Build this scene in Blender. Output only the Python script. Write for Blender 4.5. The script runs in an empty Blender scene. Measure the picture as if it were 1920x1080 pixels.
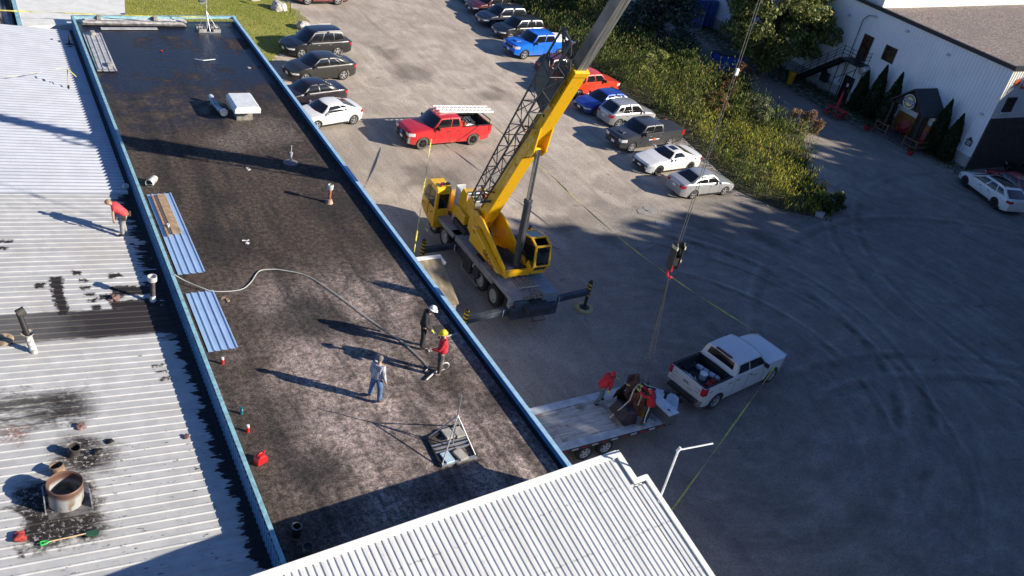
import bpy, bmesh, math, random
import numpy as np
from mathutils import Vector, Matrix, noise as mnoise
R = math.radians
rnd = random.Random(7)
nrg = np.random.default_rng(5)
sc = bpy.context.scene
COL = sc.collection
# ------------------------------------------------------------------ camera, sky, sun
F_PX, PITCH, ROLL, YAW, HCAM = 1693.26, R(32.0517), R(12.5552), R(35.2002), 23.099
cd = bpy.data.cameras.new('camera'); cam = bpy.data.objects.new('camera', cd); COL.objects.link(cam)
cd.sensor_width = 36.0; cd.lens = 36.0*F_PX/1920; cd.clip_start = 0.5; cd.clip_end = 1500
_f = Vector((math.sin(YAW)*math.cos(PITCH), math.cos(YAW)*math.cos(PITCH), -math.sin(PITCH)))
_r = Vector((math.cos(YAW), -math.sin(YAW), 0)); _u = _r.cross(_f)
_r2 = math.cos(ROLL)*_r + math.sin(ROLL)*_u; _u2 = -math.sin(ROLL)*_r + math.cos(ROLL)*_u
cam.matrix_world = Matrix(((_r2.x, _u2.x, -_f.x, 0), (_r2.y, _u2.y, -_f.y, 0), (_r2.z, _u2.z, -_f.z, HCAM), (0, 0, 0, 1)))
sc.camera = cam
SUN_EL, SUN_AZ = R(24.5), R(128.5)
w = bpy.data.worlds.new('World'); sc.world = w; w.use_nodes = True
nt = w.node_tree; nt.nodes.clear()
sky = nt.nodes.new('ShaderNodeTexSky'); sky.sky_type = 'NISHITA'; sky.sun_disc = False
sky.sun_elevation = SUN_EL; sky.sun_rotation = SUN_AZ; sky.air_density = 1.0; sky.dust_density = 0.3; sky.ozone_density = 3.5
bg = nt.nodes.new('ShaderNodeBackground'); bg.inputs['Strength'].default_value = 0.063
wo = nt.nodes.new('ShaderNodeOutputWorld')
tn_ = nt.nodes.new('ShaderNodeMix'); tn_.data_type = 'RGBA'; tn_.blend_type = 'MULTIPLY'; tn_.inputs[0].default_value = 1.0; tn_.inputs[7].default_value = (0.80, 0.93, 1.22, 1); nt.links.new(sky.outputs[0], tn_.inputs[6]); nt.links.new(tn_.outputs[2], bg.inputs[0]); nt.links.new(bg.outputs[0], wo.inputs[0])
sl = bpy.data.lights.new('sun', 'SUN'); sl.energy = 5.0; sl.angle = R(0.5); sl.color = (1.0, 0.90, 0.76)
so = bpy.data.objects.new('sun', sl); COL.objects.link(so)
sd = Vector((math.sin(SUN_AZ)*math.cos(SUN_EL), math.cos(SUN_AZ)*math.cos(SUN_EL), math.sin(SUN_EL)))
so.rotation_euler = sd.to_track_quat('Z', 'Y').to_euler(); so.location = (60, -40, 60)
sc.view_settings.view_transform = 'Standard'; sc.view_settings.look = 'None'
sc.view_settings.gamma = 1.0; sc.view_settings.exposure = 0.85

# ------------------------------------------------------------------ node helper
class NT:
    def __init__(s, name):
        s.m = bpy.data.materials.new(name); s.m.use_nodes = True; s.t = s.m.node_tree
        s.b = s.t.nodes['Principled BSDF']; s.tc = s.t.nodes.new('ShaderNodeTexCoord'); s.co = s.tc.outputs['Object']
        sp = s.t.nodes.new('ShaderNodeSeparateXYZ'); s.t.links.new(s.co, sp.inputs[0]); s.x, s.y, s.z = sp.outputs
    def put(s, sock, v):
        if isinstance(v, bpy.types.NodeSocket): s.t.links.new(v, sock)
        elif isinstance(v, tuple) and len(v) == 3: sock.default_value = (*v, 1) if sock.type == 'RGBA' else v
        else: sock.default_value = v
    def m_(s, op, a, b=0.0, c=None, clamp=False):
        n = s.t.nodes.new('ShaderNodeMath'); n.operation = op; n.use_clamp = clamp
        s.put(n.inputs[0], a); s.put(n.inputs[1], b)
        if c is not None: s.put(n.inputs[2], c)
        return n.outputs[0]
    def vec(s, sx=1, sy=1, sz=1, rot=0.0, off=(0, 0, 0)):
        n = s.t.nodes.new('ShaderNodeMapping'); n.inputs['Scale'].default_value = (sx, sy, sz)
        n.inputs['Rotation'].default_value = (0, 0, rot); n.inputs['Location'].default_value = off
        s.t.links.new(s.co, n.inputs['Vector']); return n.outputs[0]
    def noise(s, scale, detail=3, vec=None, rough=0.55, dist=0.0):
        n = s.t.nodes.new('ShaderNodeTexNoise'); n.inputs['Scale'].default_value = scale
        n.inputs['Detail'].default_value = detail; n.inputs['Roughness'].default_value = rough; n.inputs['Distortion'].default_value = dist
        s.t.links.new(vec if vec is not None else s.co, n.inputs['Vector']); return n.outputs['Fac']
    def voro(s, scale, vec=None, out='Distance'):
        n = s.t.nodes.new('ShaderNodeTexVoronoi'); n.inputs['Scale'].default_value = scale
        s.t.links.new(vec if vec is not None else s.co, n.inputs['Vector']); return n.outputs[out]
    def step(s, v, a, b):
        n = s.t.nodes.new('ShaderNodeMapRange'); n.interpolation_type = 'SMOOTHSTEP'
        s.put(n.inputs[0], v); n.inputs[1].default_value = a; n.inputs[2].default_value = b; return n.outputs[0]
    def mix(s, f, a, b):
        n = s.t.nodes.new('ShaderNodeMix'); n.data_type = 'RGBA'; s.put(n.inputs[0], f); s.put(n.inputs[6], a); s.put(n.inputs[7], b); return n.outputs[2]
    def sc(s, c, f):
        n = s.t.nodes.new('ShaderNodeVectorMath'); n.operation = 'SCALE'; s.put(n.inputs[0], c); s.put(n.inputs['Scale'], f); return n.outputs[0]
    def mul(s, a, b): return s.m_('MULTIPLY', a, b)
    def mx(s, a, b): return s.m_('MAXIMUM', a, b)
    def rect(s, x0, x1, y0, y1, e=0.05, j=None, amp=0.3):
        x, y = s.x, s.y
        if j is not None:
            o = s.m_('MULTIPLY_ADD', j, amp, -amp*0.5); x = s.m_('ADD', x, o); y = s.m_('ADD', y, o)
        return s.mul(s.mul(s.step(x, x0-e, x0+e), s.step(x, x1+e, x1-e)), s.mul(s.step(y, y0-e, y0+e), s.step(y, y1+e, y1-e)))
    def disc(s, cx, cy, r, e=0.2, j=None, amp=0.4):
        dx = s.m_('SUBTRACT', s.x, cx); dy = s.m_('SUBTRACT', s.y, cy)
        d = s.m_('SQRT', s.m_('ADD', s.mul(dx, dx), s.mul(dy, dy)))
        if j is not None: d = s.m_('ADD', d, s.m_('MULTIPLY_ADD', j, amp, -amp*0.5))
        return s.step(d, r+e, r-e)
    def ring(s, cx, cy, r, wd):
        dx = s.m_('SUBTRACT', s.x, cx); dy = s.m_('SUBTRACT', s.y, cy)
        d = s.m_('ABSOLUTE', s.m_('SUBTRACT', s.m_('SQRT', s.m_('ADD', s.mul(dx, dx), s.mul(dy, dy))), r))
        return s.step(d, wd, wd*0.3)
    def fin(s, col, rough=0.7, metal=0.0, bump=None, bs=0.3, bd=0.02, spec=None):
        s.put(s.b.inputs['Base Color'], col); s.put(s.b.inputs['Roughness'], rough); s.put(s.b.inputs['Metallic'], metal)
        if spec is not None: s.b.inputs['Specular IOR Level'].default_value = spec
        if bump is not None:
            n = s.t.nodes.new('ShaderNodeBump'); n.inputs['Strength'].default_value = bs; n.inputs['Distance'].default_value = bd
            s.put(n.inputs['Height'], bump); s.t.links.new(n.outputs[0], s.b.inputs['Normal'])
        return s.m
_mc = {}
def mat(name, col, rough=0.6, metal=0.0, var=0.12, scale=6.0, coat=0.0, spec=None):
    if name in _mc: return _mc[name]
    n = NT(name); f = n.step(n.noise(scale, 4), 0.3, 0.7)
    lo = tuple(c*(1-var) for c in col); hi = tuple(min(1, c*(1+var)) for c in col)
    m = n.fin(n.mix(f, lo, hi), rough, metal, spec=spec)
    if coat: n.b.inputs['Coat Weight'].default_value = coat; n.b.inputs['Coat Roughness'].default_value = 0.04
    _mc[name] = m; return m
def paint(name, col, metal=0.0, rough=0.35):
    if name in _mc: return _mc[name]
    n = NT(name); d = n.step(n.noise(2.2, 5), 0.35, 0.75); lowz = n.step(n.z, 0.75, 0.25)
    kd = 0.12 if max(col) < 0.05 else 1.0
    dust = n.mul(n.m_("MULTIPLY_ADD", d, 0.4*kd, 0.10*kd), n.m_("MULTIPLY_ADD", lowz, 0.7, 0.06))
    m = n.fin(n.mix(dust, col, (0.22, 0.19, 0.155)), n.m_('MULTIPLY_ADD', dust, 0.5, rough), metal)
    n.b.inputs['Coat Weight'].default_value = 0.8; n.b.inputs['Coat Roughness'].default_value = 0.05
    _mc[name] = m; return m
BLACK = mat('black_plastic', (0.018, 0.018, 0.02), 0.55)
RUBBER = mat('tyre_rubber', (0.028, 0.027, 0.026), 0.85, var=0.35, scale=9)
DUSTY = mat('dusty_tyre', (0.09, 0.08, 0.07), 0.9, var=0.4, scale=9)
GLASS = mat('dark_glass', (0.012, 0.014, 0.017), 0.06, var=0.3, scale=2, coat=0.3)
ALLOY = mat('alloy', (0.55, 0.55, 0.56), 0.32, 0.7)
BLKRIM = mat('black_rim', (0.03, 0.03, 0.032), 0.35, 0.3)
CHROME = mat('chrome', (0.7, 0.7, 0.7), 0.15, 1.0, var=0.05)
WHITE = mat('white_paint', (0.78, 0.78, 0.77), 0.4)
TAILR = mat('tail_lens', (0.45, 0.015, 0.02), 0.15, var=0.2, coat=0.5)
HEADL = mat('head_lens', (0.62, 0.63, 0.64), 0.12, var=0.25, scale=14, coat=0.6)
PLATE = mat('number_plate', (0.7, 0.71, 0.74), 0.4, var=0.2, scale=30)
STEEL = mat('galvanised', (0.5, 0.51, 0.52), 0.42, 0.75, var=0.2, scale=8)
ALU = mat('aluminium', (0.72, 0.73, 0.74), 0.35, 0.6, var=0.12, scale=10)

# ------------------------------------------------------------------ mesh helpers
class MB:
    def __init__(s): s.v = []; s.f = []; s.mi = []
    def add(s, vs, fs, mi=0):
        o = len(s.v); s.v += [tuple(v) for v in vs]; s.f += [tuple(i+o for i in f) for f in fs]; s.mi += [mi]*len(fs); return s
    def box(s, c, d, rz=0.0, mi=0, M=None):
        x, y, z = d[0]/2, d[1]/2, d[2]/2; pts = [Vector((i*x, j*y, k*z)) for k in (-1, 1) for j in (-1, 1) for i in (-1, 1)]
        m = M if M is not None else Matrix.Rotation(rz, 3, 'Z'); c = Vector(c); pts = [m @ p + c for p in pts]
        return s.add(pts, [(0, 2, 3, 1), (4, 5, 7, 6), (0, 1, 5, 4), (2, 6, 7, 3), (0, 4, 6, 2), (1, 3, 7, 5)], mi)
    def bar(s, p, q, w_, h_=None, mi=0, up=(0, 0, 1)):
        p, q = Vector(p), Vector(q); h_ = w_ if h_ is None else h_; a = (q-p); L = a.length
        if L < 1e-6: return s
        a.normalize(); u = Vector(up)
        if abs(a.dot(u)) > 0.98: u = Vector((0, 1, 0))
        x = a.cross(u).normalized(); y = x.cross(a)
        M = Matrix((x, a, y)).transposed(); return s.box((p+q)/2, (w_, L, h_), mi=mi, M=M)
    def tube(s, p, q, r, r2=None, n=10, mi=0, caps=True):
        p, q = Vector(p), Vector(q); r2 = r if r2 is None else r2; a = (q-p).normalized(); u = Vector((0, 0, 1)) if abs(a.z) < 0.9 else Vector((1, 0, 0))
        x = a.cross(u).normalized(); y = a.cross(x); vs = []
        for c, rr in ((p, r), (q, r2)):
            for i in range(n): t = 2*math.pi*i/n; vs.append(c + x*math.cos(t)*rr + y*math.sin(t)*rr)
        fs = [(i, (i+1) % n, n+(i+1) % n, n+i) for i in range(n)]
        if caps: fs += [tuple(range(n))[::-1], tuple(range(n, 2*n))]
        return s.add(vs, fs, mi)
    def path(s, pts, r, n=6, mi=0):
        for a, b in zip(pts[:-1], pts[1:]): s.tube(a, b, r, n=n, mi=mi)
        return s
    def lathe(s, prof, c=(0, 0, 0), n=20, mi=0, axis='Z'):
        vs = []
        for r_, z_ in prof:
            for i in range(n):
                t = 2*math.pi*i/n; p = (r_*math.cos(t), r_*math.sin(t), z_)
                if axis == 'Y': p = (p[0], p[2], p[1])
                if axis == 'X': p = (p[2], p[0], p[1])
                vs.append((p[0]+c[0], p[1]+c[1], p[2]+c[2]))
        fs = []
        for k in range(len(prof)-1):
            for i in range(n): j = (i+1) % n; fs.append((k*n+i, k*n+j, (k+1)*n+j, (k+1)*n+i))
        return s.add(vs, fs, mi)
    def prism(s, poly, d0, d1, plane='XY', mi=0):
        def P(a, b, d): return {'XY': (a, b, d), 'YZ': (d, a, b), 'XZ': (a, d, b)}[plane]
        n = len(poly); vs = [P(a, b, d0) for a, b in poly] + [P(a, b, d1) for a, b in poly]
        return s.add(vs, [tuple(range(n)), tuple(range(n, 2*n))[::-1]] + [(i, n+i, n+(i+1) % n, (i+1) % n) for i in range(n)], mi)
    def quad(s, a, b, c, d, mi=0): return s.add([a, b, c, d], [(0, 1, 2, 3)], mi)
    def grid(s, fn, nu, nv, mi=0, skip=None):
        vs = [fn(i/nu, j/nv) for i in range(nu+1) for j in range(nv+1)]
        fs = [(i*(nv+1)+j, (i+1)*(nv+1)+j, (i+1)*(nv+1)+j+1, i*(nv+1)+j+1) for i in range(nu) for j in range(nv) if not (skip and skip(i, j))]
        return s.add(vs, fs, mi)
    def build(s, name, m, parent=None, smooth=False, bevel=0.0, loc=None, fix=True, ang=35):
        me = bpy.data.meshes.new(name); me.from_pydata(s.v, [], s.f)
        ms = m if isinstance(m, (list, tuple)) else [m]
        for q in ms: me.materials.append(q)
        if len(ms) > 1: me.polygons.foreach_set('material_index', s.mi)
        if fix or smooth:
            bm = bmesh.new(); bm.from_mesh(me); bmesh.ops.remove_doubles(bm, verts=bm.verts, dist=1e-5)
            if fix: bmesh.ops.recalc_face_normals(bm, faces=bm.faces)
            if smooth:
                for f in bm.faces: f.smooth = True
                for e in bm.edges:
                    if len(e.link_faces) == 2 and e.calc_face_angle(0) > R(ang): e.smooth = False
            bm.to_mesh(me); bm.free()
        o = bpy.data.objects.new(name, me); COL.objects.link(o)
        if parent is not None: o.parent = parent
        if loc: o.location = loc
        if bevel:
            b = o.modifiers.new('bevel', 'BEVEL'); b.width = bevel; b.segments = 2; b.limit_method = 'ANGLE'; b.angle_limit = R(40)
        return o
def tag(o, label=None, cat=None, group=None, kind=None):
    if label: o['label'] = label
    if cat: o['category'] = cat
    if group: o['group'] = group
    if kind: o['kind'] = kind
    return o
def thing(name, label, cat, loc=(0, 0, 0), rz=0.0, group=None):
    o = bpy.data.objects.new(name, None); COL.objects.link(o); o.empty_display_size = 0.2
    o.location = loc; o.rotation_euler = (0, 0, rz); return tag(o, label, cat, group)
def kids(o): return [c for c in bpy.data.objects if c.parent == o]
def dup(root, loc, rz=0.0, label=None, sc_=1.0):
    r = root.copy(); COL.objects.link(r); r.location = loc; r.rotation_euler = (0, 0, rz); r.scale = (sc_,)*3
    if label: r['label'] = label
    for ch in kids(root):
        c = ch.copy(); COL.objects.link(c); c.parent = r
        for g in kids(ch): d = g.copy(); COL.objects.link(d); d.parent = c
    return r
def lerp(a, b, t): return a+(b-a)*t
def pl(xs, ys, x):
    return float(np.interp(x, xs, ys))
def text_obj(name, body, size, m, parent, loc, rot, depth=0.004, spacing=1.0, align='CENTER'):
    c = bpy.data.curves.new(name, 'FONT'); c.body = body; c.size = size; c.extrude = depth; c.align_x = align; c.align_y = 'CENTER'; c.space_character = spacing
    t = bpy.data.objects.new(name, c); COL.objects.link(t)
    dg = bpy.context.evaluated_depsgraph_get(); me = bpy.data.meshes.new_from_object(t.evaluated_get(dg)); bpy.data.objects.remove(t)
    me.materials.clear(); me.materials.append(m); o = bpy.data.objects.new(name, me); COL.objects.link(o)
    o.parent = parent; o.location = loc; o.rotation_euler = rot; return o
# ------------------------------------------------------------------ foliage helper
def leaf_mat():
    n = NT('leaf'); a = n.t.nodes.new('ShaderNodeAttribute'); a.attribute_name = 'tint'
    tr = n.t.nodes.new('ShaderNodeBsdfTranslucent'); n.t.links.new(a.outputs['Color'], tr.inputs[0]); n.put(n.b.inputs['Base Color'], a.outputs['Color'])
    n.b.inputs['Roughness'].default_value = 0.55; n.b.inputs['Specular IOR Level'].default_value = 0.3
    mx = n.t.nodes.new('ShaderNodeMixShader'); mx.inputs[0].default_value = 0.3
    n.t.links.new(n.b.outputs[0], mx.inputs[1]); n.t.links.new(tr.outputs[0], mx.inputs[2])
    n.t.links.new(mx.outputs[0], n.t.nodes['Material Output'].inputs[0]); return n.m
LEAF = leaf_mat()
def leaves(name, C, S, T, parent=None, elong=1.6, updir=0.0, m=None, lean=None):
    """C (N,3) centres, S (N) sizes, T (N,3) colours; one rhombic leaf each"""
    C = np.asarray(C, float); N = len(C); S = np.asarray(S, float).reshape(-1, 1)
    a = nrg.normal(size=(N, 3)); a[:, 2] += updir*2.5
    if lean is not None: a = a*0.55+np.asarray(lean)*1.6
    a /= np.linalg.norm(a, axis=1, keepdims=True)
    b = np.cross(a, nrg.normal(size=(N, 3))); b /= np.linalg.norm(b, axis=1, keepdims=True)
    V = np.stack([C-a*S*elong*.5, C+b*S*.5-a*S*.1, C+a*S*elong*.5, C-b*S*.5-a*S*.1], 1).reshape(-1, 3)
    me = bpy.data.meshes.new(name); me.vertices.add(4*N); me.loops.add(4*N); me.polygons.add(N)
    me.vertices.foreach_set('co', V.astype(np.float32).ravel()); me.loops.foreach_set('vertex_index', np.arange(4*N, dtype=np.int32))
    me.polygons.foreach_set('loop_start', np.arange(0, 4*N, 4, dtype=np.int32)); me.update(calc_edges=True)
    at = me.color_attributes.new('tint', 'FLOAT_COLOR', 'POINT')
    c4 = np.ones((4*N, 4), np.float32); c4[:, :3] = np.repeat(np.clip(np.asarray(T), 0.003, 1), 4, axis=0); at.data.foreach_set('color', c4.ravel())
    me.materials.append(m or LEAF); o = bpy.data.objects.new(name, me); COL.objects.link(o)
    if parent is not None: o.parent = parent
    return o
def tints(N, cols, wts, jit=0.22):
    c = np.array(cols)[nrg.choice(len(cols), N, p=np.array(wts)/sum(wts))]
    return c*(1+nrg.normal(0, jit, (N, 1)))
# ------------------------------------------------------------------ ground
def ground():
    n = NT('gravel_ground')
    big = n.noise(0.07, 5, dist=0.6); med = n.noise(0.45, 6, dist=0.8); fine = n.noise(9, 4, rough=0.75)
    streak = n.noise(1.0, 5, n.vec(0.9, 0.13, 1, rot=R(18)), dist=0.4); peb = n.voro(14); pot = n.noise(0.8, 3, dist=1.5)
    c = n.mix(n.step(med, 0.35, 0.68), (0.41, 0.35, 0.285), (0.56, 0.485, 0.40))
    c = n.mix(n.mul(n.step(big, 0.48, 0.68), 0.6), c, (0.28, 0.245, 0.21))
    c = n.mix(n.mul(n.step(streak, 0.52, 0.72), 0.5), c, (0.27, 0.235, 0.20))
    c = n.mix(n.mul(n.step(pot, 0.66, 0.74), 0.65), c, (0.13, 0.115, 0.10))
    # yard to the east and south, and lane: darker gravel with shade painted in, wheel tracks
    yard = n.mul(n.step(n.m_('SUBTRACT', n.m_('ADD', n.x, n.mul(med, 8)), n.mul(n.y, 0.5)), 8, 20), n.step(n.m_('ADD', n.y, n.mul(med, 6)), 44, 36))
    lane = n.step(n.m_('ADD', n.x, n.mul(med, 4)), 53, 56)
    c = n.mix(n.mul(n.mx(yard, lane), 0.55), c, (0.15, 0.145, 0.14))
    tn = n.step(n.noise(1.1, 5), 0.28, 0.66); tgate = n.mul(n.step(n.m_('ADD', n.x, n.mul(big, 6)), 33, 36), n.step(n.noise(.22, 3), .36, .5))
    pale = n.mul(n.step(n.noise(0.9, 5, n.vec(0.35, 1.0, 1, rot=R(-35)), dist=1.2), 0.56, 0.72), yard)
    c = n.mix(n.mul(pale, 0.7), c, (0.36, 0.335, 0.30)); mot = n.noise(2.6, 6, n.vec(.6, 1, 1, rot=R(-30)), rough=.72, dist=.6); c = n.mix(n.mul(n.step(mot, .48, .66), n.mul(yard, .5)), c, (0.30, .285, .265)); c = n.mix(n.mul(n.step(mot, .44, .32), n.mul(yard, .22)), c, (0.07, .068, .066))
    for x, y, r_ in ((31.8, 53, .9), (33, 54.2, .5), (22.3, 41.6, 1.8), (27.5, 57, 1.6), (27, 61, 1.2), (26.8, 35.3, 1.1), (36, 34.2, .9), (39.4, 31.5, .8), (29, 33.3, .6)):
        c = n.mix(n.mul(n.disc(x, y, r_, 0.5, med, 2.2), 0.5), c, (0.09, 0.08, 0.07))
    c = n.mix(n.mul(n.step(peb, 0.12, 0.04), 0.35), c, (0.5, 0.46, 0.42))
    c = n.mix(n.mul(n.step(fine, 0.42, 0.62), 0.35), c, (0.12, 0.105, 0.09))
    # verge: green tint where dirt meets lawn and weeds, near far building
    verge = n.mul(n.step(n.m_('ADD', n.x, n.mul(med, 3)), 62.3, 63.8), n.step(n.y, 41, 47))
    c = n.mix(n.mul(verge, n.step(n.noise(2.2, 5), 0.35, 0.6)), c, (0.05, 0.065, 0.025))
    g2 = n.noise(1.0, 6, n.vec(2.2, .35, 1, rot=R(14)), rough=.7, dist=.5); g3 = n.noise(26, 3, rough=.8)
    dx_ = n.m_('SUBTRACT', n.x, 25.5); dy_ = n.m_('SUBTRACT', n.y, 21.0); rr_ = n.m_('SQRT', n.m_('ADD', n.mul(dx_, dx_), n.mul(dy_, dy_))); th_ = n.m_('ARCTAN2', dy_, dx_)
    cb_ = n.t.nodes.new('ShaderNodeCombineXYZ'); n.put(cb_.inputs[0], n.mul(rr_, 1.25)); n.put(cb_.inputs[1], n.mul(th_, 2.6)); sw = n.noise(1.0, 6, cb_.outputs[0], rough=.68, dist=.7)
    c = n.sc(c, n.m_('ADD', 1.0, n.mul(yard, n.m_('MULTIPLY_ADD', n.step(sw, .32, .68), .26, -.15))))
    c = n.sc(c, n.mul(n.m_('MULTIPLY_ADD', n.mul(n.step(g2, .3, .7), n.m_('SUBTRACT', 1.0, yard)), .24, .88), n.m_('MULTIPLY_ADD', n.step(g3, .3, .7), .5, .75)))
    c = n.sc(c, n.m_('MULTIPLY_ADD', yard, -.04, 1.0)); m3 = n.noise(.9, 6, rough=.72, dist=.5); c = n.sc(c, n.m_('ADD', 1.0, n.mul(yard, n.m_('MULTIPLY_ADD', n.step(m3, .3, .7), .26, -.13))))  # yard toned down slightly to deepen its shade
    for cx, cy, r_, wd, k in ((27.4, 24.4, 10.1, 0.34, .8), (27.3, 24.3, 11.7, 0.26, .55), (25.5, 22.0, 9.2, 0.26, .7), (24.5, 21.5, 12.9, .22, .5), (34, 2, 17, .34, .55), (34, 2, 18.7, .3, .5), (30, 60, 24, .4, .4), (48, 12, 20, .35, .5), (60, 20, 17, .3, .5), (60, 20, 18.8, .3, .45)):
        rg_ = n.ring(cx, cy, r_, wd); c = n.sc(c, n.m_('SUBTRACT', 1.0, n.mul(n.mul(n.mul(rg_, tn), tgate), n.mul(k*.62, yard))))
        rg2 = n.ring(cx, cy, r_+wd*1.5, wd*.6); c = n.sc(c, n.m_('ADD', 1.0, n.mul(n.mul(rg2, tgate), n.mul(k*.35, yard))))
    h = n.m_('ADD', n.mul(fine, 0.5), n.m_('ADD', n.mul(streak, 1.2), med))
    m = n.fin(c, 0.92, bump=h, bs=0.6, bd=0.06, spec=0.2)
    b = MB(); N = 40; b.grid(lambda u, v: (-260+620*u, -200+620*v, 0), N, N)
    tag(b.build('ground', m, fix=False), kind='structure')
    for nm, pts in (('puddle', [(33.86, 35.86, .42, .26), (33.2, 35.66, .38, .22), (33.6, 34.13, .5, .24)]),):
        pm = mat('pale_concrete_disc', (0.27, 0.26, 0.24), 0.7, var=.25, scale=12)
        for i, (x, y, a, c_) in enumerate(pts):
            b = MB(); K = 22; b.prism([(a*math.cos(2*math.pi*k/K)*(1+.05*math.sin(k*2.3)), a*.95*math.sin(2*math.pi*k/K)*(1+.05*math.cos(k*1.7))) for k in range(K)], 0.0, 0.018)
            o = b.build('ground_patch', pm, loc=(x, y, 0.004))
            tag(o, ['pale round worn patch in the yard gravel nearest the silver sedan', 'pale round patch just left of the one nearest the silver sedan', 'pale oval patch closest to the crane hook'][i], 'ground patch', 'pale round patches in the yard')
ground()
def lawn():
    n = NT('grass'); a = n.noise(0.35, 5, dist=.6); f = n.noise(14, 4, n.vec(1, .4, 1), rough=.75)
    c = n.mix(n.step(a, 0.35, 0.65), (0.25, 0.27, 0.05), (0.37, 0.34, 0.09)); c = n.mix(n.mul(n.step(f, 0.4, 0.62), 0.5), c, (0.13, 0.165, 0.03))
    c = n.mix(n.mul(n.step(n.noise(1.1, 5), .52, .7), .55), c, (0.30, 0.245, 0.11))
    edge = n.step(n.m_('SUBTRACT', n.m_('ADD', n.x, n.mul(n.noise(1.3, 5), 2.2)), n.mul(n.y, 0.28)), 3.9, 5.3)
    c = n.mix(n.mul(edge, .7), c, (0.33, 0.275, 0.2))
    m = n.fin(c, 0.9, bump=f, bs=.8, bd=.06, spec=.15)
    pts = []
    for y in np.arange(54, 96, 0.8): pts.append((float(np.interp(y, [54, 59.8, 64.1, 68.5, 70.1, 96], [16.4, 18.2, 22.4, 23.2, 23.0, 20]))+rnd.uniform(-.35, .35), float(y)))
    b = MB(); b.prism(pts+[(-20, 96), (-20, 54)], 0.0, 0.03)
    tag(b.build('lawn', m, loc=(0, 0, 0.004)), kind='structure')
    N = 26000; y = nrg.uniform(55.5, 80, N); x = nrg.uniform(8, 24.5, N); k = x < np.interp(y, [54, 59.8, 64.1, 68.5, 70.1, 96], [16.4, 18.2, 22.4, 23.2, 23.0, 20])+nrg.normal(0, .35, N)
    x, y = x[k], y[k]; n_ = len(x)
    o = leaves('lawn_grass', np.stack([x, y, nrg.uniform(0.04, 0.09, n_)], 1), nrg.uniform(.02, .05, n_), tints(n_, [(.25, .29, .05), (.38, .36, .08), (.14, .18, .03)], [5, 4, 2]), elong=3.2, updir=1)
    tag(o, 'short sunlit grass blades on the lawn beyond the flat roof', 'grass', kind='stuff')
lawn()
# ------------------------------------------------------------------ ribbed sheet
def ribbed(b, O, U, V, N, lu, lv, pitch=0.305, top=0.05, side=0.02, depth=0.025, nv=1, mi=0):
    """ribs run along V, profile varies along U, raised along N"""
    O, U, V, N = map(Vector, (O, U, V, N)); xs = [(0, 0)]; x = 0.0
    while x < lu-pitch:
        a = x+pitch-top-2*side; xs += [(a, 0), (a+side, depth), (a+side+top, depth), (x+pitch, 0)]; x += pitch
    xs.append((lu, 0)); vs = []
    for k in range(nv+1):
        for u, h in xs: vs.append(O+U*u+N*h+V*(lv*k/nv))
    m_ = len(xs); b.add(vs, [(k*m_+i, k*m_+i+1, (k+1)*m_+i+1, (k+1)*m_+i) for k in range(nv) for i in range(m_-1)], mi); return b
SLOPE = 0.088
def zl(x): return 3.86+(4.75-x)*SLOPE
LD = Vector((-1, 0, SLOPE)).normalized(); LN = Vector((SLOPE, 0, 1)).normalized()
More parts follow.
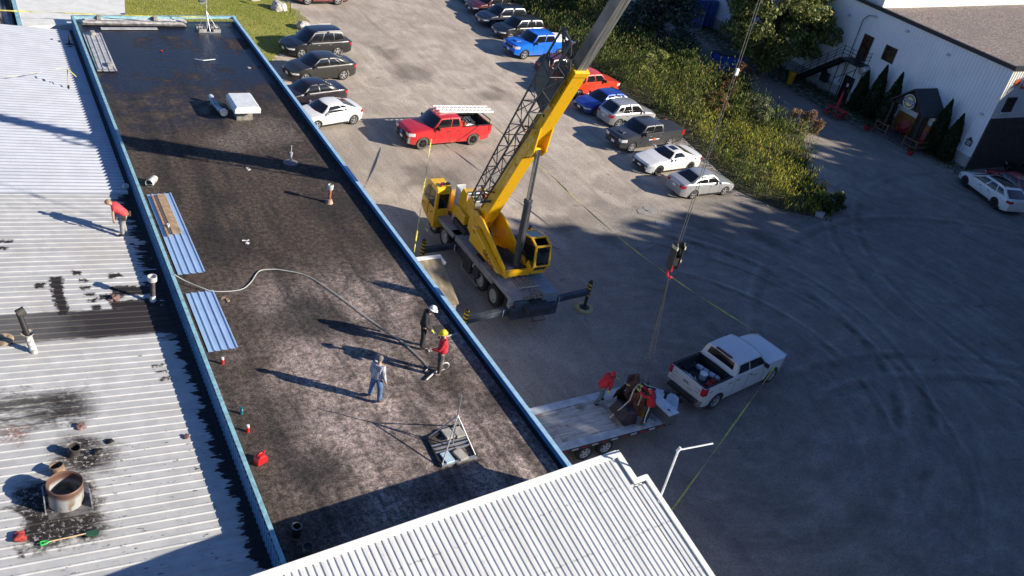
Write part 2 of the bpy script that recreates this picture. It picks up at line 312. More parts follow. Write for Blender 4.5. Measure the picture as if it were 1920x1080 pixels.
# --- flat roof block
def flat_roof():
    B = thing('flat_roof_building', 'long low building with a dark gravel flat roof edged in blue metal', 'building', (0, 0, 0))
    n = NT('roof_ballast')
    sp = n.noise(34, 3, rough=.85); sp2 = n.voro(30, out='Color'); big = n.noise(0.33, 5, dist=.9); st = n.noise(1.0, 5, n.vec(1.5, .16, 1, rot=R(6)), dist=.5); md = n.noise(1.4, 5, dist=.5)
    z1 = n.rect(7.3, 15, 2, 27.5, 1.6, big, 3.5); z2 = n.rect(5, 15, 27, 45, 1.5, big, 3); z3 = n.step(n.m_('ADD', n.y, n.mul(big, 6)), 46.0, 50.0)
    c = n.mix(n.mul(z1, n.step(big, 0.25, 0.6)), (0.070, 0.052, 0.042), (0.31, 0.25, 0.222))
    c = n.mix(n.mul(z2, 0.6), c, (0.092, 0.068, 0.053))
    c = n.mix(n.mul(n.step(md, .44, .62), n.mul(z1, .55)), c, (0.10, 0.085, 0.08))
    c = n.mix(n.mul(n.step(st, .44, .66), .68), c, (0.024, 0.021, 0.021))
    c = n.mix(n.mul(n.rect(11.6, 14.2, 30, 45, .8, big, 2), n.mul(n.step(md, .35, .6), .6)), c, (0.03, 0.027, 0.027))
    for X, Y, r_, k in ((12.2, 32.0, 1.1, .6), (9.2, 24.6, 1.3, .8), (7.0, 30.0, 1.5, .6), (12.9, 21.3, .8, .5), (7.2, 17.6, .8, .85), (6.5, 19.8, 1.1, .5), (13.6, 18.6, .7, .7), (8.4, 33.5, .6, .6), (13.5, 29, .8, .5)):
        c = n.mix(n.mul(n.disc(X, Y, r_, .55, md, 1.6), k), c, (0.026, 0.023, 0.022))
    bright = n.mx(n.disc(11.7, 39.6, 1.5, .9, md, 2.4), n.disc(9.9, 38.5, .9, .7, md, 2))
    c = n.mix(n.mul(bright, .55), c, (0.22, 0.185, 0.16))
    spk = n.m_('MULTIPLY_ADD', z3, -.75, .9)
    c = n.sc(c, n.m_('MULTIPLY_ADD', n.step(sp, .36, .66), n.m_('MULTIPLY_ADD', spk, 1.5, .2), n.m_('MULTIPLY_ADD', spk, -.62, .95)))
    c = n.sc(c, n.m_('MULTIPLY_ADD', n.step(n.noise(5.5, 5, rough=.75), .34, .66), 1.0, .42))
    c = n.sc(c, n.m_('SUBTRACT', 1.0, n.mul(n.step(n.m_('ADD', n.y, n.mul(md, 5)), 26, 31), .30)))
    wet = n.mul(n.step(n.m_('ADD', n.y, n.mul(n.noise(.42, 6, dist=.35, rough=.65), 12)), 49.0, 53.0), n.step(n.noise(.5, 4, dist=.8), .72, .56))
    wet2 = n.mul(n.rect(5.2, 11, 40.3, 46.5, 1.2, big, 4), n.step(md, .35, .6))
    wt = n.mx(wet, n.mul(wet2, .65))
    c = n.mix(n.mul(wt, .93), c, (0.010, 0.012, 0.022))
    ro = n.m_('MULTIPLY_ADD', wt, -.66, .9)
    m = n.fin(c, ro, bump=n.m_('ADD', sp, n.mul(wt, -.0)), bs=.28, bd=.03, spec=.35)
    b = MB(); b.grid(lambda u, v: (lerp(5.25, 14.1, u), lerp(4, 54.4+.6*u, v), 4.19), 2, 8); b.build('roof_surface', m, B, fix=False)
    wallm = mat('painted_block', (0.30, 0.29, 0.27), .85, var=.2, scale=3)
    b = MB(); b.prism([(5.22, 4), (14.22, 4), (14.22, 55.1), (5.22, 54.5)], 0, 4.15); b.build('wall', wallm, B)
    bl = mat('blue_trim', (0.17, 0.35, 0.53), .45, .1, var=.18, scale=5); blp = mat('faded_blue_cap', (0.24, 0.44, 0.50), .5, .05, var=.22, scale=6)
    tar = mat('black_tar', (0.012, 0.011, 0.011), .55, var=.5, scale=7)
    b = MB()
    b.box((14.19, 29.6, 4.33), (.07, 51, .30)); b.build('parapet', mat('shaded_blue_trim', (0.05, 0.23, 0.50), .42, .1, var=.12, scale=5), B); b = MB(); b.box((14.195, 29.6, 4.487), (.16, 51.2, .02)); b.box((14.265, 29.6, 4.38), (.02, 51.2, .20)); b.build('parapet_coping', mat('sunlit_blue_trim', (0.32, 0.53, 0.70), .42, .1, var=.12, scale=5), B, bevel=.004)  # parapet side coloured deep blue for shade, coping pale for sunlight
    b = MB(); b.box((14.125, 29.5, 4.22), (.05, 50.6, .06)); b.box((14.06, 29.5, 4.20), (.08, 50.6, .015)); b.build('base_flashing', tar, B)
    # west parapet: cap and ribbed outer face with black tar at the foot
    b = MB(); b.box((5.245, 29.4, 4.47), (.125, 50.4, .03)); b.box((5.30, 29.4, 4.33), (.03, 50.4, .26)); b.build('parapet_cap', blp, B, bevel=.006)
    b = MB(); ribbed(b, (5.175, 4.4, 3.62), (0, 1, 0), (0, 0, 1), (-1, 0, 0), 50.1, .83, pitch=.21, depth=.028)
    b.build('parapet_cladding', bl, B, fix=False)
    b = MB(); b.box((9.75, 54.80, 4.42), (9.2, .18, .13), rz=R(3.8)); b.build('parapet_end', blp, B)
    # gutter strip, tarred, between ribbed roofs and the parapet
    b = MB(); b.box((4.96, 29.2, 3.70), (.5, 50, .12)); b.build('gutter', tar, B)
    b = MB(); y = 13.5
    while y < 27: b.box((4.93, y, 3.772), (.02, .24, .02)); y += rnd.choice((.4, .5, .8))
    b.build('gutter_seam', mat('seam_white', (.6, .6, .62), .5), B)
    return B
FLAT = flat_roof()
def metal_roofs():
    A = thing('metal_roof_building', 'near building with a weathered ribbed metal roof smeared with black tar', 'building')
    n = NT('weathered_roof'); md = n.noise(2.2, 5, dist=.5); fn = n.noise(9, 4, rough=.7); xs = n.noise(1.0, 4, n.vec(.55, 3.2, 1), dist=.3); xf = n.noise(1, 5, n.vec(2.2, 9, 1), rough=.7)
    c = n.mix(n.step(md, .35, .65), (0.41, 0.42, 0.415), (0.48, 0.485, 0.475))
    c = n.mix(n.mul(n.step(n.noise(.5, 4), .5, .68), .35), c, (0.37, 0.345, 0.30))
    tarc = (0.020, 0.017, 0.016)
    jag = n.m_('ADD', n.mul(xs, .55), n.mul(xf, .45))
    band = n.rect(-9, 5, 25.28, 26.85, .07, jag, .5)
    low = n.mul(n.rect(-9, 2.5, 25.0, 25.5, .08, jag, .7), .0)
    strip = n.step(n.m_('ADD', n.x, n.m_('MULTIPLY_ADD', jag, 1.9, -.95)), 4.70, 4.76)
    strip2 = n.mul(n.step(n.m_('ADD', n.x, n.m_('MULTIPLY_ADD', jag, 3.4, -1.7)), 4.50, 4.55), n.rect(0, 6, 25, 34.8, .4))
    spots = n.step(n.noise(3.1, 5, n.vec(.8, 1.9, 1), rough=.75), .675, .70)
    spots2 = n.mul(n.step(n.noise(5.5, 4, n.vec(.7, 1.6, 1), rough=.7), .63, .66), n.rect(0.2, 4.8, 14, 20.5, .8))
    jb = n.m_('ADD', n.mul(n.noise(1.7, 5, n.vec(.8, 1.3, 1), dist=.9), .5), n.mul(fn, .5))
    col = n.mx(n.mx(n.mul(band, n.m_('MULTIPLY_ADD', n.step(n.m_('ADD', n.x, n.mul(md, 2)), 1.5, 3.5), .18, .80)), strip), n.mx(strip2, n.mx(n.mul(spots, .85), n.mul(spots2, .85))))
    for x0, x1, y0, y1 in ((1.45, 1.82, 26.6, 28.95), (1.0, 1.3, 28.3, 28.6), (2.15, 2.5, 29.0, 29.3), (2.3, 2.62, 28.55, 28.75), (2.33, 2.66, 28.1, 28.3), (2.4, 2.7, 27.65, 27.85), (2.45, 2.75, 27.3, 27.5), (2.5, 2.8, 26.8, 27.1), (3.1, 4.7, 26.8, 27.3), (3.2, 4.8, 27.6, 28.2), (2.8, 3.6, 27.45, 27.7), (3.3, 3.75, 28.7, 29.0), (-.9, .6, 31.3, 31.45), (-.9, .3, 30.75, 30.95), (3.8, 4.15, 23.55, 23.68), (3.82, 4.2, 23.2, 23.33), (3.9, 4.2, 22.85, 22.95)):
        col = n.mx(col, n.rect(x0, x1, y0, y1, .05, jb, .75))
    jb = n.m_('ADD', n.mul(n.noise(1.7, 5, n.vec(.8, 1.3, 1), dist=.9), .7), n.mul(fn, .3)); big1 = n.mx(n.rect(-.3, 1.5, 17.0, 19.2, .22, jb, 2.0), n.disc(1.35, 20.0, .7, .45, jb, 2.2)); scuff = n.rect(-1.2, 1.6, 21.3, 22.8, .4, jb, 3.0)
    col = n.mx(col, n.mul(n.mul(n.disc(1.2, 22.0, .75, .4, jb, 2.4), n.step(jb, .42, .52)), .9)); col = n.mx(col, n.mul(big1, n.step(fn, .38, .46)))
    c = n.mix(n.mul(scuff, n.mul(n.step(jag, .36, .54), .9)), c, (0.038, 0.034, 0.026))
    c = n.mix(n.mul(n.mul(n.disc(-.15, 21.1, .35, .3, jb, 1.6), n.step(fn, .4, .55)), .85), c, (0.18, 0.08, 0.05)); dots = n.mul(n.step(n.m_('ABSOLUTE', n.m_('SUBTRACT', n.m_('FRACT', n.mul(n.y, 3.2787)), .35)), .10, .05), n.mx(n.step(n.m_('ABSOLUTE', n.m_('SUBTRACT', n.x, 1.9)), .03, .015), n.step(n.m_('ABSOLUTE', n.m_('SUBTRACT', n.x, -.6)), .03, .015))); c = n.mix(n.mul(dots, .7), c, (.1, .09, .08)); c = n.sc(c, n.m_('MULTIPLY_ADD', n.step(n.noise(1, 5, n.vec(.35, 3.5, 1)), .3, .7), .14, .92))
    c = n.mix(n.mul(big1, .55), c, (0.16, 0.13, 0.11)); c = n.mix(col, c, tarc)
    m = n.fin(c, n.m_('MULTIPLY_ADD', col, .15, .5), .12, spec=.4)
    b = MB(); ribbed(b, (4.95, 5.0, zl(4.95)), (0, 1, 0), LD, LN, 29.9, 15, pitch=.305, depth=.022, top=.03, side=.028); b.build('ribbed_roof', m, A, fix=False)
    wm = mat('left_wall', (0.4, 0.4, 0.38), .8)
    b = MB(); b.box((-2.6, 19.9, 1.85), (15, 29.9, 3.6)); b.build('wall', wm, A)
    A2 = thing('ribbed_roof_building', 'building with a clean bright ribbed white metal roof beyond the tarred one', 'building')
    m2 = mat('bright_ribbed', (0.43, 0.455, 0.50), .36, .25, var=.06, scale=1.3)
    b = MB(); ribbed(b, (4.93, 34.86, zl(4.93)+.03), (0, 1, 0), LD, LN, 18.9, 15, pitch=.29, depth=.075, top=.05, side=.05); b.build('ribbed_roof', m2, A2, fix=False)
    b = MB(); b.box((-2.6, 44.3, 1.85), (15, 18.8, 3.6)); b.build('wall', wm, A2)
    # building beyond: flat white membrane roof
    A3 = thing('white_roof_building', 'low building with a plain off white membrane roof at the back', 'building')
    wm3 = mat('white_membrane', (0.66, 0.66, 0.62), .7, var=.09, scale=2.4)
    b = MB(); b.prism([(2.7, 54.0), (8.1, 55.15), (8.35, 57), (9.9, 68), (2.7, 68)], 3.5, 4.0); b.build('roof', wm3, A3)
    b = MB(); b.prism([(2.75, 54.2), (7.9, 55.3), (9.7, 67.9), (2.8, 67.9)], 0, 3.48); b.build('wall', wm, A3)
    b = MB(); b.box((2.58, 61, 4.0), (.2, 14, .12)); b.build('roof_edge', mat('faded_blue_cap', (0,0,0)), A3)
    A4 = thing('dark_panel_building', 'low building with dark streaked roof panels in the far left corner', 'building')
    n = NT('dark_panels'); st = n.noise(1, 4, n.vec(4.5, .25, 1)); m4 = n.fin(n.mix(n.step(st, .45, .58), (0.03, .03, .033), (0.35, .34, .33)), .7)
    b = MB(); ribbed(b, (-10, 54.6, 3.7), (1, 0, 0), (0, 1, 0), (0, 0, 1), 12.4, 13, pitch=.45, depth=.08); b.build('roof', m4, A4, fix=False)
    b = MB(); b.box((-3.8, 61, 1.8), (12.4, 13, 3.6)); b.build('wall', wm, A4)
    b = MB(); b.box((1.2, 57.6, 3.95), (1.1, .7, .35), rz=.3); o = b.build('roof_box', mat('white_paint', (0,0,0)), bevel=.03); tag(o, 'white box lying on the dark panelled roof in the far left corner', 'box')
metal_roofs()
def shed():
    S = thing('metal_shed', 'shed with a bright white corrugated metal roof at the bottom of the picture', 'shed')
    C = Vector((14.69, 13.99, 5.97)); e = Vector((-.9968, -.080, 0)); d = Vector((.080, -.9968, -.25)).normalized(); nn = d.cross(e).normalized()
    if nn.z < 0: nn = -nn
    n = NT('white_corrugated'); tt = n.m_('ADD', n.mul(n.x, .08), n.mul(n.y, -.9968)); ee = n.m_('ADD', n.mul(n.x, .9968), n.mul(n.y, .08)); dot = n.mul(n.step(n.m_('ABSOLUTE', n.m_('SUBTRACT', n.m_('FRACT', n.mul(tt, .72)), .5)), .022, .012), n.step(n.noise(7, 2), .5, .56)); dirt = n.noise(1.0, 5, n.vec(3.5, .4, 1))
    cc = n.mix(n.mul(dot, .55), n.mix(n.step(dirt, .35, .7), (.66, .67, .66), (.56, .565, .55)), (.22, .21, .2)); cc = n.mix(n.mul(n.step(n.noise(2.6, 5), .64, .7), .3), cc, (.35, .34, .31)); m = n.fin(cc, .4, .1); tr = mat('white_trim', (0.66, 0.66, 0.62), .5, var=.05)
    b = MB(); ribbed(b, C+e*.2+d*.18, e, d, nn, 14.2, 13.8, pitch=.175, depth=.030, top=.075, side=.012); b.build('roof', m, S, fix=False)
    b = MB(); ribbed(b, C+d*1.18-e*.30, e, d, nn, .46, 12.8, pitch=.175, depth=.030, top=.075, side=.012); b.build('roof_extension', m, S, fix=False)
    b = MB(); up = tuple(nn)
    b.bar(C+e*14.6+nn*.03+d*.07, C+nn*.03+d*.07, .22, .05, up=up)
    b.bar(C-e*.0+nn*.032+d*-.02, C+nn*.032+d*1.06, .20, .05, up=up); b.bar(C+nn*.033+d*1.02+e*.1, C-e*.44+nn*.033+d*1.02, .16, .05, up=up)
    b.bar(C-e*.40+nn*.031+d*.95, C-e*.40+nn*.031+d*14, .17, .05, up=up); b.build('trim', tr, S, bevel=.008)
    wl = mat('shed_wall', (0.60, 0.61, 0.60), .6, var=.06)
    P0 = C-nn*.04; b = MB()
    def dn(p, z=0): return Vector((p.x, p.y, z))
    a0, a1, a2, a3 = P0+e*14.4+d*.1, P0+d*.1+e*.08, P0+d*13.9+e*.08, P0+e*14.4+d*13.9
    b.add([a0, a1, a2, a3, dn(a0), dn(a1), dn(a2), dn(a3)], [(0, 1, 2, 3), (0, 4, 5, 1), (1, 5, 6, 2), (2, 6, 7, 3), (3, 7, 4, 0)]); b.build('wall', wl, S)
    a0, a1, a2, a3 = P0+d*1.1+e*.07, P0+d*1.1-e*.3, P0+d*13.8-e*.3, P0+d*13.8+e*.07
    b = MB(); b.add([a0, a1, a2, a3, dn(a0), dn(a1), dn(a2), dn(a3)], [(0, 1, 2, 3), (0, 4, 5, 1), (1, 5, 6, 2), (2, 6, 7, 3)]); b.build('side_wall', wl, S)
    L = thing('wall_lamp', 'slim white lamp mast with a long arm fixed to the shed eave', 'lamp', (15.72, 12.75, 0))
    b = MB(); b.tube((0, 0, 4.3), (0, 0, 6.92), .032, n=8); b.build('mast', WHITE, L, smooth=True)
    b = MB(); b.tube((0, 0, 6.9), (1.05, -.2, 7.04), .024, n=8); b.tube((-.03, 0, 6.85), (.05, 0, 6.98), .05, n=8); b.build('arm', WHITE, L, smooth=True)
    b = MB(); b.box((-.06, 0, 4.5), (.1, .14, .3)); b.build('bracket', STEEL, L)
shed()
def side_wall_block():
    o = thing('lean_to', 'small tan lean-to roof with a white edge against the flat roofed building', 'lean-to', (0, 0, 0))
    m = NT('dirty_tan'); n = m; bn = n.noise(1.0, 4, n.vec(3, 1.2, 1)); mm = n.fin(n.mix(n.step(bn, .35, .65), (0.30, 0.25, 0.18), (0.14, 0.115, 0.08)), .85)
    b = MB(); b.add([(14.3, 30.6, 1.95), (17.35, 30.6, 1.95), (17.35, 28.3, 1.0), (14.3, 28.3, 1.0), (14.3, 30.6, 1.87), (17.35, 30.6, 1.87), (17.35, 28.3, .92), (14.3, 28.3, .92)], [(0, 1, 2, 3), (4, 7, 6, 5), (0, 4, 5, 1), (1, 5, 6, 2), (2, 6, 7, 3), (3, 7, 4, 0)]); b.build('roof', mm, o)
    b = MB(); b.box((15.8, 30.66, 1.95), (3.2, .2, .1)); b.box((17.38, 30.4, 1.9), (.09, .5, .13)); b.build('flashing', WHITE, o)
    b = MB(); b.prism([(28.4, 0), (30.55, 0), (30.55, 1.85), (28.4, .92)], 14.35, 17.3, 'YZ'); b.build('wall', mat('painted_block', (0,0,0)), o)
side_wall_block()
def far_building():
    X0, Y0, Y1, H = 65.65, 37.1, 92, 8.2
    B = thing('warehouse', 'big white ribbed metal warehouse with a gravel roof and black eave trim', 'warehouse', (0, 0, 0))
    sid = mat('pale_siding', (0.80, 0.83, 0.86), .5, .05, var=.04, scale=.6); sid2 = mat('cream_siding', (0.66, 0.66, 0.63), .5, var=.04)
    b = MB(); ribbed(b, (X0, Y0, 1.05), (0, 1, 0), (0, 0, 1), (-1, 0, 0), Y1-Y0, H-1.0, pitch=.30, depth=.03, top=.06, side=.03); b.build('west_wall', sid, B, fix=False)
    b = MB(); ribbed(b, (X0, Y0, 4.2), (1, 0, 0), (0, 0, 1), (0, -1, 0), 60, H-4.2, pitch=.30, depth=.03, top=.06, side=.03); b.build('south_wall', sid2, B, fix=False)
    cm = mat('concrete', (0.40, 0.39, 0.365), .85, var=.16, scale=2.5)
    b = MB(); b.box((X0+1.0, (Y0+Y1)/2, .525), (2.2, Y1-Y0, 1.05)); b.build('foundation', cm, B)
    n = NT('brown_lap'); wv = n.m_('FRACT', n.mul(n.z, 5.0)); nn2 = n.noise(3, 4); br = n.mix(n.step(nn2, .3, .7), (0.045, 0.036, 0.030), (0.075, 0.062, 0.052)); br = n.mix(n.step(wv, .15, .0), br, (0.012, .01, .01)); brm = n.fin(br, .8)
    b = MB(); b.box((X0+30.05, Y0-.06, 2.13), (60, .14, 4.26)); b.build('lower_siding', brm, B)
    n = NT('stone_ballast'); s1 = n.noise(7, 3, rough=.85); s2 = n.noise(.25, 4)
    c = n.mix(n.step(s1, .38, .6), (0.075, 0.06, 0.052), (0.33, 0.27, 0.235)); c = n.mix(n.mul(n.step(s2, .45, .65), .4), c, (0.16, 0.135, 0.12)); rm = n.fin(c, .95, bump=s1, bs=.6, bd=.05)
    b = MB(); b.grid(lambda u, v: (X0+.15+u*60, Y0+.15+v*(Y1-Y0-.3), H-.12), 4, 4); b.build('roof', rm, B, fix=False)
    bt = mat('black_trim', (0.012, 0.012, 0.02), .5)
    b = MB(); b.box((X0-.04, (Y0+Y1)/2-.05, H), (.26, Y1-Y0+.2, .30)); b.box((X0+30, Y0-.02, H+.003), (60, .24, .30)); b.build('eave_trim', bt, B)
    # white raised roof section at the back, top right
    b = MB(); b.prism([(70.0, 51.0), (96, 54.6), (125, 58.6), (125, 92), (66.4, 92), (66.4, 50.6)], H-.1, H+.55); b.build('white_roof_section', mat('white_membrane', (0,0,0)), B)
    b = MB()
    for i in range(40): u = i*1.0; b.bar((71+u*.75, 51.3+u*.104, H+.57), (70.0+u*.75-1.2, 92, H+.57), .05, .05)
    b.build('roof_seam', mat('white_trim', (0,0,0)), B)
    # openings
    dm = mat('dark_door', (0.016, 0.013, 0.014), .4); dg = mat('brown_glass', (0.05, 0.03, 0.02), .12, var=.6, scale=2.5); fr = mat('door_frame', (0.03, .025, .03), .5)
    def opening(nm, y0, y1, z0, z1, gl=True, mull=0):
        b = MB(); b.box((X0-.05, (y0+y1)/2, (z0+z1)/2), (.10, y1-y0, z1-z0)); o = b.build(nm, fr if gl else dm, B)
        if gl:
            k = mull+1; w_ = (y1-y0-.12)/k
            for i in range(k): q = MB(); yy = y0+.06+w_*(i+.5); q.box((X0-.105, yy, (z0+z1)/2), (.02, w_-.05, z1-z0-.14)); q.build('pane', dg, o)
        return o
    opening('door', 49.58, 50.60, 3.76, 5.92); opening('window', 46.97, 48.18, 4.65, 5.88, True, 1)
    d2 = opening('door', 49.82, 50.88, 0.05, 2.18, False); b = MB(); b.box((X0-.11, 50.25, 1.45), (.015, .22, .3)); b.build('notice', WHITE, d2); b = MB(); b.tube((X0-.15, 49.95, .9), (X0-.15, 49.95, 1.25), .02, n=6); b.build('handle', STEEL, d2)
    b = MB(); b.box((67.1, Y0-.06, 5.36), (1.2, .08, 1.18)); o = b.build('window', fr, B)
    for i in range(2): q = MB(); q.box((66.84+i*.53, Y0-.105, 5.36), (.44, .02, 1.0)); q.build('pane', dg, o)
    b = MB(); b.box((67.1, Y0-.09, 4.74), (1.3, .12, .07)); b.build('sill', WHITE, B)
    om = mat('orange_logo', (0.75, 0.13, 0.03), .5)
    text_obj('lettering', 'S', 2.1, om, B, (67.75, Y0-.06, 7.25), (R(90), 0, 0), .02)
    lf = [(0, -.42), (.05, -.2), (.3, -.26), (.24, -.1), (.45, .08), (.3, .12), (.33, .28), (.14, .2), (.1, .46), (0, .34), (-.12, .45), (-.12, .2), (-.33, .26), (-.28, .1), (-.45, .04), (-.22, -.1), (-.3, -.24), (-.05, -.2)]
    b = MB(); b.prism([(66.72+x*.8, 7.1+z*.8) for x, z in lf], Y0-.08, Y0-.05, 'XZ'); b.build('emblem', om, B)
    lm = mat('wall_light', (.5, .52, .55), .4)
    for y, z in ((46.81, 7.5), (52.79, 6.75), (42.52, 7.18), (37.84, 4.34)):
        b = MB(); b.box((X0-.12, y, z), (.18, .24, .16)); b.box((X0-.2, y, z-.08), (.14, .2, .06)); b.build('wall_light', lm, B, bevel=.02)
    b = MB(); b.prism([(37.5, 1.75), (38.0, 1.72), (38.02, 2.2), (37.9, 2.26), (37.84, 2.42), (37.68, 2.42), (37.6, 2.26), (37.5, 2.2)], X0-.08, X0-.04, 'YZ'); o = b.build('plaque', mat('dark_plaque', (0.05, .05, .055), .5), B)
    b = MB()
    for k in range(3): b.box((X0-.09, 37.76, 2.1-k*.12), (.012, .38-.05*k, .05))
    b.build('lettering', WHITE, o)
    # round silver exhaust duct
    D = thing('exhaust_duct', 'round silver exhaust duct sticking out of the white warehouse wall beside the stair landing', 'duct', (X0, 49.0, 3.32))
    b = MB(); b.lathe([(.0, -.05), (.36, -.05), (.36, -.75), (.30, -.78), (.30, -.3), (0, -.3)], axis='X', n=22); b.build('drum', STEEL, D, smooth=True)
    b = MB(); b.lathe([(.0, -.76), (.27, -.72), (.30, -.66)], axis='X', n=22); b.build('damper', ALU, D, smooth=True)
    # outside stair
    S = thing('outdoor_stair', 'black steel outdoor stair rising to the upper warehouse door', 'stair', (0, 0, 0)); bk = mat('black_steel', (0.012, .012, .014), .5)
    p0, p1 = Vector((64.75, 55.2, .05)), Vector((64.75, 50.95, 3.70)); b = MB()
    for dx in (-.5, .5): b.bar(p0+Vector((dx, 0, 0)), p1+Vector((dx, 0, -.12)), .06, .28)
    b.build('stringer', bk, S)
    b = MB()
    for k in range(18): q = p0.lerp(p1, (k+.5)/18); b.box(q, (1.0, .28, .04))
    b.build('tread', bk, S)
    b = MB(); b.box((64.85, 49.95, 3.66), (1.5, 2.0, .12)); b.build('landing', bk, S)
    b = MB()
    for x_ in (64.2, 65.3):
        for y_ in (49.05, 50.85): b.tube((x_, y_, 0 if y_ > 50 or x_ < 65 else 1), (x_, y_, 3.62), .04, n=6)
    b.bar((64.2, 50.85, 1.9), (64.2, 49.05, 3.3), .05); b.build('post', bk, S)
    b = MB()
    for dx in (-.5, .5):
        for hh in (.45, .75, 1.05):
            if dx > 0: continue
            b.bar(p0+Vector((dx, 0, hh)), p1+Vector((dx, 0, hh)), .035)
        for k in range(0, 7):
            if dx > 0: continue
            q = p0.lerp(p1, k/6)+Vector((dx, 0, 0)); b.bar(q, q+Vector((0, 0, 1.05)), .035)
    for hh in (.45, .75, 1.05): b.bar((64.15, 50.95, 3.7+hh), (64.15, 49.0, 3.7+hh), .035); b.bar((64.15, 49.0, 3.7+hh), (65.5, 49.0, 3.7+hh), .035)
    for y_ in (50.9, 49.95, 49.0): b.bar((64.15, y_, 3.7), (64.15, y_, 4.75), .035)
    b.bar((65.4, 49, 3.7), (65.4, 49, 4.75), .035)
    b.build('railing', bk, S)
    Cn = thing('conduit', 'black conduit mast bracketed up the warehouse wall beside the stair', 'pipe', (X0, 51.2, 0)); b = MB()
    b.path([(-.2, .0, 1.3), (-.2, .0, 6.9), (-.2, -.35, 7.35), (-.2, -.9, 7.5)], .035); b.build('pipe', bk, Cn); b = MB(); b.box((-.2, -.95, 7.5), (.16, .2, .16)); b.build('lamp_head', STEEL, Cn)
    M = thing('meter_box', 'black electrical meter box on a short post under the stair', 'electrical box', (64.9, 52.4, 0)); b = MB(); b.box((0, 0, 1.35), (.35, .75, .8)); b.box((0, .2, 1.85), (.25, .35, .2)); b.build('cabinet', bk, M, bevel=.02)
    b = MB(); b.tube((0, .25, 0), (0, .25, 1), .04, n=6); b.tube((0, -.2, .4), (0, -.2, 1), .04, n=6); b.build('post', STEEL, M)
far_building()
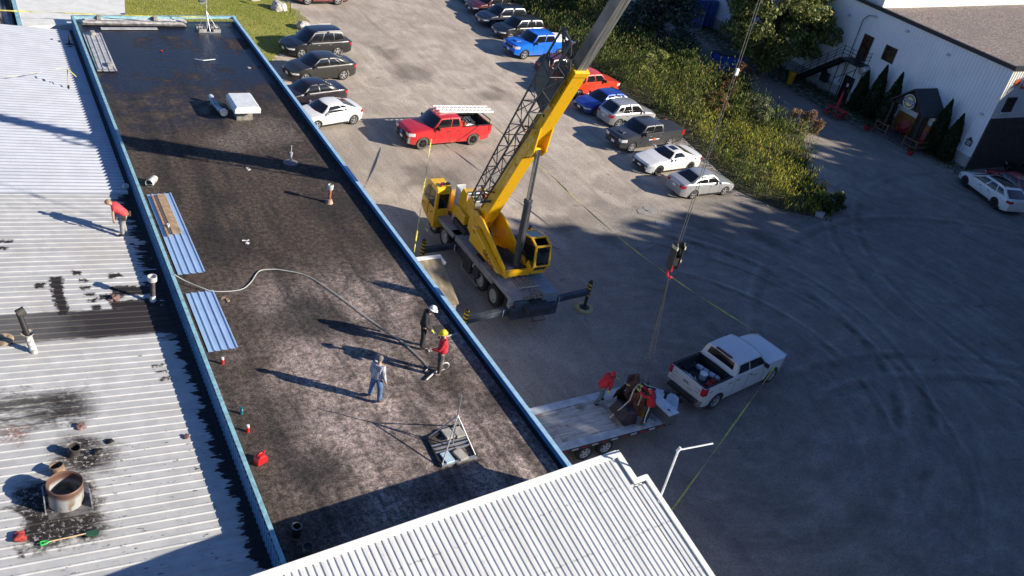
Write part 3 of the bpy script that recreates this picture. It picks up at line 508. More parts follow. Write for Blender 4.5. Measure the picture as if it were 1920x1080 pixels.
# ------------------------------------------------------------------ warehouse entrance and yard furniture
RED = mat('red_paint', (0.42, 0.02, 0.025), .45); WOOD = mat('brown_wood', (0.22, 0.11, 0.05), .7, var=.3, scale=5); DKW = mat('dark_timber', (0.04, 0.028, 0.022), .75, var=.3)
def porch():
    P = thing('entrance_porch', 'dark timber gabled entrance porch with wooden rails on the warehouse front', 'porch', (0, 0, 0))
    rm = mat('dark_shingle', (0.045, 0.05, 0.055), .8, var=.45, scale=11)
    yc, x0, x1, zr, ze, hw = 42.2, 62.9, 65.6, 4.55, 2.95, 1.75
    b = MB()
    for s in (-1, 1):
        A = [(x0, yc, zr), (x1, yc, zr), (x1, yc+s*hw, ze), (x0, yc+s*hw, ze)]; lo = [(a, c, z-.12) for a, c, z in A]
        b.add(A+lo, [(0, 1, 2, 3), (4, 7, 6, 5), (0, 3, 7, 4), (1, 5, 6, 2), (2, 6, 7, 3)])
    b.build('roof', rm, P)
    b = MB(); b.prism([(yc-1.45, 3.08), (yc+1.45, 3.08), (yc, 4.38)], 63.2, 63.27, 'YZ'); b.build('gable', DKW, P)
    b = MB()
    for y in (yc-1.45, yc+1.45):
        b.box((63.25, y, 1.6), (.2, .2, 3.0))
    b.box((63.25, yc, 3.0), (.2, 3.1, .2)); b.build('post', DKW, P)
    b = MB(); b.box((64.3, yc, .12), (2.7, 3.6, .24)); b.build('deck', mat('grey_deck', (0.085, .08, .08), .8, var=.3, scale=4), P)
    b = MB()
    for y0, y1 in ((yc-2.1, yc-.9), (yc+.9, yc+2.1)):
        b = MB()
        for z in (.45, .95): b.bar((63.0, y0, z), (63.0, y1, z), .07)
        for y in (y0, y1): b.bar((63.0, y, .1), (63.0, y, 1.05), .09)
        s = -1 if y0 < yc-1 else 1
        for z in (.5, .95): b.bar((63.0, yc+s*2.1, z), (65.2, yc+s*2.1, z), .07)
        b.build('railing', WOOD, P)
    b = MB(); b.box((65.55, yc, .95), (.10, 4.6, 1.5)); b.build('panelling', mat('orange_wood', (0.33, 0.13, 0.03), .6, var=.3, scale=3), P)
    b = MB(); b.box((65.47, yc, 1.3), (.08, 1.0, 2.1)); d = b.build('door', DKW, P)
    # round sign
    s0 = thing('round_sign', 'round cream and black brewery sign hung on the porch gable', 'sign', (63.12, 42.3, 3.42))
    b = MB(); b.lathe([(0, .0), (.60, .0), (.60, -.07), (0, -.07)], axis='X', n=32); b.build('board', mat('sign_black', (0.02, .02, .03), .4), s0)
    b = MB(); b.lathe([(.50, -.074), (.57, -.078)], axis='X', n=32); b.build('ring', mat('sign_cream', (0.75, .72, .6), .4), s0)
    b = MB(); b.lathe([(0, -.08), (.36, -.076)], axis='X', n=32); b.build('disc', mat('sign_yellow', (0.72, .62, .30), .4), s0)
    b = MB(); b.box((-.085, 0, .02), (.02, 1.16, .24)); b.build('banner', mat('sign_blue', (0.03, .06, .22), .4), s0)
    text_obj('lettering', 'MUSKOKA', .21, mat('sign_white', (.85, .85, .85), .4), s0, (-.10, 0, .02), (R(90), 0, R(-90)), .004)
    for k in range(22):
        if k % 11 in (0,): continue
        a = 2*math.pi*k/22; 
    b = MB()
    for k in range(36):
        a = 2*math.pi*k/36
        if abs(math.sin(a)) < .28: continue
        b.box((-.076, .43*math.cos(a), .43*math.sin(a)), (.01, .035, .05), M=Matrix.Rotation(a-R(90), 3, 'X'))
    b.build('small_lettering', mat('sign_cream', (0,0,0)), s0)
    def chair(name, lab, loc, rz):
        c = thing(name, lab, 'chair', loc, rz, 'red slatted deck chairs at the porch')
        b = MB()
        for k in range(4): b.box((-.22+.15*k, 0, .36-.0*k), (.12, .6, .03))
        b.build('seat', RED, c)
        b = MB()
        for k in range(5): b.bar((.3, -.26+.13*k, .3), (.58, (-.26+.13*k)*1.15, 1.05+(.06 if k in (1, 2, 3) else 0)), .11, .025)
        b.build('backrest', RED, c)
        for s in (-1, 1):
            b = MB(); b.box((-.28, s*.34, .3), (.1, .04, .6)); b.build('leg', RED, c)
            b = MB(); b.bar((-.1, s*.34, .3), (.6, s*.34, .02), .04, .1); b.build('leg', RED, c)
            b = MB(); b.box((0, s*.36, .6), (.75, .13, .03)); b.build('armrest', RED, c)
        return c
    chair('deck_chair', 'red slatted deck chair left of the porch door under the sign', (64.7, 43.15, .24), R(0))
    c2 = chair('deck_chair', 'red slatted deck chair right of the porch opening', (64.6, 41.0, .24), R(0))
    t = thing('picnic_table', 'red picnic table in the shaded lane left of the porch', 'table', (61.4, 47.2, 0), R(12)); 
    b = MB(); [b.box((-.32+.16*k, 0, .74), (.14, 1.8, .04)) for k in range(5)]; b.build('table_top', RED, t)
    for s in (-1, 1):
        b = MB(); [b.box((s*.72+dx, 0, .44), (.13, 1.8, .04)) for dx in (-.07, .08)]; b.build('bench', RED, t)
    for y in (-.62, .62):
        b = MB(); b.bar((-.25, y, .72), (-.6, y, 0), .05, .1); b.bar((.25, y, .72), (.6, y, 0), .05, .1); b.bar((-.75, y, .4), (.75, y, .4), .05, .1); b.build('leg', RED, t)
    u = thing('closed_umbrella', 'closed red umbrella standing through the picnic table', 'umbrella', (61.4, 47.2, 0)); b = MB(); b.tube((0, 0, 0), (0, 0, 2.2), .025, n=6); b.build('pole', STEEL, u)
    b = MB(); b.lathe([(.16, .95), (.15, 1.3), (.10, 1.9), (.03, 2.3), (.0, 2.35)], n=12); b.lathe([(.02, .95), (.16, .95)], n=12); b.build('canopy', RED, u, smooth=True)
    y = thing('bin', 'yellow plastic bin at the foot of the outdoor stair', 'bin', (62.9, 54.2, 0), R(20)); b = MB(); b.lathe([(0, 0), (.24, 0), (.34, .95), (.36, .95), (.36, 1.0)], n=14); ym = mat('yellow_plastic', (0.62, 0.30, 0.01), .5); b.build('body', ym, y, smooth=True)
    b = MB(); b.lathe([(.37, 1.0), (.34, 1.08), (0, 1.12)], n=14); b.build('lid', ym, y, smooth=True)
    # planters with red rim, edging stones
    for i, (x_, y_) in enumerate(((62.6, 44.6), (62.5, 40.0))):
        p = thing('flower_tub', ['dark red tub standing left of the porch rail', 'dark red tub standing right of the porch rail'][i], 'planter', (x_, y_, 0), 0, 'dark red tubs by the porch'); b = MB(); b.lathe([(0, .0), (.2, 0), (.27, .4), (.22, .4), (.2, .3), (0, .3)], n=12); b.build('pot', RED, p, smooth=True)
        N = 160; leaves('foliage', np.array([0, 0, .45])+nrg.normal(size=(N, 3))*[.14, .14, .08], nrg.uniform(.04, .08, N), tints(N, [(.05, .10, .02), (.25, .03, .02)], [4, 1]), p)
porch()
def misc_yard():
    bm_ = mat('dumpster_blue', (0.02, 0.08, 0.42), .45, var=.25)
    D = thing('dumpster', 'blue steel dumpster with dark lid behind the weeds', 'dumpster', (57.6, 57.2, 0), R(-18))
    b = MB(); b.prism([(-.95, .12), (.75, .12), (1.0, 1.1), (1.0, 1.35), (-.95, 1.6)], -1.1, 1.1, 'YZ'); o = b.build('body', bm_, D, bevel=.02)
    b = MB(); b.add([(-1.1, -.97, 1.63), (1.1, -.97, 1.63), (1.1, 1.03, 1.38), (-1.1, 1.03, 1.38), (-1.1, -.97, 1.68), (1.1, -.97, 1.68), (1.1, 1.03, 1.43), (-1.1, 1.03, 1.43)], [(0, 1, 2, 3), (4, 7, 6, 5), (0, 4, 5, 1), (1, 5, 6, 2), (2, 6, 7, 3), (3, 7, 4, 0)]); b.build('lid', BLACK, D)
    for s in (-1, 1): b = MB(); b.box((s*1.15, 0, .9), (.12, 1.1, .2)); b.build('fork_pocket', bm_, D)
    b = MB(); b.box((-.45, -.965, 1.0), (.35, .02, .2)); b.box((.5, -.965, 1.0), (.3, .02, .18)); b.build('sticker', mat('sticker', (.6, .62, .6), .5), D)
    cb = mat('container_blue', (0.015, 0.06, 0.26), .5, var=.2, scale=1.5)
    C = thing('shipping_container', 'dark blue ribbed shipping container beside the warehouse', 'container', (63.0, 68.4, 0), R(0))
    b = MB(); b.box((1.2, 6, 1.45), (2.3, 12, 2.6)); b.build('box', cb, C)
    b = MB(); ribbed(b, (.02, 0, .2), (0, 1, 0), (0, 0, 1), (-1, 0, 0), 12, 2.6, pitch=.28, depth=.04); b.build('side_wall', cb, C, fix=False)
    b = MB(); b.box((.62, -.06, 1.45), (1.1, .06, 2.45)); o = b.build('door', cb, C); b = MB(); b.box((1.78, -.06, 1.45), (1.1, .06, 2.45)); b.build('door', cb, C)
    b = MB(); [b.tube((x, -.12, .2), (x, -.12, 2.7), .02, n=6) for x in (.35, .9, 1.5, 2.1)]; b.build('lock_rod', STEEL, C)
    W = thing('white_trailer', 'plain white box trailer parked behind the chain link fence', 'trailer', (58.6, 72.5, 0), R(-6)); b = MB(); b.box((0, 3, 2.0), (2.5, 9, 2.6)); b.build('box', mat('white_siding', (.62, .65, .68), .5), W, bevel=.04)
    b = MB(); b.box((0, 3, .6), (.9, 8, .25)); b.build('chassis', BLACK, W)
    for s in (-1, 1):
        for y_ in (4.2, 5.4): b = MB(); b.lathe([(0, -.14), (.45, -.14), (.45, .14), (0, .14)], c=(s*1.05, y_, .45), axis='X', n=16); b.build('wheel', RUBBER, W)
    Fc = thing('chain_link_fence', 'grey chain link fence with pipe rails in front of the blue container', 'fence', (0, 0, 0)); b = MB()
    P = [(56.5, 65.4), (58.8, 66.3), (61.0, 67.0), (63.2, 67.6)]
    for x, y in P: b.tube((x, y, 0), (x, y, 1.9), .035, n=6)
    b.build('post', STEEL, Fc); b = MB(); b.path([(x, y, 1.85) for x, y in P], .025); b.path([(x, y, .1) for x, y in P], .02); b.build('rail', STEEL, Fc)
    b = MB()
    for (x0, y0), (x1, y1) in zip(P[:-1], P[1:]):
        k = 9
        for i in range(k):
            b.bar((lerp(x0, x1, i/k), lerp(y0, y1, i/k), .1), (lerp(x0, x1, min(1, (i+4)/k)), lerp(y0, y1, min(1, (i+4)/k)), .1+1.75*min(1, (k-i)/4)), .008)
            b.bar((lerp(x0, x1, (i+1)/k), lerp(y0, y1, (i+1)/k), .1), (lerp(x0, x1, max(0, (i-3)/k)), lerp(y0, y1, max(0, (i-3)/k)), .1+1.75*min(1, (i+1)/4)), .008)
    b.build('mesh_wire', STEEL, Fc)
    Pl = thing('pallet', 'grey slatted pallet leaning on the warehouse foundation', 'pallet', (64.9, 64.6, 0)); b = MB()
    for k in range(12): b.bar((0, -1.5+.27*k, .0), (.55, -1.5+.27*k, 1.5), .13, .03)
    gm = mat('grey_wood', (.30, .28, .27), .8, var=.25); b.build('slat', gm, Pl); b = MB(); [b.bar((.55*t+.04, -1.6, 1.5*t), (.55*t+.04, 1.6, 1.5*t), .08) for t in (.08, .5, .92)]; b.build('bearer', gm, Pl)
    rk = mat('pale_rock', (.42, .39, .36), .85, var=.35, scale=4)
    for i, (x, y, s, lab) in enumerate(((22.3, 65.8, .55, 'pale boulder on the grass edge above the black wagon'), (21.6, 70.2, .62, 'pale boulder with a post beside it near the red vehicle at the top'), (20.3, 72.6, .6, 'pinkish boulder at the top edge of the lawn'))):
        bm = bmesh.new(); bmesh.ops.create_icosphere(bm, subdivisions=3, radius=s)
        for v in bm.verts: q = v.co*2.1+Vector((i*9, 0, 0)); v.co *= 1+.28*mnoise.noise(q)+.1*mnoise.noise(q*2.5); v.co.z = max(v.co.z*.8, -s*.35)
        me = bpy.data.meshes.new('boulder'); bm.to_mesh(me); bm.free(); me.materials.append(rk); o = bpy.data.objects.new('boulder', me); COL.objects.link(o); o.location = (x, y, s*.35); tag(o, lab, 'boulder', 'boulders along the lawn edge')
    S = thing('marker_post', 'thin dark marker post beside the boulder on the lawn', 'post', (22.25, 69.3, 0)); b = MB(); b.tube((0, 0, 0), (0, 0, 1.9), .03, n=6); b.build('pole', BLACK, S); b = MB(); b.box((0, 0, 1.8), (.06, .3, .25)); b.build('cap', BLACK, S)
    b = MB(); 
    bm = bmesh.new(); bmesh.ops.create_cube(bm, size=1.0)
    me = bpy.data.meshes.new('slab'); bm.to_mesh(me); bm.free(); me.materials.append(mat('concrete', (0,0,0))); o = bpy.data.objects.new('concrete_slab', me); COL.objects.link(o); o.scale = (.9, .5, .22); o.location = (45.6, 33.2, .1); o.rotation_euler = (0, .1, .6)
    bv = o.modifiers.new('b', 'BEVEL'); bv.width = .05; bv.segments = 2; tag(o, 'broken concrete slab lying in the weeds at their tip', 'concrete slab')
    U_ = thing('utility_post', 'slim grey pipe stand in the yard behind the crane cab', 'post', (22.9, 36.6, 0)); b = MB(); b.tube((0, 0, 0), (0, 0, 1.5), .04, n=6); b.build('pole', BLACK, U_); b = MB(); b.box((.3, 0, .45), (.22, .2, .5)); b.build('can', STEEL, U_)
misc_yard()
# ------------------------------------------------------------------ trees
BARK = mat('bark', (0.11, 0.085, 0.065), .9, var=.4, scale=9)
def tree(label, loc, h, cr, cols, wts, n=9000, leaf=.16, base=.25, group=None, shape='round', name='leafy_tree', seed=1, cat='tree', trunk_r=.16, clumps=46):
    rg = np.random.default_rng(seed); T = thing(name, label, cat, loc, 0, group)
    b = MB(); zt = h*.86; b.tube((0, 0, 0), (.05*h*.1, 0, zt*.5), trunk_r, trunk_r*.6, n=9); b.tube((.05*h*.1, 0, zt*.5), (0, .1, zt), trunk_r*.6, .02, n=7)
    cc = []
    for k in range(clumps):
        if shape == 'round':
            a = rg.uniform(0, 2*math.pi); u = rg.uniform(-1, 1); rr = rg.uniform(.45, 1)**.6; zc = h*(base+1)/2
            wv = 1+.22*math.sin(a*3+seed)+.12*math.sin(a*5+u*4)
            c = np.array([math.cos(a)*math.sqrt(1-u*u)*cr*rr*wv, math.sin(a)*math.sqrt(1-u*u)*cr*rr*wv, zc+u*h*(1-base)/2*rr*.98]); s = cr*rg.uniform(.16, .30)
        else:
            t = rg.uniform(0, 1)**.8; z = h*(base+(1-base)*t); rad = cr*(1-t)**.8*rg.uniform(.55, 1.05); a = rg.uniform(0, 2*math.pi); c = np.array([math.cos(a)*rad, math.sin(a)*rad, z-rad*.12]); s = cr*(.22*(1-t)+.08)
        cc.append((c, s))
        if k % 2 == 0: zb = max(.3, c[2]*.55); b.tube((0, 0, zb), tuple(c), trunk_r*.25, .012, n=5)
    b.build('trunk', BARK, T, smooth=True)
    P = []; TT = []
    w_ = np.array([s**2 for c, s in cc]); idx = rg.choice(len(cc), n, p=w_/w_.sum())
    cen = np.array([c for c, s in cc])[idx]; sz = np.array([s for c, s in cc])[idx]
    d = rg.normal(size=(n, 3)); d /= np.linalg.norm(d, axis=1, keepdims=True); r_ = rg.uniform(.2, 1.1, n)**.5
    pts = cen+d*(sz*r_)[:, None]*np.array([1.15, 1.15, .8]); pts[:, 2] = np.maximum(pts[:, 2], .15)
    ct = rg.normal(0, .18, len(cc))[idx]; tt = tints(n, cols, wts, .2)*(1+ct)[:, None]
    leaves('crown', pts, rg.uniform(.6, 1.3, n)*leaf, tt, T, elong=1.7); return T
def arborvitae(lab, loc, h, r, sd):
    T = thing('arborvitae', lab, 'shrub', loc, 0, 'dark pointed evergreens along the warehouse wall')
    b = MB(); b.tube((0, 0, 0), (0, 0, h*.9), .06, .01, n=6); b.build('trunk', BARK, T)
    N = 5200; rg = np.random.default_rng(sd); t = rg.uniform(0, 1, N)**1.15; z = .1+h*t*.98; a = rg.uniform(0, 2*math.pi, N)
    prof = np.interp(t, [0, .12, .4, .75, .93, 1], [.75, 1, .92, .52, .2, .03])*(1+.12*np.sin(a*4+z*2.1)+.08*np.sin(a*7-z*3))
    rr = r*prof*rg.uniform(.72, 1.04, N); x = rr*np.cos(a); y = rr*np.sin(a)
    k2 = rg.uniform(0, 1, N) < .12; x = np.where(k2 & (t > .55), x*.5+.22*r, x); z = np.where(k2 & (t > .55), z*.93, z)
    leaves('foliage', np.stack([x, y, z], 1), rg.uniform(.05, .10, N), tints(N, [(.018, .040, .012), (.030, .058, .016), (.045, .07, .02)], [4, 3, 1], .25), T, elong=2.4, updir=1.1)
for i, (x, y, h, r_, lab) in enumerate(((65.0, 48.35, 3.5, .62, 'pointed dark evergreen nearest the lower warehouse door'), (64.95, 46.8, 4.6, .70, 'tall pointed evergreen, second from the lower door'), (64.7, 45.0, 4.7, .68, 'pointed evergreen hard against the left side of the porch'), (64.9, 40.1, 4.5, .66, 'pointed evergreen just right of the porch'), (64.95, 38.75, 3.9, .62, 'pointed evergreen nearest the warehouse corner'))):
    arborvitae(lab, (x, y, 0), h, r_, 20+i)
MAPLE = [(.13, .165, .045), (.19, .21, .06), (.28, .27, .09), (.07, .10, .03)]
tree('broad yellowish green tree standing against the warehouse wall', (60.9, 56.4, 0), 9.6, 4.1, MAPLE, [4, 4, 3, 2], n=24000, leaf=.20, base=.08, seed=3, clumps=80)
tree('blue green spruce beside the crane boom at the top', (54.6, 63.6, 0), 10.5, 4.0, [(.07, .10, .085), (.11, .15, .12), (.045, .07, .055), (.17, .19, .13)], [4, 3, 4, 1], n=17000, leaf=.21, base=.03, seed=8, shape='cone', name='spruce_tree', clumps=150)
DK = [(.035, .06, .014), (.055, .085, .02), (.09, .11, .03)]
tree('dark bushy tree at the top edge right of the crane boom', (50.5, 72.5, 0), 6.5, 3.0, DK, [4, 3, 1], n=6000, leaf=.22, base=.05, seed=11, group='dark trees at the back of the weeds')
tree('dark round tree at the top behind the parked vehicles', (47.0, 79.5, 0), 7.5, 3.2, DK, [4, 3, 1], n=6000, leaf=.22, base=.08, seed=12, group='dark trees at the back of the weeds')
tree('tall dark tree beyond the top edge, shading the parking row', (54.0, 82.0, 0), 11, 3.8, DK, [4, 3, 1], n=7000, leaf=.25, base=.1, seed=13, group='dark trees at the back of the weeds')
for i, (x, y, h, r_, lab, cols) in enumerate(((46.6, 54.2, 3.5, 1.2, 'pale yellow green bush catching the sun behind the orange pickup', [(.26, .28, .07), (.17, .20, .05), (.33, .33, .11)]), (48.2, 47.4, 2.6, 1.0, 'reddish leaved bush behind the silver crossover', [(.33, .15, .07), (.22, .20, .06), (.12, .14, .03)]),
        (55.0, 44.4, 1.9, 1.25, 'pinkish brown seeding bush at the right edge of the weeds', [(.34, .20, .14), (.26, .15, .10), (.20, .18, .08)]), (51.3, 46.1, 2.4, 1.1, 'silvery green bush in the middle of the sunlit weeds', [(.27, .28, .16), (.18, .20, .09), (.12, .14, .05)]),
        (55.0, 52.4, 2.6, 1.1, 'dark bush with orange red tips before the dumpster', [(.40, .09, .04), (.06, .07, .025), (.05, .065, .02), (.09, .07, .035)]), (52.2, 50.6, 2.5, .8, 'small bush with a few orange leaves in shade', [(.42, .12, .06), (.06, .08, .02), (.06, .075, .022)]),
        (46.9, 33.9, 1.3, 1.15, 'round dark green bush at the very tip of the weeds', DK), (49.6, 58.6, 2.8, 1.3, 'dark green bush under the spruce', DK), (51.5, 55.5, 2.7, 1.1, 'upright green bush behind the pale one', [(.07, .11, .02), (.10, .14, .03), (.05, .08, .018)]))):
    tree(lab, (x, y, 0), h, r_, cols, [4, 3, 3, 3][:len(cols)], n=2600, leaf=.10, base=.04, seed=30+i, name='bush', cat='bush', trunk_r=.04, clumps=26, group='bushes among the weeds')
# ------------------------------------------------------------------ weed bed
BED = [(42.6, 82), (43.8, 70), (43.7, 60), (43.6, 54), (43.7, 50.2), (43.9, 47), (43.2, 42.4), (42.6, 39.2), (41.9, 36.9), (43.2, 34.6), (44.6, 33.2), (46.4, 32.8), (47.6, 34.2), (49.8, 38.5), (52.4, 41.6), (54.8, 44.2), (54.6, 49), (55.2, 54.4), (54.9, 60), (56.0, 66), (57, 82)]
def inside(x, y, poly):
    c = np.zeros(len(x), bool); j = len(poly)-1
    for i in range(len(poly)):
        xi, yi = poly[i]; xj, yj = poly[j]
        c ^= ((yi > y) != (yj > y)) & (x < (xj-xi)*(y-yi)/(yj-yi+1e-9)+xi); j = i
    return c
def weeds():
    N = 13500; x = nrg.uniform(41.5, 59, N); y = nrg.uniform(30.8, 82, N)
    k = inside(x+nrg.normal(0, .3, N), y+nrg.normal(0, .3, N), BED) & ((y < 66) | (nrg.uniform(0, 1, N) < .6)); x, y = x[k], y[k]; n = len(x)
    nz = np.array([mnoise.noise(Vector((a*.35, b*.35, 0))) for a, b in zip(x, y)]); nz2 = np.array([mnoise.noise(Vector((a*.16+7, b*.16, 3))) for a, b in zip(x, y)])
    nz3 = np.array([mnoise.noise(Vector((a*1.1, b*1.1, 5))) for a, b in zip(x, y)]); kp = nrg.uniform(0, 1, n) < np.clip(.95+nz3*1.3, .25, 1); x, y, nz, nz2, nz3 = x[kp], y[kp], nz[kp], nz2[kp], nz3[kp]; n = len(x); H = np.clip(1.15+nz*.7+nz3*.75+nrg.normal(0, .26, n), .3, 2.5); tip = np.clip((y-31)/6, .35, 1); H *= tip; H *= np.where(y > 50, 1.35, 1.0)
    gold = nrg.uniform(0, 1, n) < np.where(nz2+.5*nz3 > .12, .75, .07)*np.interp(y, [31, 36, 45, 52, 56], [.4, 1, 1, .35, 0])
    C = []; S = []; T = []
    PER = 14
    for j in range(PER):
        t = (j+nrg.uniform(0, 1, n))/PER
        lean = nrg.normal(0, .12, (n, 2)); C.append(np.stack([x+lean[:, 0]*(.4+t)*H, y+lean[:, 1]*(.4+t)*H, H*(.12+.9*t)], 1)); S.append(nrg.uniform(.03, .07, n))
        g = tints(n, [(.075, .105, .02), (.125, .15, .035), (.045, .07, .016), (.19, .17, .07), (.12, .075, .04)], [4, 3, 3.4, 1.0, .5], .25)*(1+.4*nz+.35*nz3)[:, None]
        dry = (nz > .32)[:, None]; g = np.where(dry & (nrg.uniform(0, 1, n) < .5)[:, None], g*[1.6, 1.1, 1.2], g)
        yl = tints(n, [(.40, .34, .03), (.30, .30, .045), (.20, .23, .045)], [3, 3, 2], .18); br_ = (1+.45*np.interp(t, [0, 1], [-.6, 1]))[:, None]; T.append(np.where((gold & (t > .62))[:, None], yl*1.15, g*br_*1.12))  # shade painted into the tint: low leaves darker, tips brighter
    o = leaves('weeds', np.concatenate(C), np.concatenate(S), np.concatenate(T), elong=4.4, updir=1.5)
    tag(o, 'tall goldenrod and mixed weeds filling the strip between the parked vehicles and the warehouse lane', 'weeds', kind='stuff')
    n = NT('weed_soil'); a = n.noise(1.4, 5); m = n.fin(n.mix(n.step(a, .35, .65), (.035, .04, .016), (.075, .065, .035)), .95)
    b = MB(); b.prism([(px+rnd.uniform(-.2, .2), py+rnd.uniform(-.2, .2)) for px, py in BED], 0, .04); tag(b.build('weed_soil', m, loc=(0, 0, .004)), kind='structure')
    # low scattered verge plants
    N = 9000; x = nrg.uniform(40.5, 60, N); y = nrg.uniform(29.5, 66, N); k = ~inside(x, y, BED) & inside(x+nrg.normal(0, .55, N), y+nrg.normal(0, .55, N), BED); x, y = x[k], y[k]; n_ = len(x)
    x2 = nrg.uniform(63.0, 65.5, 5200); y2 = nrg.uniform(36, 68, 5200); k = (nrg.uniform(0, 1, 5200) < np.clip((x2-62.8)/2.2, 0, 1)) & ~((y2 > 40) & (y2 < 44.6)); x2, y2 = x2[k], y2[k]
    X = np.concatenate([x, x2]); Y = np.concatenate([y, y2]); n_ = len(X)
    o = leaves('verge_plants', np.stack([X, Y, nrg.uniform(.04, .28, n_)], 1), nrg.uniform(.05, .11, n_), tints(n_, [(.06, .085, .02), (.10, .11, .03), (.15, .13, .06)], [4, 3, 1]), elong=2.2, updir=.6)
    tag(o, 'low verge plants scattered round the weeds and along the warehouse wall', 'plants', kind='stuff')
weeds()
# ------------------------------------------------------------------ wood beyond the right edge, shading the yard
def wood():
    rg = np.random.default_rng(99); C = []; S = []; b = MB(); spots = []
    for i in range(15):
        for j in range(3 if i < 7 else 5):
            spots.append((50.5+i*4.6+rg.uniform(-.6, .6), 7.6+(3.0+max(0, i*4.6+50.5-80)*.62 if i > 6 else 0)-j*4.0+rg.uniform(-.6, .6), (19.6 if 3 <= i <= 6 else 21.4)+rg.uniform(-1.2, 1.0)))
    for j in range(15):
        for i in range(4):
            spots.append((50.2+i*4.6+rg.uniform(-.5, .5), -3.5-j*3.6+rg.uniform(-.5, .5), 21.4+rg.uniform(-1.0, 1.0)))
    for x, y, h in spots:
        b.tube((x, y, 0), (x, y, h*.8), .28, .08, n=6); n = 1500; u = rg.uniform(-1, 1, n); a = rg.uniform(0, 6.283, n); r_ = rg.uniform(.3, 1, n)**.5
        C.append(np.stack([x+np.cos(a)*np.sqrt(1-u*u)*3.1*r_, y+np.sin(a)*np.sqrt(1-u*u)*3.1*r_, h*.52+u*h*.48*r_], 1)); S.append(rg.uniform(.6, 1.25, n))
    C = np.concatenate(C); S = np.concatenate(S); C[:, 2] = np.maximum(C[:, 2], .3); n = len(C)
    o = leaves('woodland', C, S, tints(n, DK, [3, 3, 2], .25), elong=1.3); tag(o, 'dense wood of tall green trees along the east side of the yard', 'woodland', kind='stuff')
    t = b.build('trunks', BARK, o); t['kind'] = 'stuff'
wood()
# ------------------------------------------------------------------ vehicles
def wheel(parent, c, r, wd, side, rim, spokes=5, tyre=None, hubk=.64):
    """wheel with its axle along Y, outer face on side*Y"""
    b = MB(); hw = wd/2; b.lathe([(r*hubk, -hw*.9), (r*.93, -hw), (r, -hw*.72), (r, hw*.72), (r*.93, hw), (r*hubk, hw*.9)], n=24, axis='Y', c=c); t = b.build('wheel', tyre or RUBBER, parent, smooth=True)
    b = MB(); o = side*hw; k = r*hubk
    b.lathe([(k*1.02, o*.92), (k*.97, o*.95), (k*.86, o*.72)], n=24, axis='Y', c=c)
    for i in range(spokes):
        a = 2*math.pi*i/spokes+.3; ca, sa = math.cos(a), math.sin(a); p = Vector((c[0], c[1]+o*.86, c[2])); q = p+Vector((ca*k*.95, o*.03, sa*k*.95)); b.bar(p, q, k*(.30 if spokes < 8 else .17), .02, up=(0, 1, 0))
    b.lathe([(0, o*.95), (k*.24, o*.92), (k*.26, o*.8)], n=12, axis='Y', c=c); b.build('rim', rim, t, smooth=True)
    b = MB(); b.lathe([(0, o*.45), (k*.95, o*.5)], n=20, axis='Y', c=c); b.build('hub_well', BLACK, t)
    return t
BASE = dict(L=4.7, W=1.86, H=1.68, wb=2.75, foh=.92, r=.36, nose=.84, cowl=1.06, deck=1.09, xc=1.12, xr=1.98, xe=4.10, xb=4.55, wr=.74, gc=.22, rearz=1.05, bed=False, pill=(.47,), side0=.12, rs=.8)
def smooth_step(a, b, x): t = min(1, max(0, (x-a)/(b-a))); return t*t*(3-2*t)
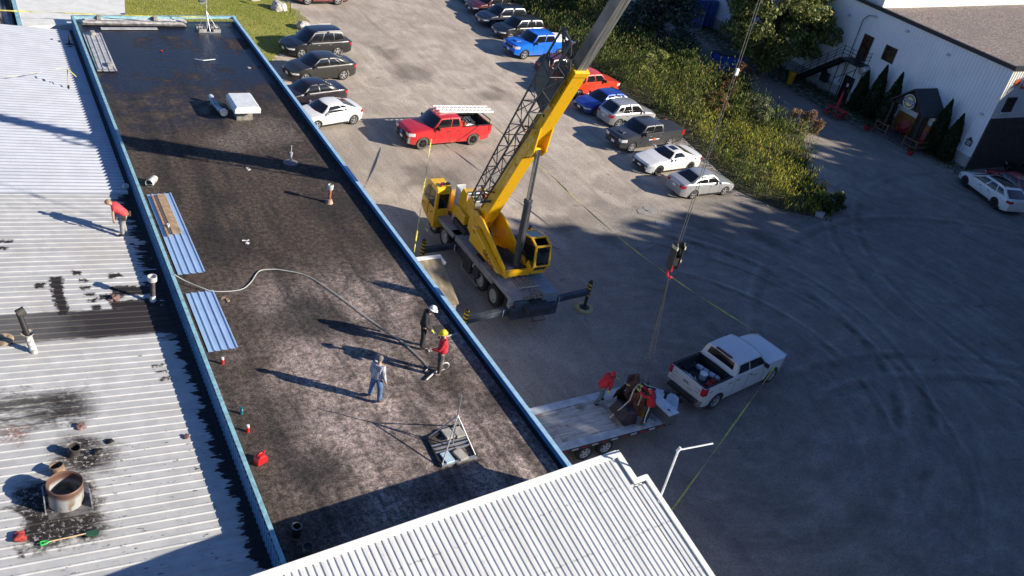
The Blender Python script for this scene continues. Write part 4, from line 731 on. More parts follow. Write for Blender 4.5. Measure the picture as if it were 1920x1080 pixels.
def car(name, label, cat, body, rim, P, group=None, dusty=False, spokes=5, roofm=None, clad=False, bumper=None, extra=None, plate=True, roofrail=False, tonneau=None, seam=True):
    p = dict(BASE); p.update(P); L, W, H, wb, foh, r = (p[k] for k in ('L', 'W', 'H', 'wb', 'foh', 'r'))
    T = thing(name, label, cat, (0, 0, 0), 0, group); xf = wb/2+foh; X = lambda d: xf-d      # d = distance from the nose
    hw = W/2; ar = r*1.16; xw = (wb/2, -wb/2)
    ds = sorted(set([round(v, 4) for v in list(np.linspace(0.0, L, 50))+[xf-(xx+ar*math.sin(a)) for xx in xw for a in np.linspace(-math.pi/2, math.pi/2, 13)]]))
    ds = [d for d in ds if 0 <= d <= L]
    bedd = p['xb']+.04 if p['bed'] else None
    def ztop(d):
        xs = [0, .06*L/4.7, .22, p['xc']*.55, p['xc'], p['xc']+.25]; zs = [p['nose']-.14, p['nose']-.03, p['nose'], lerp(p['nose'], p['cowl'], .62), p['cowl'], p['cowl']+.01]
        if p['bed']: xs += [p['xb'], p['xb']+.05, L-.05, L]; zs += [p['deck'], p['deck'], p['deck'], p['deck']-.02]
        else: xs += [p['xb']-.05, L-.22, L-.04, L]; zs += [p['deck'], lerp(p['deck'], p['rearz'], .6), p['rearz'], p['rearz']-.14]
        return pl(xs, zs, d)
    def hwid(d):
        t = abs(d-L/2)/(L/2); k = 1-.035*t*t
        f = max(0, (.60-d)/.60); g = max(0, (d-(L-.45))/.45); c1, c2 = (.23, .15) if not p['bed'] else (.13, .03)
        return hw*(k-c1*f*f-c2*g*g)
    def zlow(d):
        z = p['gc']+.10*max(0, (.45-d)/.45)+.10*max(0, (d-(L-.5))/.5)
        for xx in xw:
            q = xf-xx-d
            if abs(q) < ar: z = max(z, r+math.sqrt(max(0, ar*ar-q*q))-.02)
        return z
    NS = 6; rows = []
    for d in ds:
        zt = ztop(d); zl_ = zlow(d); w_ = hwid(d); zs = zt-.05 if not p['bed'] or d < p['xc'] else zt-.025
        col = []
        for j in range(NS+1):
            t = j/NS; z = lerp(zl_, zs, t); hh = (z-p['gc'])/(zs-p['gc']+1e-6)
            bul = 1-.05*(1-hh)**2-.035*max(0, hh-.55)/.45*(1 if not p['bed'] else .3)
            fl = 0.0
            for xx in xw:
                q = abs(xf-xx-d)
                if q < ar+.13: fl = max(fl, (1-max(0, q-ar)/.13)*.022*max(0, 1-abs(z-r-ar*.35)/.75))
            col.append((w_*bul+fl, z))
        col += [(w_*.93, zt-.008), (w_*.78, zt+.006), (w_*.45, zt+.022), (0, zt+.03)]; rows.append(col)
    M = len(rows[0]); b = MB(); lin = BLACK; vs = []
    for s in (1, -1):
        for i, d in enumerate(ds):
            for (y, z) in rows[i]: vs.append((X(d), s*y, z))
    nD = len(ds); fs = []; mi = []
    gh0, gh1 = p['xc']+.2, p['xb']-.08
    for s in range(2):
        o = s*nD*M
        for i in range(nD-1):
            dm = (ds[i]+ds[i+1])/2
            for j in range(M-1):
                if p['bed'] and not tonneau and j >= NS+1 and bedd+.04 < dm < L-.07: continue
                f = (o+i*M+j, o+(i+1)*M+j, o+(i+1)*M+j+1, o+i*M+j+1); fs.append(f if s else f[::-1])
                zc = sum(vs[q][2] for q in f)/4; k = 0
                if clad and j < NS and (zc < p['gc']+.14 or any(abs(xf-xx-dm) < ar+.07 and zc < r+ar+.05 and (zc < r+math.sqrt(max(0, (ar+.07)**2-(xf-xx-dm)**2))) for xx in xw)): k = 1
                elif j < NS and zc < p['gc']+.07: k = 1
                if bumper and j < NS and ((dm < .16 and zc < p['nose']-.34) or (dm > L-.12 and zc < .72)): k = 2
                if tonneau and j >= NS+1 and bedd+.04 < dm < L-.07: k = 3
                mi.append(k)
    for i in (0, nD-1):
        for j in range(M-1):
            q_ = (i*M+j, i*M+j+1, nD*M+i*M+j+1, nD*M+i*M+j); fs.append(q_ if i == 0 else q_[::-1]); zc = (vs[i*M+j][2]+vs[i*M+j+1][2])/2; mi.append(2 if bumper and zc < (p['nose']-.40 if i == 0 else .74) else (1 if zc < p['gc']+.10 else 0))
    b.v = vs; b.f = fs; b.mi = mi
    # greenhouse shell
    zb0, zb1 = ztop(p['xc'])+.0, ztop(p['xb']); wB = lambda d: hwid(d)*.93; wR = hw*p['wr']; zR = H-.03
    def side_pt(u, v, s, off=0.0):   # u along from windscreen base to rear glass base, v up
        d0 = lerp(p['xc']-.0+p['side0'], p['xb'], u); d1 = lerp(p['xr'], p['xe'], u); d = lerp(d0, d1, v); zb = lerp(zb0-.02, zb1-.02, u)-.015
        zt = zR-.03*abs(2*u-1)**2; y = lerp(wB(d), wR, v**1.15)+.03*math.sin(v*math.pi)+off; return (X(d), s*y, lerp(zb, zt, v)+off*.3)
    def roof_pt(u, v, off=0.0):
        d = lerp(p['xr'], p['xe'], u); y = wR*(1-2*v); k = 1-(1-2*v)**2; return (X(d-.10*k*(1-u)**3+(0.06*k*u**3 if not p['bed'] else 0)), y, zR-.03*abs(2*u-1)**2+.05*k**.7+off)
    def ws_pt(u, v, off=0.0):
        a = side_pt(0, v, 1); y = a[1]*(1-2*u); k = 1-(1-2*u)**2; return (a[0]+k*lerp(.20, .10, v)+off*.6, y, a[2]+.05*k**.7*v+.02*k*(1-v)+off*.8)
    def rg_pt(u, v, off=0.0):
        a = side_pt(1, v, 1); y = a[1]*(1-2*u); k = 1-(1-2*u)**2; bb = .06 if not p['bed'] else 0; return (a[0]-k*bb-off*.8, y, a[2]+.05*k**.7*v+off*.5)
    for s in (1, -1): b.grid(lambda u, v: side_pt(u, v, s), 12, 5)
    b.grid(lambda u, v: roof_pt(u, v), 10, 10, mi=4 if roofm else 0); b.grid(ws_pt, 10, 5); b.grid(rg_pt, 10, 5)
    mats = [body, BLACK, bumper or CHROME, tonneau or BLACK, roofm or body]
    o = b.build('body', mats, T, smooth=True, ang=38)
    # glass
    g = MB(); g.grid(lambda u, v: ws_pt(lerp(.055, .945, u), lerp(.05, .93, v), .012), 10, 5); g.build('windscreen', GLASS, T, smooth=True)
    g = MB(); a, c = (.09, .91) if not p['bed'] else (.12, .88); g.grid(lambda u, v: rg_pt(lerp(a, c, u), lerp(.12 if not p['bed'] else .35, .90, v), .012), 10, 5); g.build('rear_window', GLASS, T, smooth=True)
    cuts = [0.035]+list(p['pill'])+[p.get('uend', .96)]
    for s in (1, -1):
        for a, c in zip(cuts[:-1], cuts[1:]):
            g = MB(); top = .88
            def fn(u, v, a=a, c=c, s=s):
                uu = lerp(a+(.018), c-.018, u); vv = lerp(.13, top, v)
                if p.get('kick') and uu > .62: vv = lerp(.13+p['kick']*(uu-.62)/.38, top-.25*(uu-.62)/.38*p['kick']*1.2, v)
                return side_pt(uu, vv, s, .010)
            g.grid(fn, 6, 4); g.build('side_window', GLASS, T, smooth=True)
    if p.get('sunroof'): g = MB(); u0, u1, v0, v1 = p['sunroof']; g.grid(lambda u, v: roof_pt(lerp(u0, u1, u), lerp(v0, v1, v), .010), 5, 5); g.build('sunroof', GLASS, T, smooth=True)
    # wheels
    for xx in xw:
        for s in (1, -1): wheel(T, (xx, s*(hw-.135), r), r, .24, s, rim, spokes, DUSTY if dusty else RUBBER)
    b = MB(); b.box((0, 0, p['gc']+.16), (L-1.1, W-.5, .22)); [b.box((xx, 0, r+.2), (2*ar-.02, W-.62, 2*ar-.3)) for xx in xw]; b.build('underbody', BLACK, T)
    # lamps, grille, plate, mirrors, handles, seams
    zl_ = p['nose']-.17; 
    for s in (1, -1):
        b = MB(); hk = 1.9 if p['bed'] else 1.0; b.grid(lambda u, v: (X(0)+.014 if u < .5 else X((u-.5)*2*.40)+.006, s*(lerp(.62, 1.0, u*2)*hwid(0) if u < .5 else hwid((u-.5)*2*.40)+.010), lerp(zl_-.05*hk, zl_+.05*hk+.02*u, v)), 8, 2); b.build('headlight', HEADL, T, smooth=True)
        zt_ = (p['rearz']-.16) if not p['bed'] else p['deck']-.20; hh = p.get('tlh', .09); b = MB()
        b.grid(lambda u, v: (X(L)-.012 if u < .5 else X(L-(u-.5)*2*.24)-.004, s*(lerp(.66 if not p['bed'] else .84, 1.0, u*2)*hwid(L) if u < .5 else hwid(L-(u-.5)*2*.24)+.012), lerp(zt_-hh, zt_+hh, v)), 8, 2); b.build('tail_light', TAILR, T, smooth=True)
        dm = p['xc']+.42; y0 = hwid(dm); b = MB(); b.box((X(dm), s*(y0+.10), p['cowl']+.06), (.11, .20 if not p['bed'] else .24, .13 if not p['bed'] else .19)); b.build('mirror', BLACK if (clad or p['bed']) else body, T, bevel=.02)
    b = MB(); b.box((X(.0)+.004, 0, p['nose']-.26), (.05, W*.52, .17)); [b.box((X(.0)+.03, 0, p['nose']-.20-.05*k), (.02, W*.50, .012), mi=1) for k in range(3)]; b.build('grille', [BLACK, CHROME if p.get('chromegrille') else BLKRIM], T)
    b = MB(); b.box((X(.0)+.012, 0, p['gc']+.17), (.05, W*.66, .12)); b.build('lower_grille', BLACK, T)
    if plate:
        for d_, z_ in ((-.045, p['gc']+.28), (L+.02, .72 if not p['bed'] else .60)): b = MB(); b.box((X(d_), 0, z_), (.015, .31, .16)); b.build('number_plate', PLATE, T)
    zc = p['cowl']-.17
    def ysurf(d, z):
        zt = ztop(d)-.04; hh = (z-p['gc'])/(zt-p['gc']); return hwid(d)*(1-.05*(1-hh)**2-.035*max(0, hh-.55)/.45*(1 if not p['bed'] else .3))
    dl = [lerp(p['xc']+.28, min(p['xb'], p['xe']+.1), q) for q in ([0.0]+list(p['pill'])+[.97])] if seam else []
    if len(p['pill']) > 1 and seam: dl = dl[:3]+dl[-1:] if len(p['pill']) > 2 else dl
    for s in (1, -1):
        b = MB()
        for d in dl:
            zz = [p['gc']+.12+k*.12 for k in range(int((ztop(d)-.08-p['gc']-.12)/.12)+1)]
            if any(abs(xf-xx-d) < ar+.02 for xx in xw): zz = [z for z in zz if z > r+ar*.75]
            for a, c in zip(zz[:-1], zz[1:]): b.bar((X(d), s*(ysurf(d, a)+.001), a), (X(d), s*(ysurf(d, c)+.001), c), .012, .008, up=(1, 0, 0))
        if b.v: b.build('door_gap', BLACK, T)
        for d in dl[1:][:2]:
            if len(dl) < 2: break
            b = MB(); b.box((X(d-.17), s*(ysurf(d-.17, zc)+.018), zc), (.17, .03, .03)); b.build('door_handle', CHROME if p.get('chromegrille') else BLKRIM, T)
    if p['bed'] and not tonneau:
        b = MB(); x0, x1 = X(bedd+.06), X(L-.08); zt = p['deck']; yi = hw*.80; fl = zt-.50
        b.grid(lambda u, v: (lerp(x0, x1, u), lerp(-yi, yi, v), fl), 1, 1)
        for s in (1, -1): b.quad((x0, s*hw*.915, zt+.005), (x1, s*hw*.915, zt+.005), (x1, s*yi, fl), (x0, s*yi, fl)); b.bar((x0, s*hw*.89, zt+.012), (x1, s*hw*.89, zt+.012), .11, .02)
        b.quad((x0, -hw*.91, zt), (x0, hw*.91, zt), (x0, yi, fl), (x0, -yi, fl)); b.quad((x1, -hw*.91, zt), (x1, hw*.91, zt), (x1, yi, fl), (x1, -yi, fl)); b.bar((x1, -hw*.9, zt+.012), (x1, hw*.9, zt+.012), .08, .02)
        for s in (1, -1): b.box((X(xf+wb/2), s*(yi-.08), fl+.1), (.8, .22, .2))
        b.build('bed_liner', mat('bed_liner', (0.022, .022, .024), .75, var=.3), T, fix=False)
    if roofrail:
        for s in (1, -1): b = MB(); b.path([side_pt(u, 1.0, s, .0) for u in (.08, .5, .95)], .018); q = b.build('roof_rail', CHROME if p.get('chromegrille') else BLACK, T); q.location.z = .05
    T['_p'] = 0; del T['_p']
    return T, p, X, hwid, ztop, ysurf
def put(T, P, pt, which, side, az, s=1.0):
    p = dict(BASE); p.update(P); f = Vector((math.sin(R(az)), math.cos(R(az)))); l = Vector((-math.cos(R(az)), math.sin(R(az))))
    m = Vector(pt)-f*s*(p['wb']/2 if which == 'F' else -p['wb']/2)-l*side*s*(p['W']/2-.02); T.location = (m.x, m.y, 0.004); T.rotation_euler = (0, 0, R(90-az)); T.scale = (s,)*3
SUV = dict(); SED = dict(L=4.6, W=1.78, H=1.46, wb=2.64, foh=.90, r=.325, nose=.70, cowl=.96, deck=1.02, rearz=.98, xc=1.25, xr=2.02, xe=3.1, xb=3.95, gc=.18, uend=.90, wr=.66)
TRK = dict(L=5.80, W=2.0, H=1.90, wb=3.68, foh=.95, r=.40, nose=1.14, cowl=1.27, deck=1.30, xc=1.45, xr=2.12, xe=3.72, xb=3.88, gc=.32, bed=True, pill=(.55,), wr=.79, tlh=.19, uend=.94)
blk = paint('black_car_paint', (0.010, 0.011, 0.014)); 
def fleet():
    G = 'vehicles parked along the left side of the lot'; G2 = 'vehicles parked in a row beside the weeds'
    # left row
    P = dict(SUV, L=4.95, W=1.96, H=1.78, wb=2.82, chromegrille=True, pill=(.36, .68), kick=.25); T, *_ = car('parked_suv', 'black three row wagon with chrome window trim parked nearest the lawn', 'car', blk, ALLOY, P, G, roofrail=True); put(T, P, (20.19, 59.8), 'F', 1, -99.5)
    P = dict(SUV, L=4.75, W=1.89, H=1.60, wb=2.87, foh=.86, nose=.82, deck=1.14, xr=2.0, xe=3.25, xb=4.3, r=.37, pill=(.46, .78), uend=.92, rearz=1.10); T, *_ = car('parked_suv', 'dark grey coupe roofed crossover with five spoke wheels second from the lawn', 'car', paint('charcoal_paint', (0.035, 0.034, 0.034), .3), ALLOY, P, G); put(T, P, (19.05, 55.33), 'F', 1, -100.3)
    P = dict(SED, L=4.65, W=1.77, wb=2.68); T, *_ = car('parked_sedan', 'near black sedan half hidden by the roof edge between the crossover and the white hatchback', 'car', paint('dark_plum_paint', (0.016, 0.012, 0.018)), ALLOY, P, G); put(T, P, (19.75, 51.75), 'R', 1, -102)
    P = dict(SED, L=4.22, W=1.79, H=1.40, wb=2.65, foh=.87, r=.33, nose=.72, deck=1.03, xc=1.15, xr=1.85, xe=2.75, xb=3.85, pill=(.62,), kick=.35, rearz=1.0, uend=.88); T, *_ = car('parked_hatchback', 'white two door hatchback with black glass tail just past the roof edge', 'car', paint('white_car_paint', (0.74, 0.74, 0.73)), ALLOY, P, G, plate=False); put(T, P, (20.05, 48.82), 'R', 1, -104.5)
    P = dict(SUV, L=4.6, W=1.85, wb=2.66); T, *_ = car('parked_suv', 'red crossover cut off by the top edge beside the boulders', 'car', paint('brick_red_paint', (0.28, 0.025, 0.03)), ALLOY, P, G, clad=True); put(T, P, (24.39, 71.51), 'F', 1, -95.5)
    # right row
    P = dict(SED, L=4.9, W=1.84, wb=2.82, foh=.95); T, *_ = car('parked_sedan', 'white sedan cut off by the top edge in the parked row', 'car', paint('white_car_paint', (0,0,0)), BLKRIM, P, G2); put(T, P, (40.55, 73.2), 'F', 1, -97)
    P = dict(SUV, L=4.5, W=1.84, wb=2.69, kick=.3); T, *_ = car('parked_suv', 'dark red crossover in the row between the white sedan and two black crossovers', 'car', paint('maroon_paint', (0.085, 0.012, 0.016)), ALLOY, P, G2, clad=True, roofrail=True); put(T, P, (39.85, 70.0), 'F', 1, -97)
    P = dict(SUV, L=4.6, W=1.86, wb=2.66, chromegrille=True); T, *_ = car('parked_suv', 'navy black crossover between the dark red one and the chrome trimmed black one', 'car', paint('navy_paint', (0.012, 0.018, 0.035)), ALLOY, P, G2); put(T, P, (39.3, 66.9), 'F', 1, -97)
    P = dict(SUV, L=4.65, W=1.86, wb=2.7, chromegrille=True, pill=(.36, .68)); T, *_ = car('parked_suv', 'black crossover with chrome window line next to the bright blue pickup', 'car', blk, ALLOY, P, G2, clad=True); put(T, P, (39.36, 63.92), 'F', 1, -97)
    P = dict(TRK, L=5.81, W=2.01, wb=3.57, H=1.93, xc=1.45, xr=2.12, xe=3.85, xb=4.0, pill=(.5,), nose=1.12, deck=1.34); wcap = mat('white_paint', (0,0,0)); bp = paint('bright_blue_paint', (0.008, 0.16, 0.72))
    T, *_ = car('parked_pickup', 'bright blue crew cab pickup with a white bed cover', 'pickup truck', bp, ALLOY, P, G2, tonneau=wcap); put(T, P, (38.38, 59.72), 'F', 1, -96)
    b = MB(); P_ = [(-.88, .88)]; b.add([(-1.12, -.86, 1.36), (-1.12, .86, 1.36), (-2.78, .86, 1.36), (-2.78, -.86, 1.36), (-1.2, -.74, 1.62), (-1.2, .74, 1.62), (-2.7, .74, 1.50), (-2.7, -.74, 1.50)], [(4, 5, 6, 7), (0, 1, 5, 4), (1, 2, 6, 5), (2, 3, 7, 6), (3, 0, 4, 7)]); b.build('bed_cover', wcap, T, bevel=.04)
    b = MB(); b.box((2.0, 0, 1.24), (.5, .5, .05)); b.box((2.25, 0, 1.262), (.05, .34, .02), mi=1); b.build('hood_scoop', [bp, BLACK], T, bevel=.02)
    P = dict(SUV, L=4.7, W=1.88, wb=2.7); T, *_ = car('parked_suv', 'dark red crossover seen from behind through the lattice jib', 'car', paint('maroon_paint', (0,0,0)), ALLOY, P, G2); put(T, P, (38.9, 55.3), 'R', -1, 83)
    TC = dict(TRK, L=5.40, W=1.90, wb=3.23, H=1.80, r=.385, nose=1.05, cowl=1.22, deck=1.22, xc=1.38, xr=2.08, xe=3.55, xb=3.68, pill=(.5,)); op = paint('orange_red_paint', (0.62, 0.045, 0.012))
    P = TC; T, *_ = car('parked_pickup', 'orange red crew cab pickup facing the weeds behind the yellow boom', 'pickup truck', op, ALLOY, P, G2, tonneau=BLACK, clad=False); put(T, P, (38.6, 51.85), 'R', -1, 83)
    P = dict(SED, L=4.36, W=1.82, H=1.48, wb=2.65, foh=.86, xe=3.45, xb=4.15, deck=1.04, rearz=1.02, pill=(.40, .74), kick=.2, nose=.74); T, *_ = car('parked_hatchback', 'metallic blue five door hatchback between the orange and silver vehicles', 'car', paint('mid_blue_paint', (0.012, 0.055, 0.36), .25), ALLOY, P, G2); put(T, P, (38.25, 48.85), 'F', 1, -96)
    P = dict(SUV, L=4.40, W=1.80, wb=2.67, H=1.66, kick=.35, xe=3.6, xb=4.25, pill=(.42, .74)); T, *_ = car('parked_suv', 'silver crossover facing the weeds beside the blue hatchback', 'car', paint('silver_paint', (0.38, 0.39, 0.40), .35), ALLOY, P, G2); put(T, P, (38.87, 46.74), 'R', -1, 85)
    gp = paint('gunmetal_paint', (0.065, 0.068, 0.075), .4); P = dict(TC, L=5.73, wb=3.57, W=1.92); P['deck'] = 1.26
    T, p, X, hwid, zt, ys = car('parked_pickup', 'gunmetal crew cab pickup with a black bed cover and small door logo', 'pickup truck', gp, ALLOY, P, G2, tonneau=mat('matte_black_cover', (0.03, .032, .036), .5), spokes=6); put(T, P, (37.4, 43.02), 'F', 1, -96.7)
    b = MB(); b.box((X(.78), 0, 1.155), (.55, .46, .07)); b.box((X(.5), 0, 1.17), (.04, .34, .03), mi=1); b.build('hood_scoop', [gp, BLACK], T, bevel=.02)
    
    for s_ in (-1, 1): b = MB(); b.box((X(2.85)+s_*.31, ys(2.85, .8)+.01, .82), (.34, .004, .06)); b.build('door_lettering', mat('sign_white', (0,0,0)), T)
    b = MB(); b.prism([(-.1, -.06), (.1, -.06), (.09, 0), (.13, .07), (0, .12), (-.13, .07), (-.09, 0)], 0, .006, 'XZ'); q = b.build('door_emblem', mat('orange_logo', (0,0,0)), T); q.location = (X(2.85), ys(2.85, .8)+.012, .82)
    P = dict(SED, L=4.78, W=1.90, H=1.35, wb=2.81, foh=.93, r=.345, nose=.76, cowl=.97, deck=1.03, xc=1.62, xr=2.38, xe=3.05, xb=4.12, pill=(), uend=.66, sunroof=(.12, .72, .24, .76), wr=.60, rearz=.98, gc=.15); T, *_ = car('parked_coupe', 'white low muscle coupe with black wheels and a dark sunroof', 'car', paint('white_car_paint', (0,0,0)), BLKRIM, P, G2, seam=False); put(T, P, (37.33, 39.79), 'F', 1, -95)
    b = MB(); b.box((2.36, 0, .60), (.06, 1.5, .05)); b.box((2.37, 0, .34), (.06, .95, .13)); b.build('front_intake', BLACK, T)
    P = dict(SED, L=4.58, W=1.755, H=1.47, wb=2.64, foh=.91, rearz=1.02, deck=1.06); T, *_ = car('parked_sedan', 'silver compact sedan at the near end of the parked row', 'car', paint('silver_paint', (0,0,0)), ALLOY, P, G2, spokes=5); put(T, P, (37.65, 36.53), 'R', -1, 88)
    # right edge
    G3 = 'vehicles by the warehouse corner'
    P = dict(SUV, L=5.1, W=1.95, H=1.52, wb=3.1, foh=.95, nose=.72, cowl=.98, deck=1.04, xc=1.10, xr=2.25, xe=4.1, xb=4.85, sunroof=(.05, .92, .10, .90), pill=(.40, .70), kick=.15, r=.36, rearz=1.08); T, *_ = car('parked_wagon', 'white long wagon with a dark glass roof parked by the warehouse corner', 'car', paint('white_car_paint', (0,0,0)), BLKRIM, P, G3); put(T, P, (62.45, 34.9), 'F', 1, 15, 1.07)
    P = dict(SED); T, *_ = car('parked_sedan', 'dark red sedan behind the white wagon at the right edge', 'car', paint('brick_red_paint', (0,0,0)), ALLOY, P, G3); T.location = (66.3, 33.6, 0.004); T.rotation_euler = (0, 0, R(75))
    P = dict(SUV); T, *_ = car('parked_suv', 'black vehicle in shade against the brown warehouse wall at the right edge', 'car', blk, BLKRIM, P, G3); T.location = (70.0, 34.2, 0.004); T.rotation_euler = (0, 0, R(80))
fleet()
def red_pickup():
    P = dict(TRK, wb=3.55, L=5.75, W=2.0, xe=3.42, xb=3.58, pill=(.60,), H=1.92, nose=1.14); rp = paint('red_truck_paint', (0.55, 0.018, 0.022))
    T, p, X, hwid, zt, ys = car('red_pickup', 'bright red extended cab work pickup with ladders racked over its bed', 'pickup truck', rp, BLKRIM, P, None, dusty=True, bumper=mat('chrome_bumper', (.6, .6, .6), .25, .8)); put(T, P, (23.01, 45.01), 'F', 1, -93.9)
    b = MB(); b.box((X(.0)+.03, 0, .72), (.04, 1.3, .20)); b.build('grille_mesh', BLACK, T)
    b = MB()
    b.lathe([(0, .0), (.13, .0), (.13, .012), (0, .014)], axis='X', n=18, c=(X(0)+.06, 0, .88)); b.build('badge', mat('badge_blue', (.1, .15, .4), .3), T)
    for s in (1, -1): b = MB(); b.box((X(2.52), s*(ys(2.5, 1.0)+.004), 1.45), (.01, .01, .01)); 
    b = MB(); b.box((X(2.7), ys(2.7, .95)+.006, .98), (.26, .006, .12)); [b.box((X(2.7)+dx, ys(2.7, .95)+.01, .98), (.03, .006, .09), mi=1) for dx in (-.08, 0, .08)]; b.build('door_lettering', [rp, mat('dark_gold', (.12, .05, .02), .5)], T)
    z = 1.62
    for x_ in (X(3.75), X(5.6)):
        b = MB()
        for s in (1, -1): b.bar((x_, s*.85, 1.28), (x_, s*.85, z), .05)
        b.bar((x_, -.9, z), (x_, .9, z), .05); b.build('ladder_rack', BLACK, T)
    W0 = T.matrix_basis
    def onto(name, label, cat, loc, rz=0, group=None):
        T_ = T; M = Matrix.Translation(T.location) @ Matrix.Rotation(T.rotation_euler.z, 4, 'Z'); p_ = M @ Vector(loc); return thing(name, label, cat, p_, T.rotation_euler.z+rz, group)
    for k, (y, z0, lab) in enumerate(((-.55, 1.94, 'white extension ladder on the far side of the red pickup rack'), (-.12, 1.94, 'white extension ladder on the near side of the red pickup rack'))):
        Lt = onto('ladder', lab, 'ladder', (X(4.35), y-.05, z0-.02), R(3), 'white ladders on the red pickup'); b = MB()
        for s in (-.19, .19): b.bar((-2.05, s, -.24), (2.05, s, .12), .035, .12)
        b.build('side_rail', WHITE, Lt); b = MB(); [b.bar((-2.0+.3*i, -.19, -.24+.36*(.3*i)/4.1), (-2.0+.3*i, .19, -.24+.36*(.3*i)/4.1), .04) for i in range(14)]; b.build('rung', WHITE, Lt)
    g = onto('coiled_hose', 'white coiled hose in the bed of the red pickup', 'hose', (X(4.5), .45, 1.0)); b = MB(); 
    for q in range(3): b.path([(.28*math.cos(a)*1.2, .2*math.sin(a), .05*q+.02*math.sin(3*a)) for a in np.linspace(0, 6.28, 13)], .028)
    b.build('coil', WHITE, g)
    g = onto('orange_bundle', 'orange bundle of straps in the bed of the red pickup', 'bundle', (X(3.95), .35, 1.0)); b = MB(); om = mat('orange_strap', (.7, .14, .04), .6)
    for q in range(7): b.path([(rnd.uniform(-.2, .2), rnd.uniform(-.25, .25), rnd.uniform(0, .35)) for _ in range(4)], .035)
    b.build('strap', om, g)
    g = onto('tool_crate', 'dark crate of tools in the bed of the red pickup under the ladders', 'crate', (X(4.6), -.3, .82)); b = MB(); b.box((0, 0, .15), (1.0, .6, .3)); b.build('box', BLACK, g, bevel=.02); b = MB(); [b.bar((-.4+.2*i, -.25, .33), (-.3+.2*i, .25, .36+.05*(i % 2)), .05) for i in range(5)]; b.build('tool', STEEL, g)
red_pickup()
def white_pickup():
    P = dict(TRK, L=6.05, W=2.05, wb=3.99, H=1.98, foh=.98, r=.42, nose=1.27, cowl=1.38, deck=1.42, xc=1.62, xr=2.35, xe=3.95, xb=4.08, gc=.34, pill=(.56,), wr=.82); wp = paint('work_truck_white', (0.62, 0.63, 0.64))
    T, p, X, hwid, zt, ys = car('white_pickup', 'white crew cab work pickup hitched to the flatbed trailer', 'pickup truck', wp, ALLOY, P, None, bumper=mat('chrome_bumper', (0,0,0)), spokes=6); put(T, P, (25.54, 19.81), 'R', -1, 79.7)
    b = MB(); b.box((X(p['xe']-.04), 0, p['H']+.0), (.12, .85, .06)); b.build('brake_light', mat('dark_red_lens', (.10, .01, .012), .3), T, bevel=.01)
    L = p['L']; b = MB(); b.box((X(L)-.1, 0, .62), (.2, 1.5, .16)); b.box((X(L)-.28, 0, .5), (.35, .12, .1)); b.build('step_bumper', BLACK, T, bevel=.02)
    text_obj('tailgate_lettering', 'GMC', .16, BLACK, T, (X(L)-.012, .0, 1.13), (R(90), 0, R(-90)), .003)
    b = MB(); [b.box((X(L)-.008, y, z), (.006, w_, .03)) for y, z, w_ in ((.62, 1.22, .22), (.62, 1.05, .3), (-.62, 1.2, .3), (-.62, 1.05, .22), (-.25, .95, .3), (.7, .9, .2))]; b.build('tailgate_decal', mat('grey_decal', (.3, .3, .32), .5), T)
    b = MB(); [b.box((X(d), -(ys(d, z)+.005), z), (w_, .006, .05)) for d, z, w_ in ((4.35, 1.2, .3), (5.0, 1.12, .18), (5.6, 1.15, .25), (2.55, 1.05, .35))]; b.build('side_decal', mat('grey_green_decal', (.12, .2, .14), .5), T)
    def onto(name, label, cat, loc, rz=0, group=None):
        M = Matrix.Translation(T.location) @ Matrix.Rotation(T.rotation_euler.z, 4, 'Z'); return thing(name, label, cat, M @ Vector(loc), T.rotation_euler.z+rz, group)
    fl = p['deck']-.495
    g = onto('gas_cylinder', 'silver grey gas cylinder lying across the white pickup bed', 'cylinder', (X(4.55), .05, fl), R(8)); b = MB(); b.lathe([(0, -.62), (.08, -.61), (.13, -.54), (.13, .5), (.08, .6), (.035, .64), (0, .66)], axis='Y', n=16, c=(0, 0, .14)); b.build('tank', mat('pale_blue_grey', (.45, .52, .58), .4, .3, var=.35), g, smooth=True)
    b = MB(); b.tube((0, .62, .14), (0, .74, .14), .03, n=8); b.box((0, .7, .2), (.1, .05, .05)); b.build('valve', mat('brass', (.4, .28, .1), .4, .7), g); b = MB(); [b.lathe([(.134, y), (.136, y+.04)], axis='Y', n=14, c=(0, 0, .14)) for y in (-.4, -.1, .2)]; b.build('band', BLACK, g)
    for i, (x, y, lab, m, r_) in enumerate(((X(5.0), -.05, 'white round pail in the middle of the white pickup bed', WHITE, .17),)):
        g = onto('pail', lab, 'pail', (x, y, fl)); b = MB(); b.lathe([(0, 0), (r_*.85, 0), (r_, .3), (r_*1.06, .3), (r_*1.06, .33), (0, .35)], n=18); b.build('body', m, g, smooth=True); b = MB(); b.path([(r_*math.cos(a), r_*math.sin(a), .34+.02*math.sin(a)) for a in np.linspace(0, 3.14, 8)], .008); b.build('handle', STEEL, g)
    for i, (x, y, lab) in enumerate(((X(4.95), -.52, 'red fuel can nearer the cab in the white pickup bed'), (X(5.25), -.58, 'red fuel can nearer the tailgate in the white pickup bed'))):
        g = onto('fuel_can', lab, 'fuel can', (x, y, fl), R(20*i), 'red fuel cans in the white pickup'); b = MB(); b.box((0, 0, .14), (.30, .22, .28)); b.build('body', mat('red_plastic', (.50, .015, .02), .4), g, bevel=.05)
        b = MB(); b.tube((.1, 0, .28), (.16, 0, .38), .03, n=8); b.build('spout', BLACK, g); b = MB(); b.path([(-.12, 0, .28), (-.08, 0, .34), (.04, 0, .34), (.06, 0, .28)], .016); b.build('handle', mat('red_plastic', (0,0,0)), g)
    g = onto('pry_bars', 'bundle of dark bars lying by the tailgate of the white pickup', 'tools', (X(5.5), .1, fl)); b = MB(); b.bar((-.3, -.3, .04), (.25, .35, .05), .03); b.bar((-.2, -.5, .04), (.3, .1, .06), .03); b.build('bar', STEEL, g)
white_pickup()
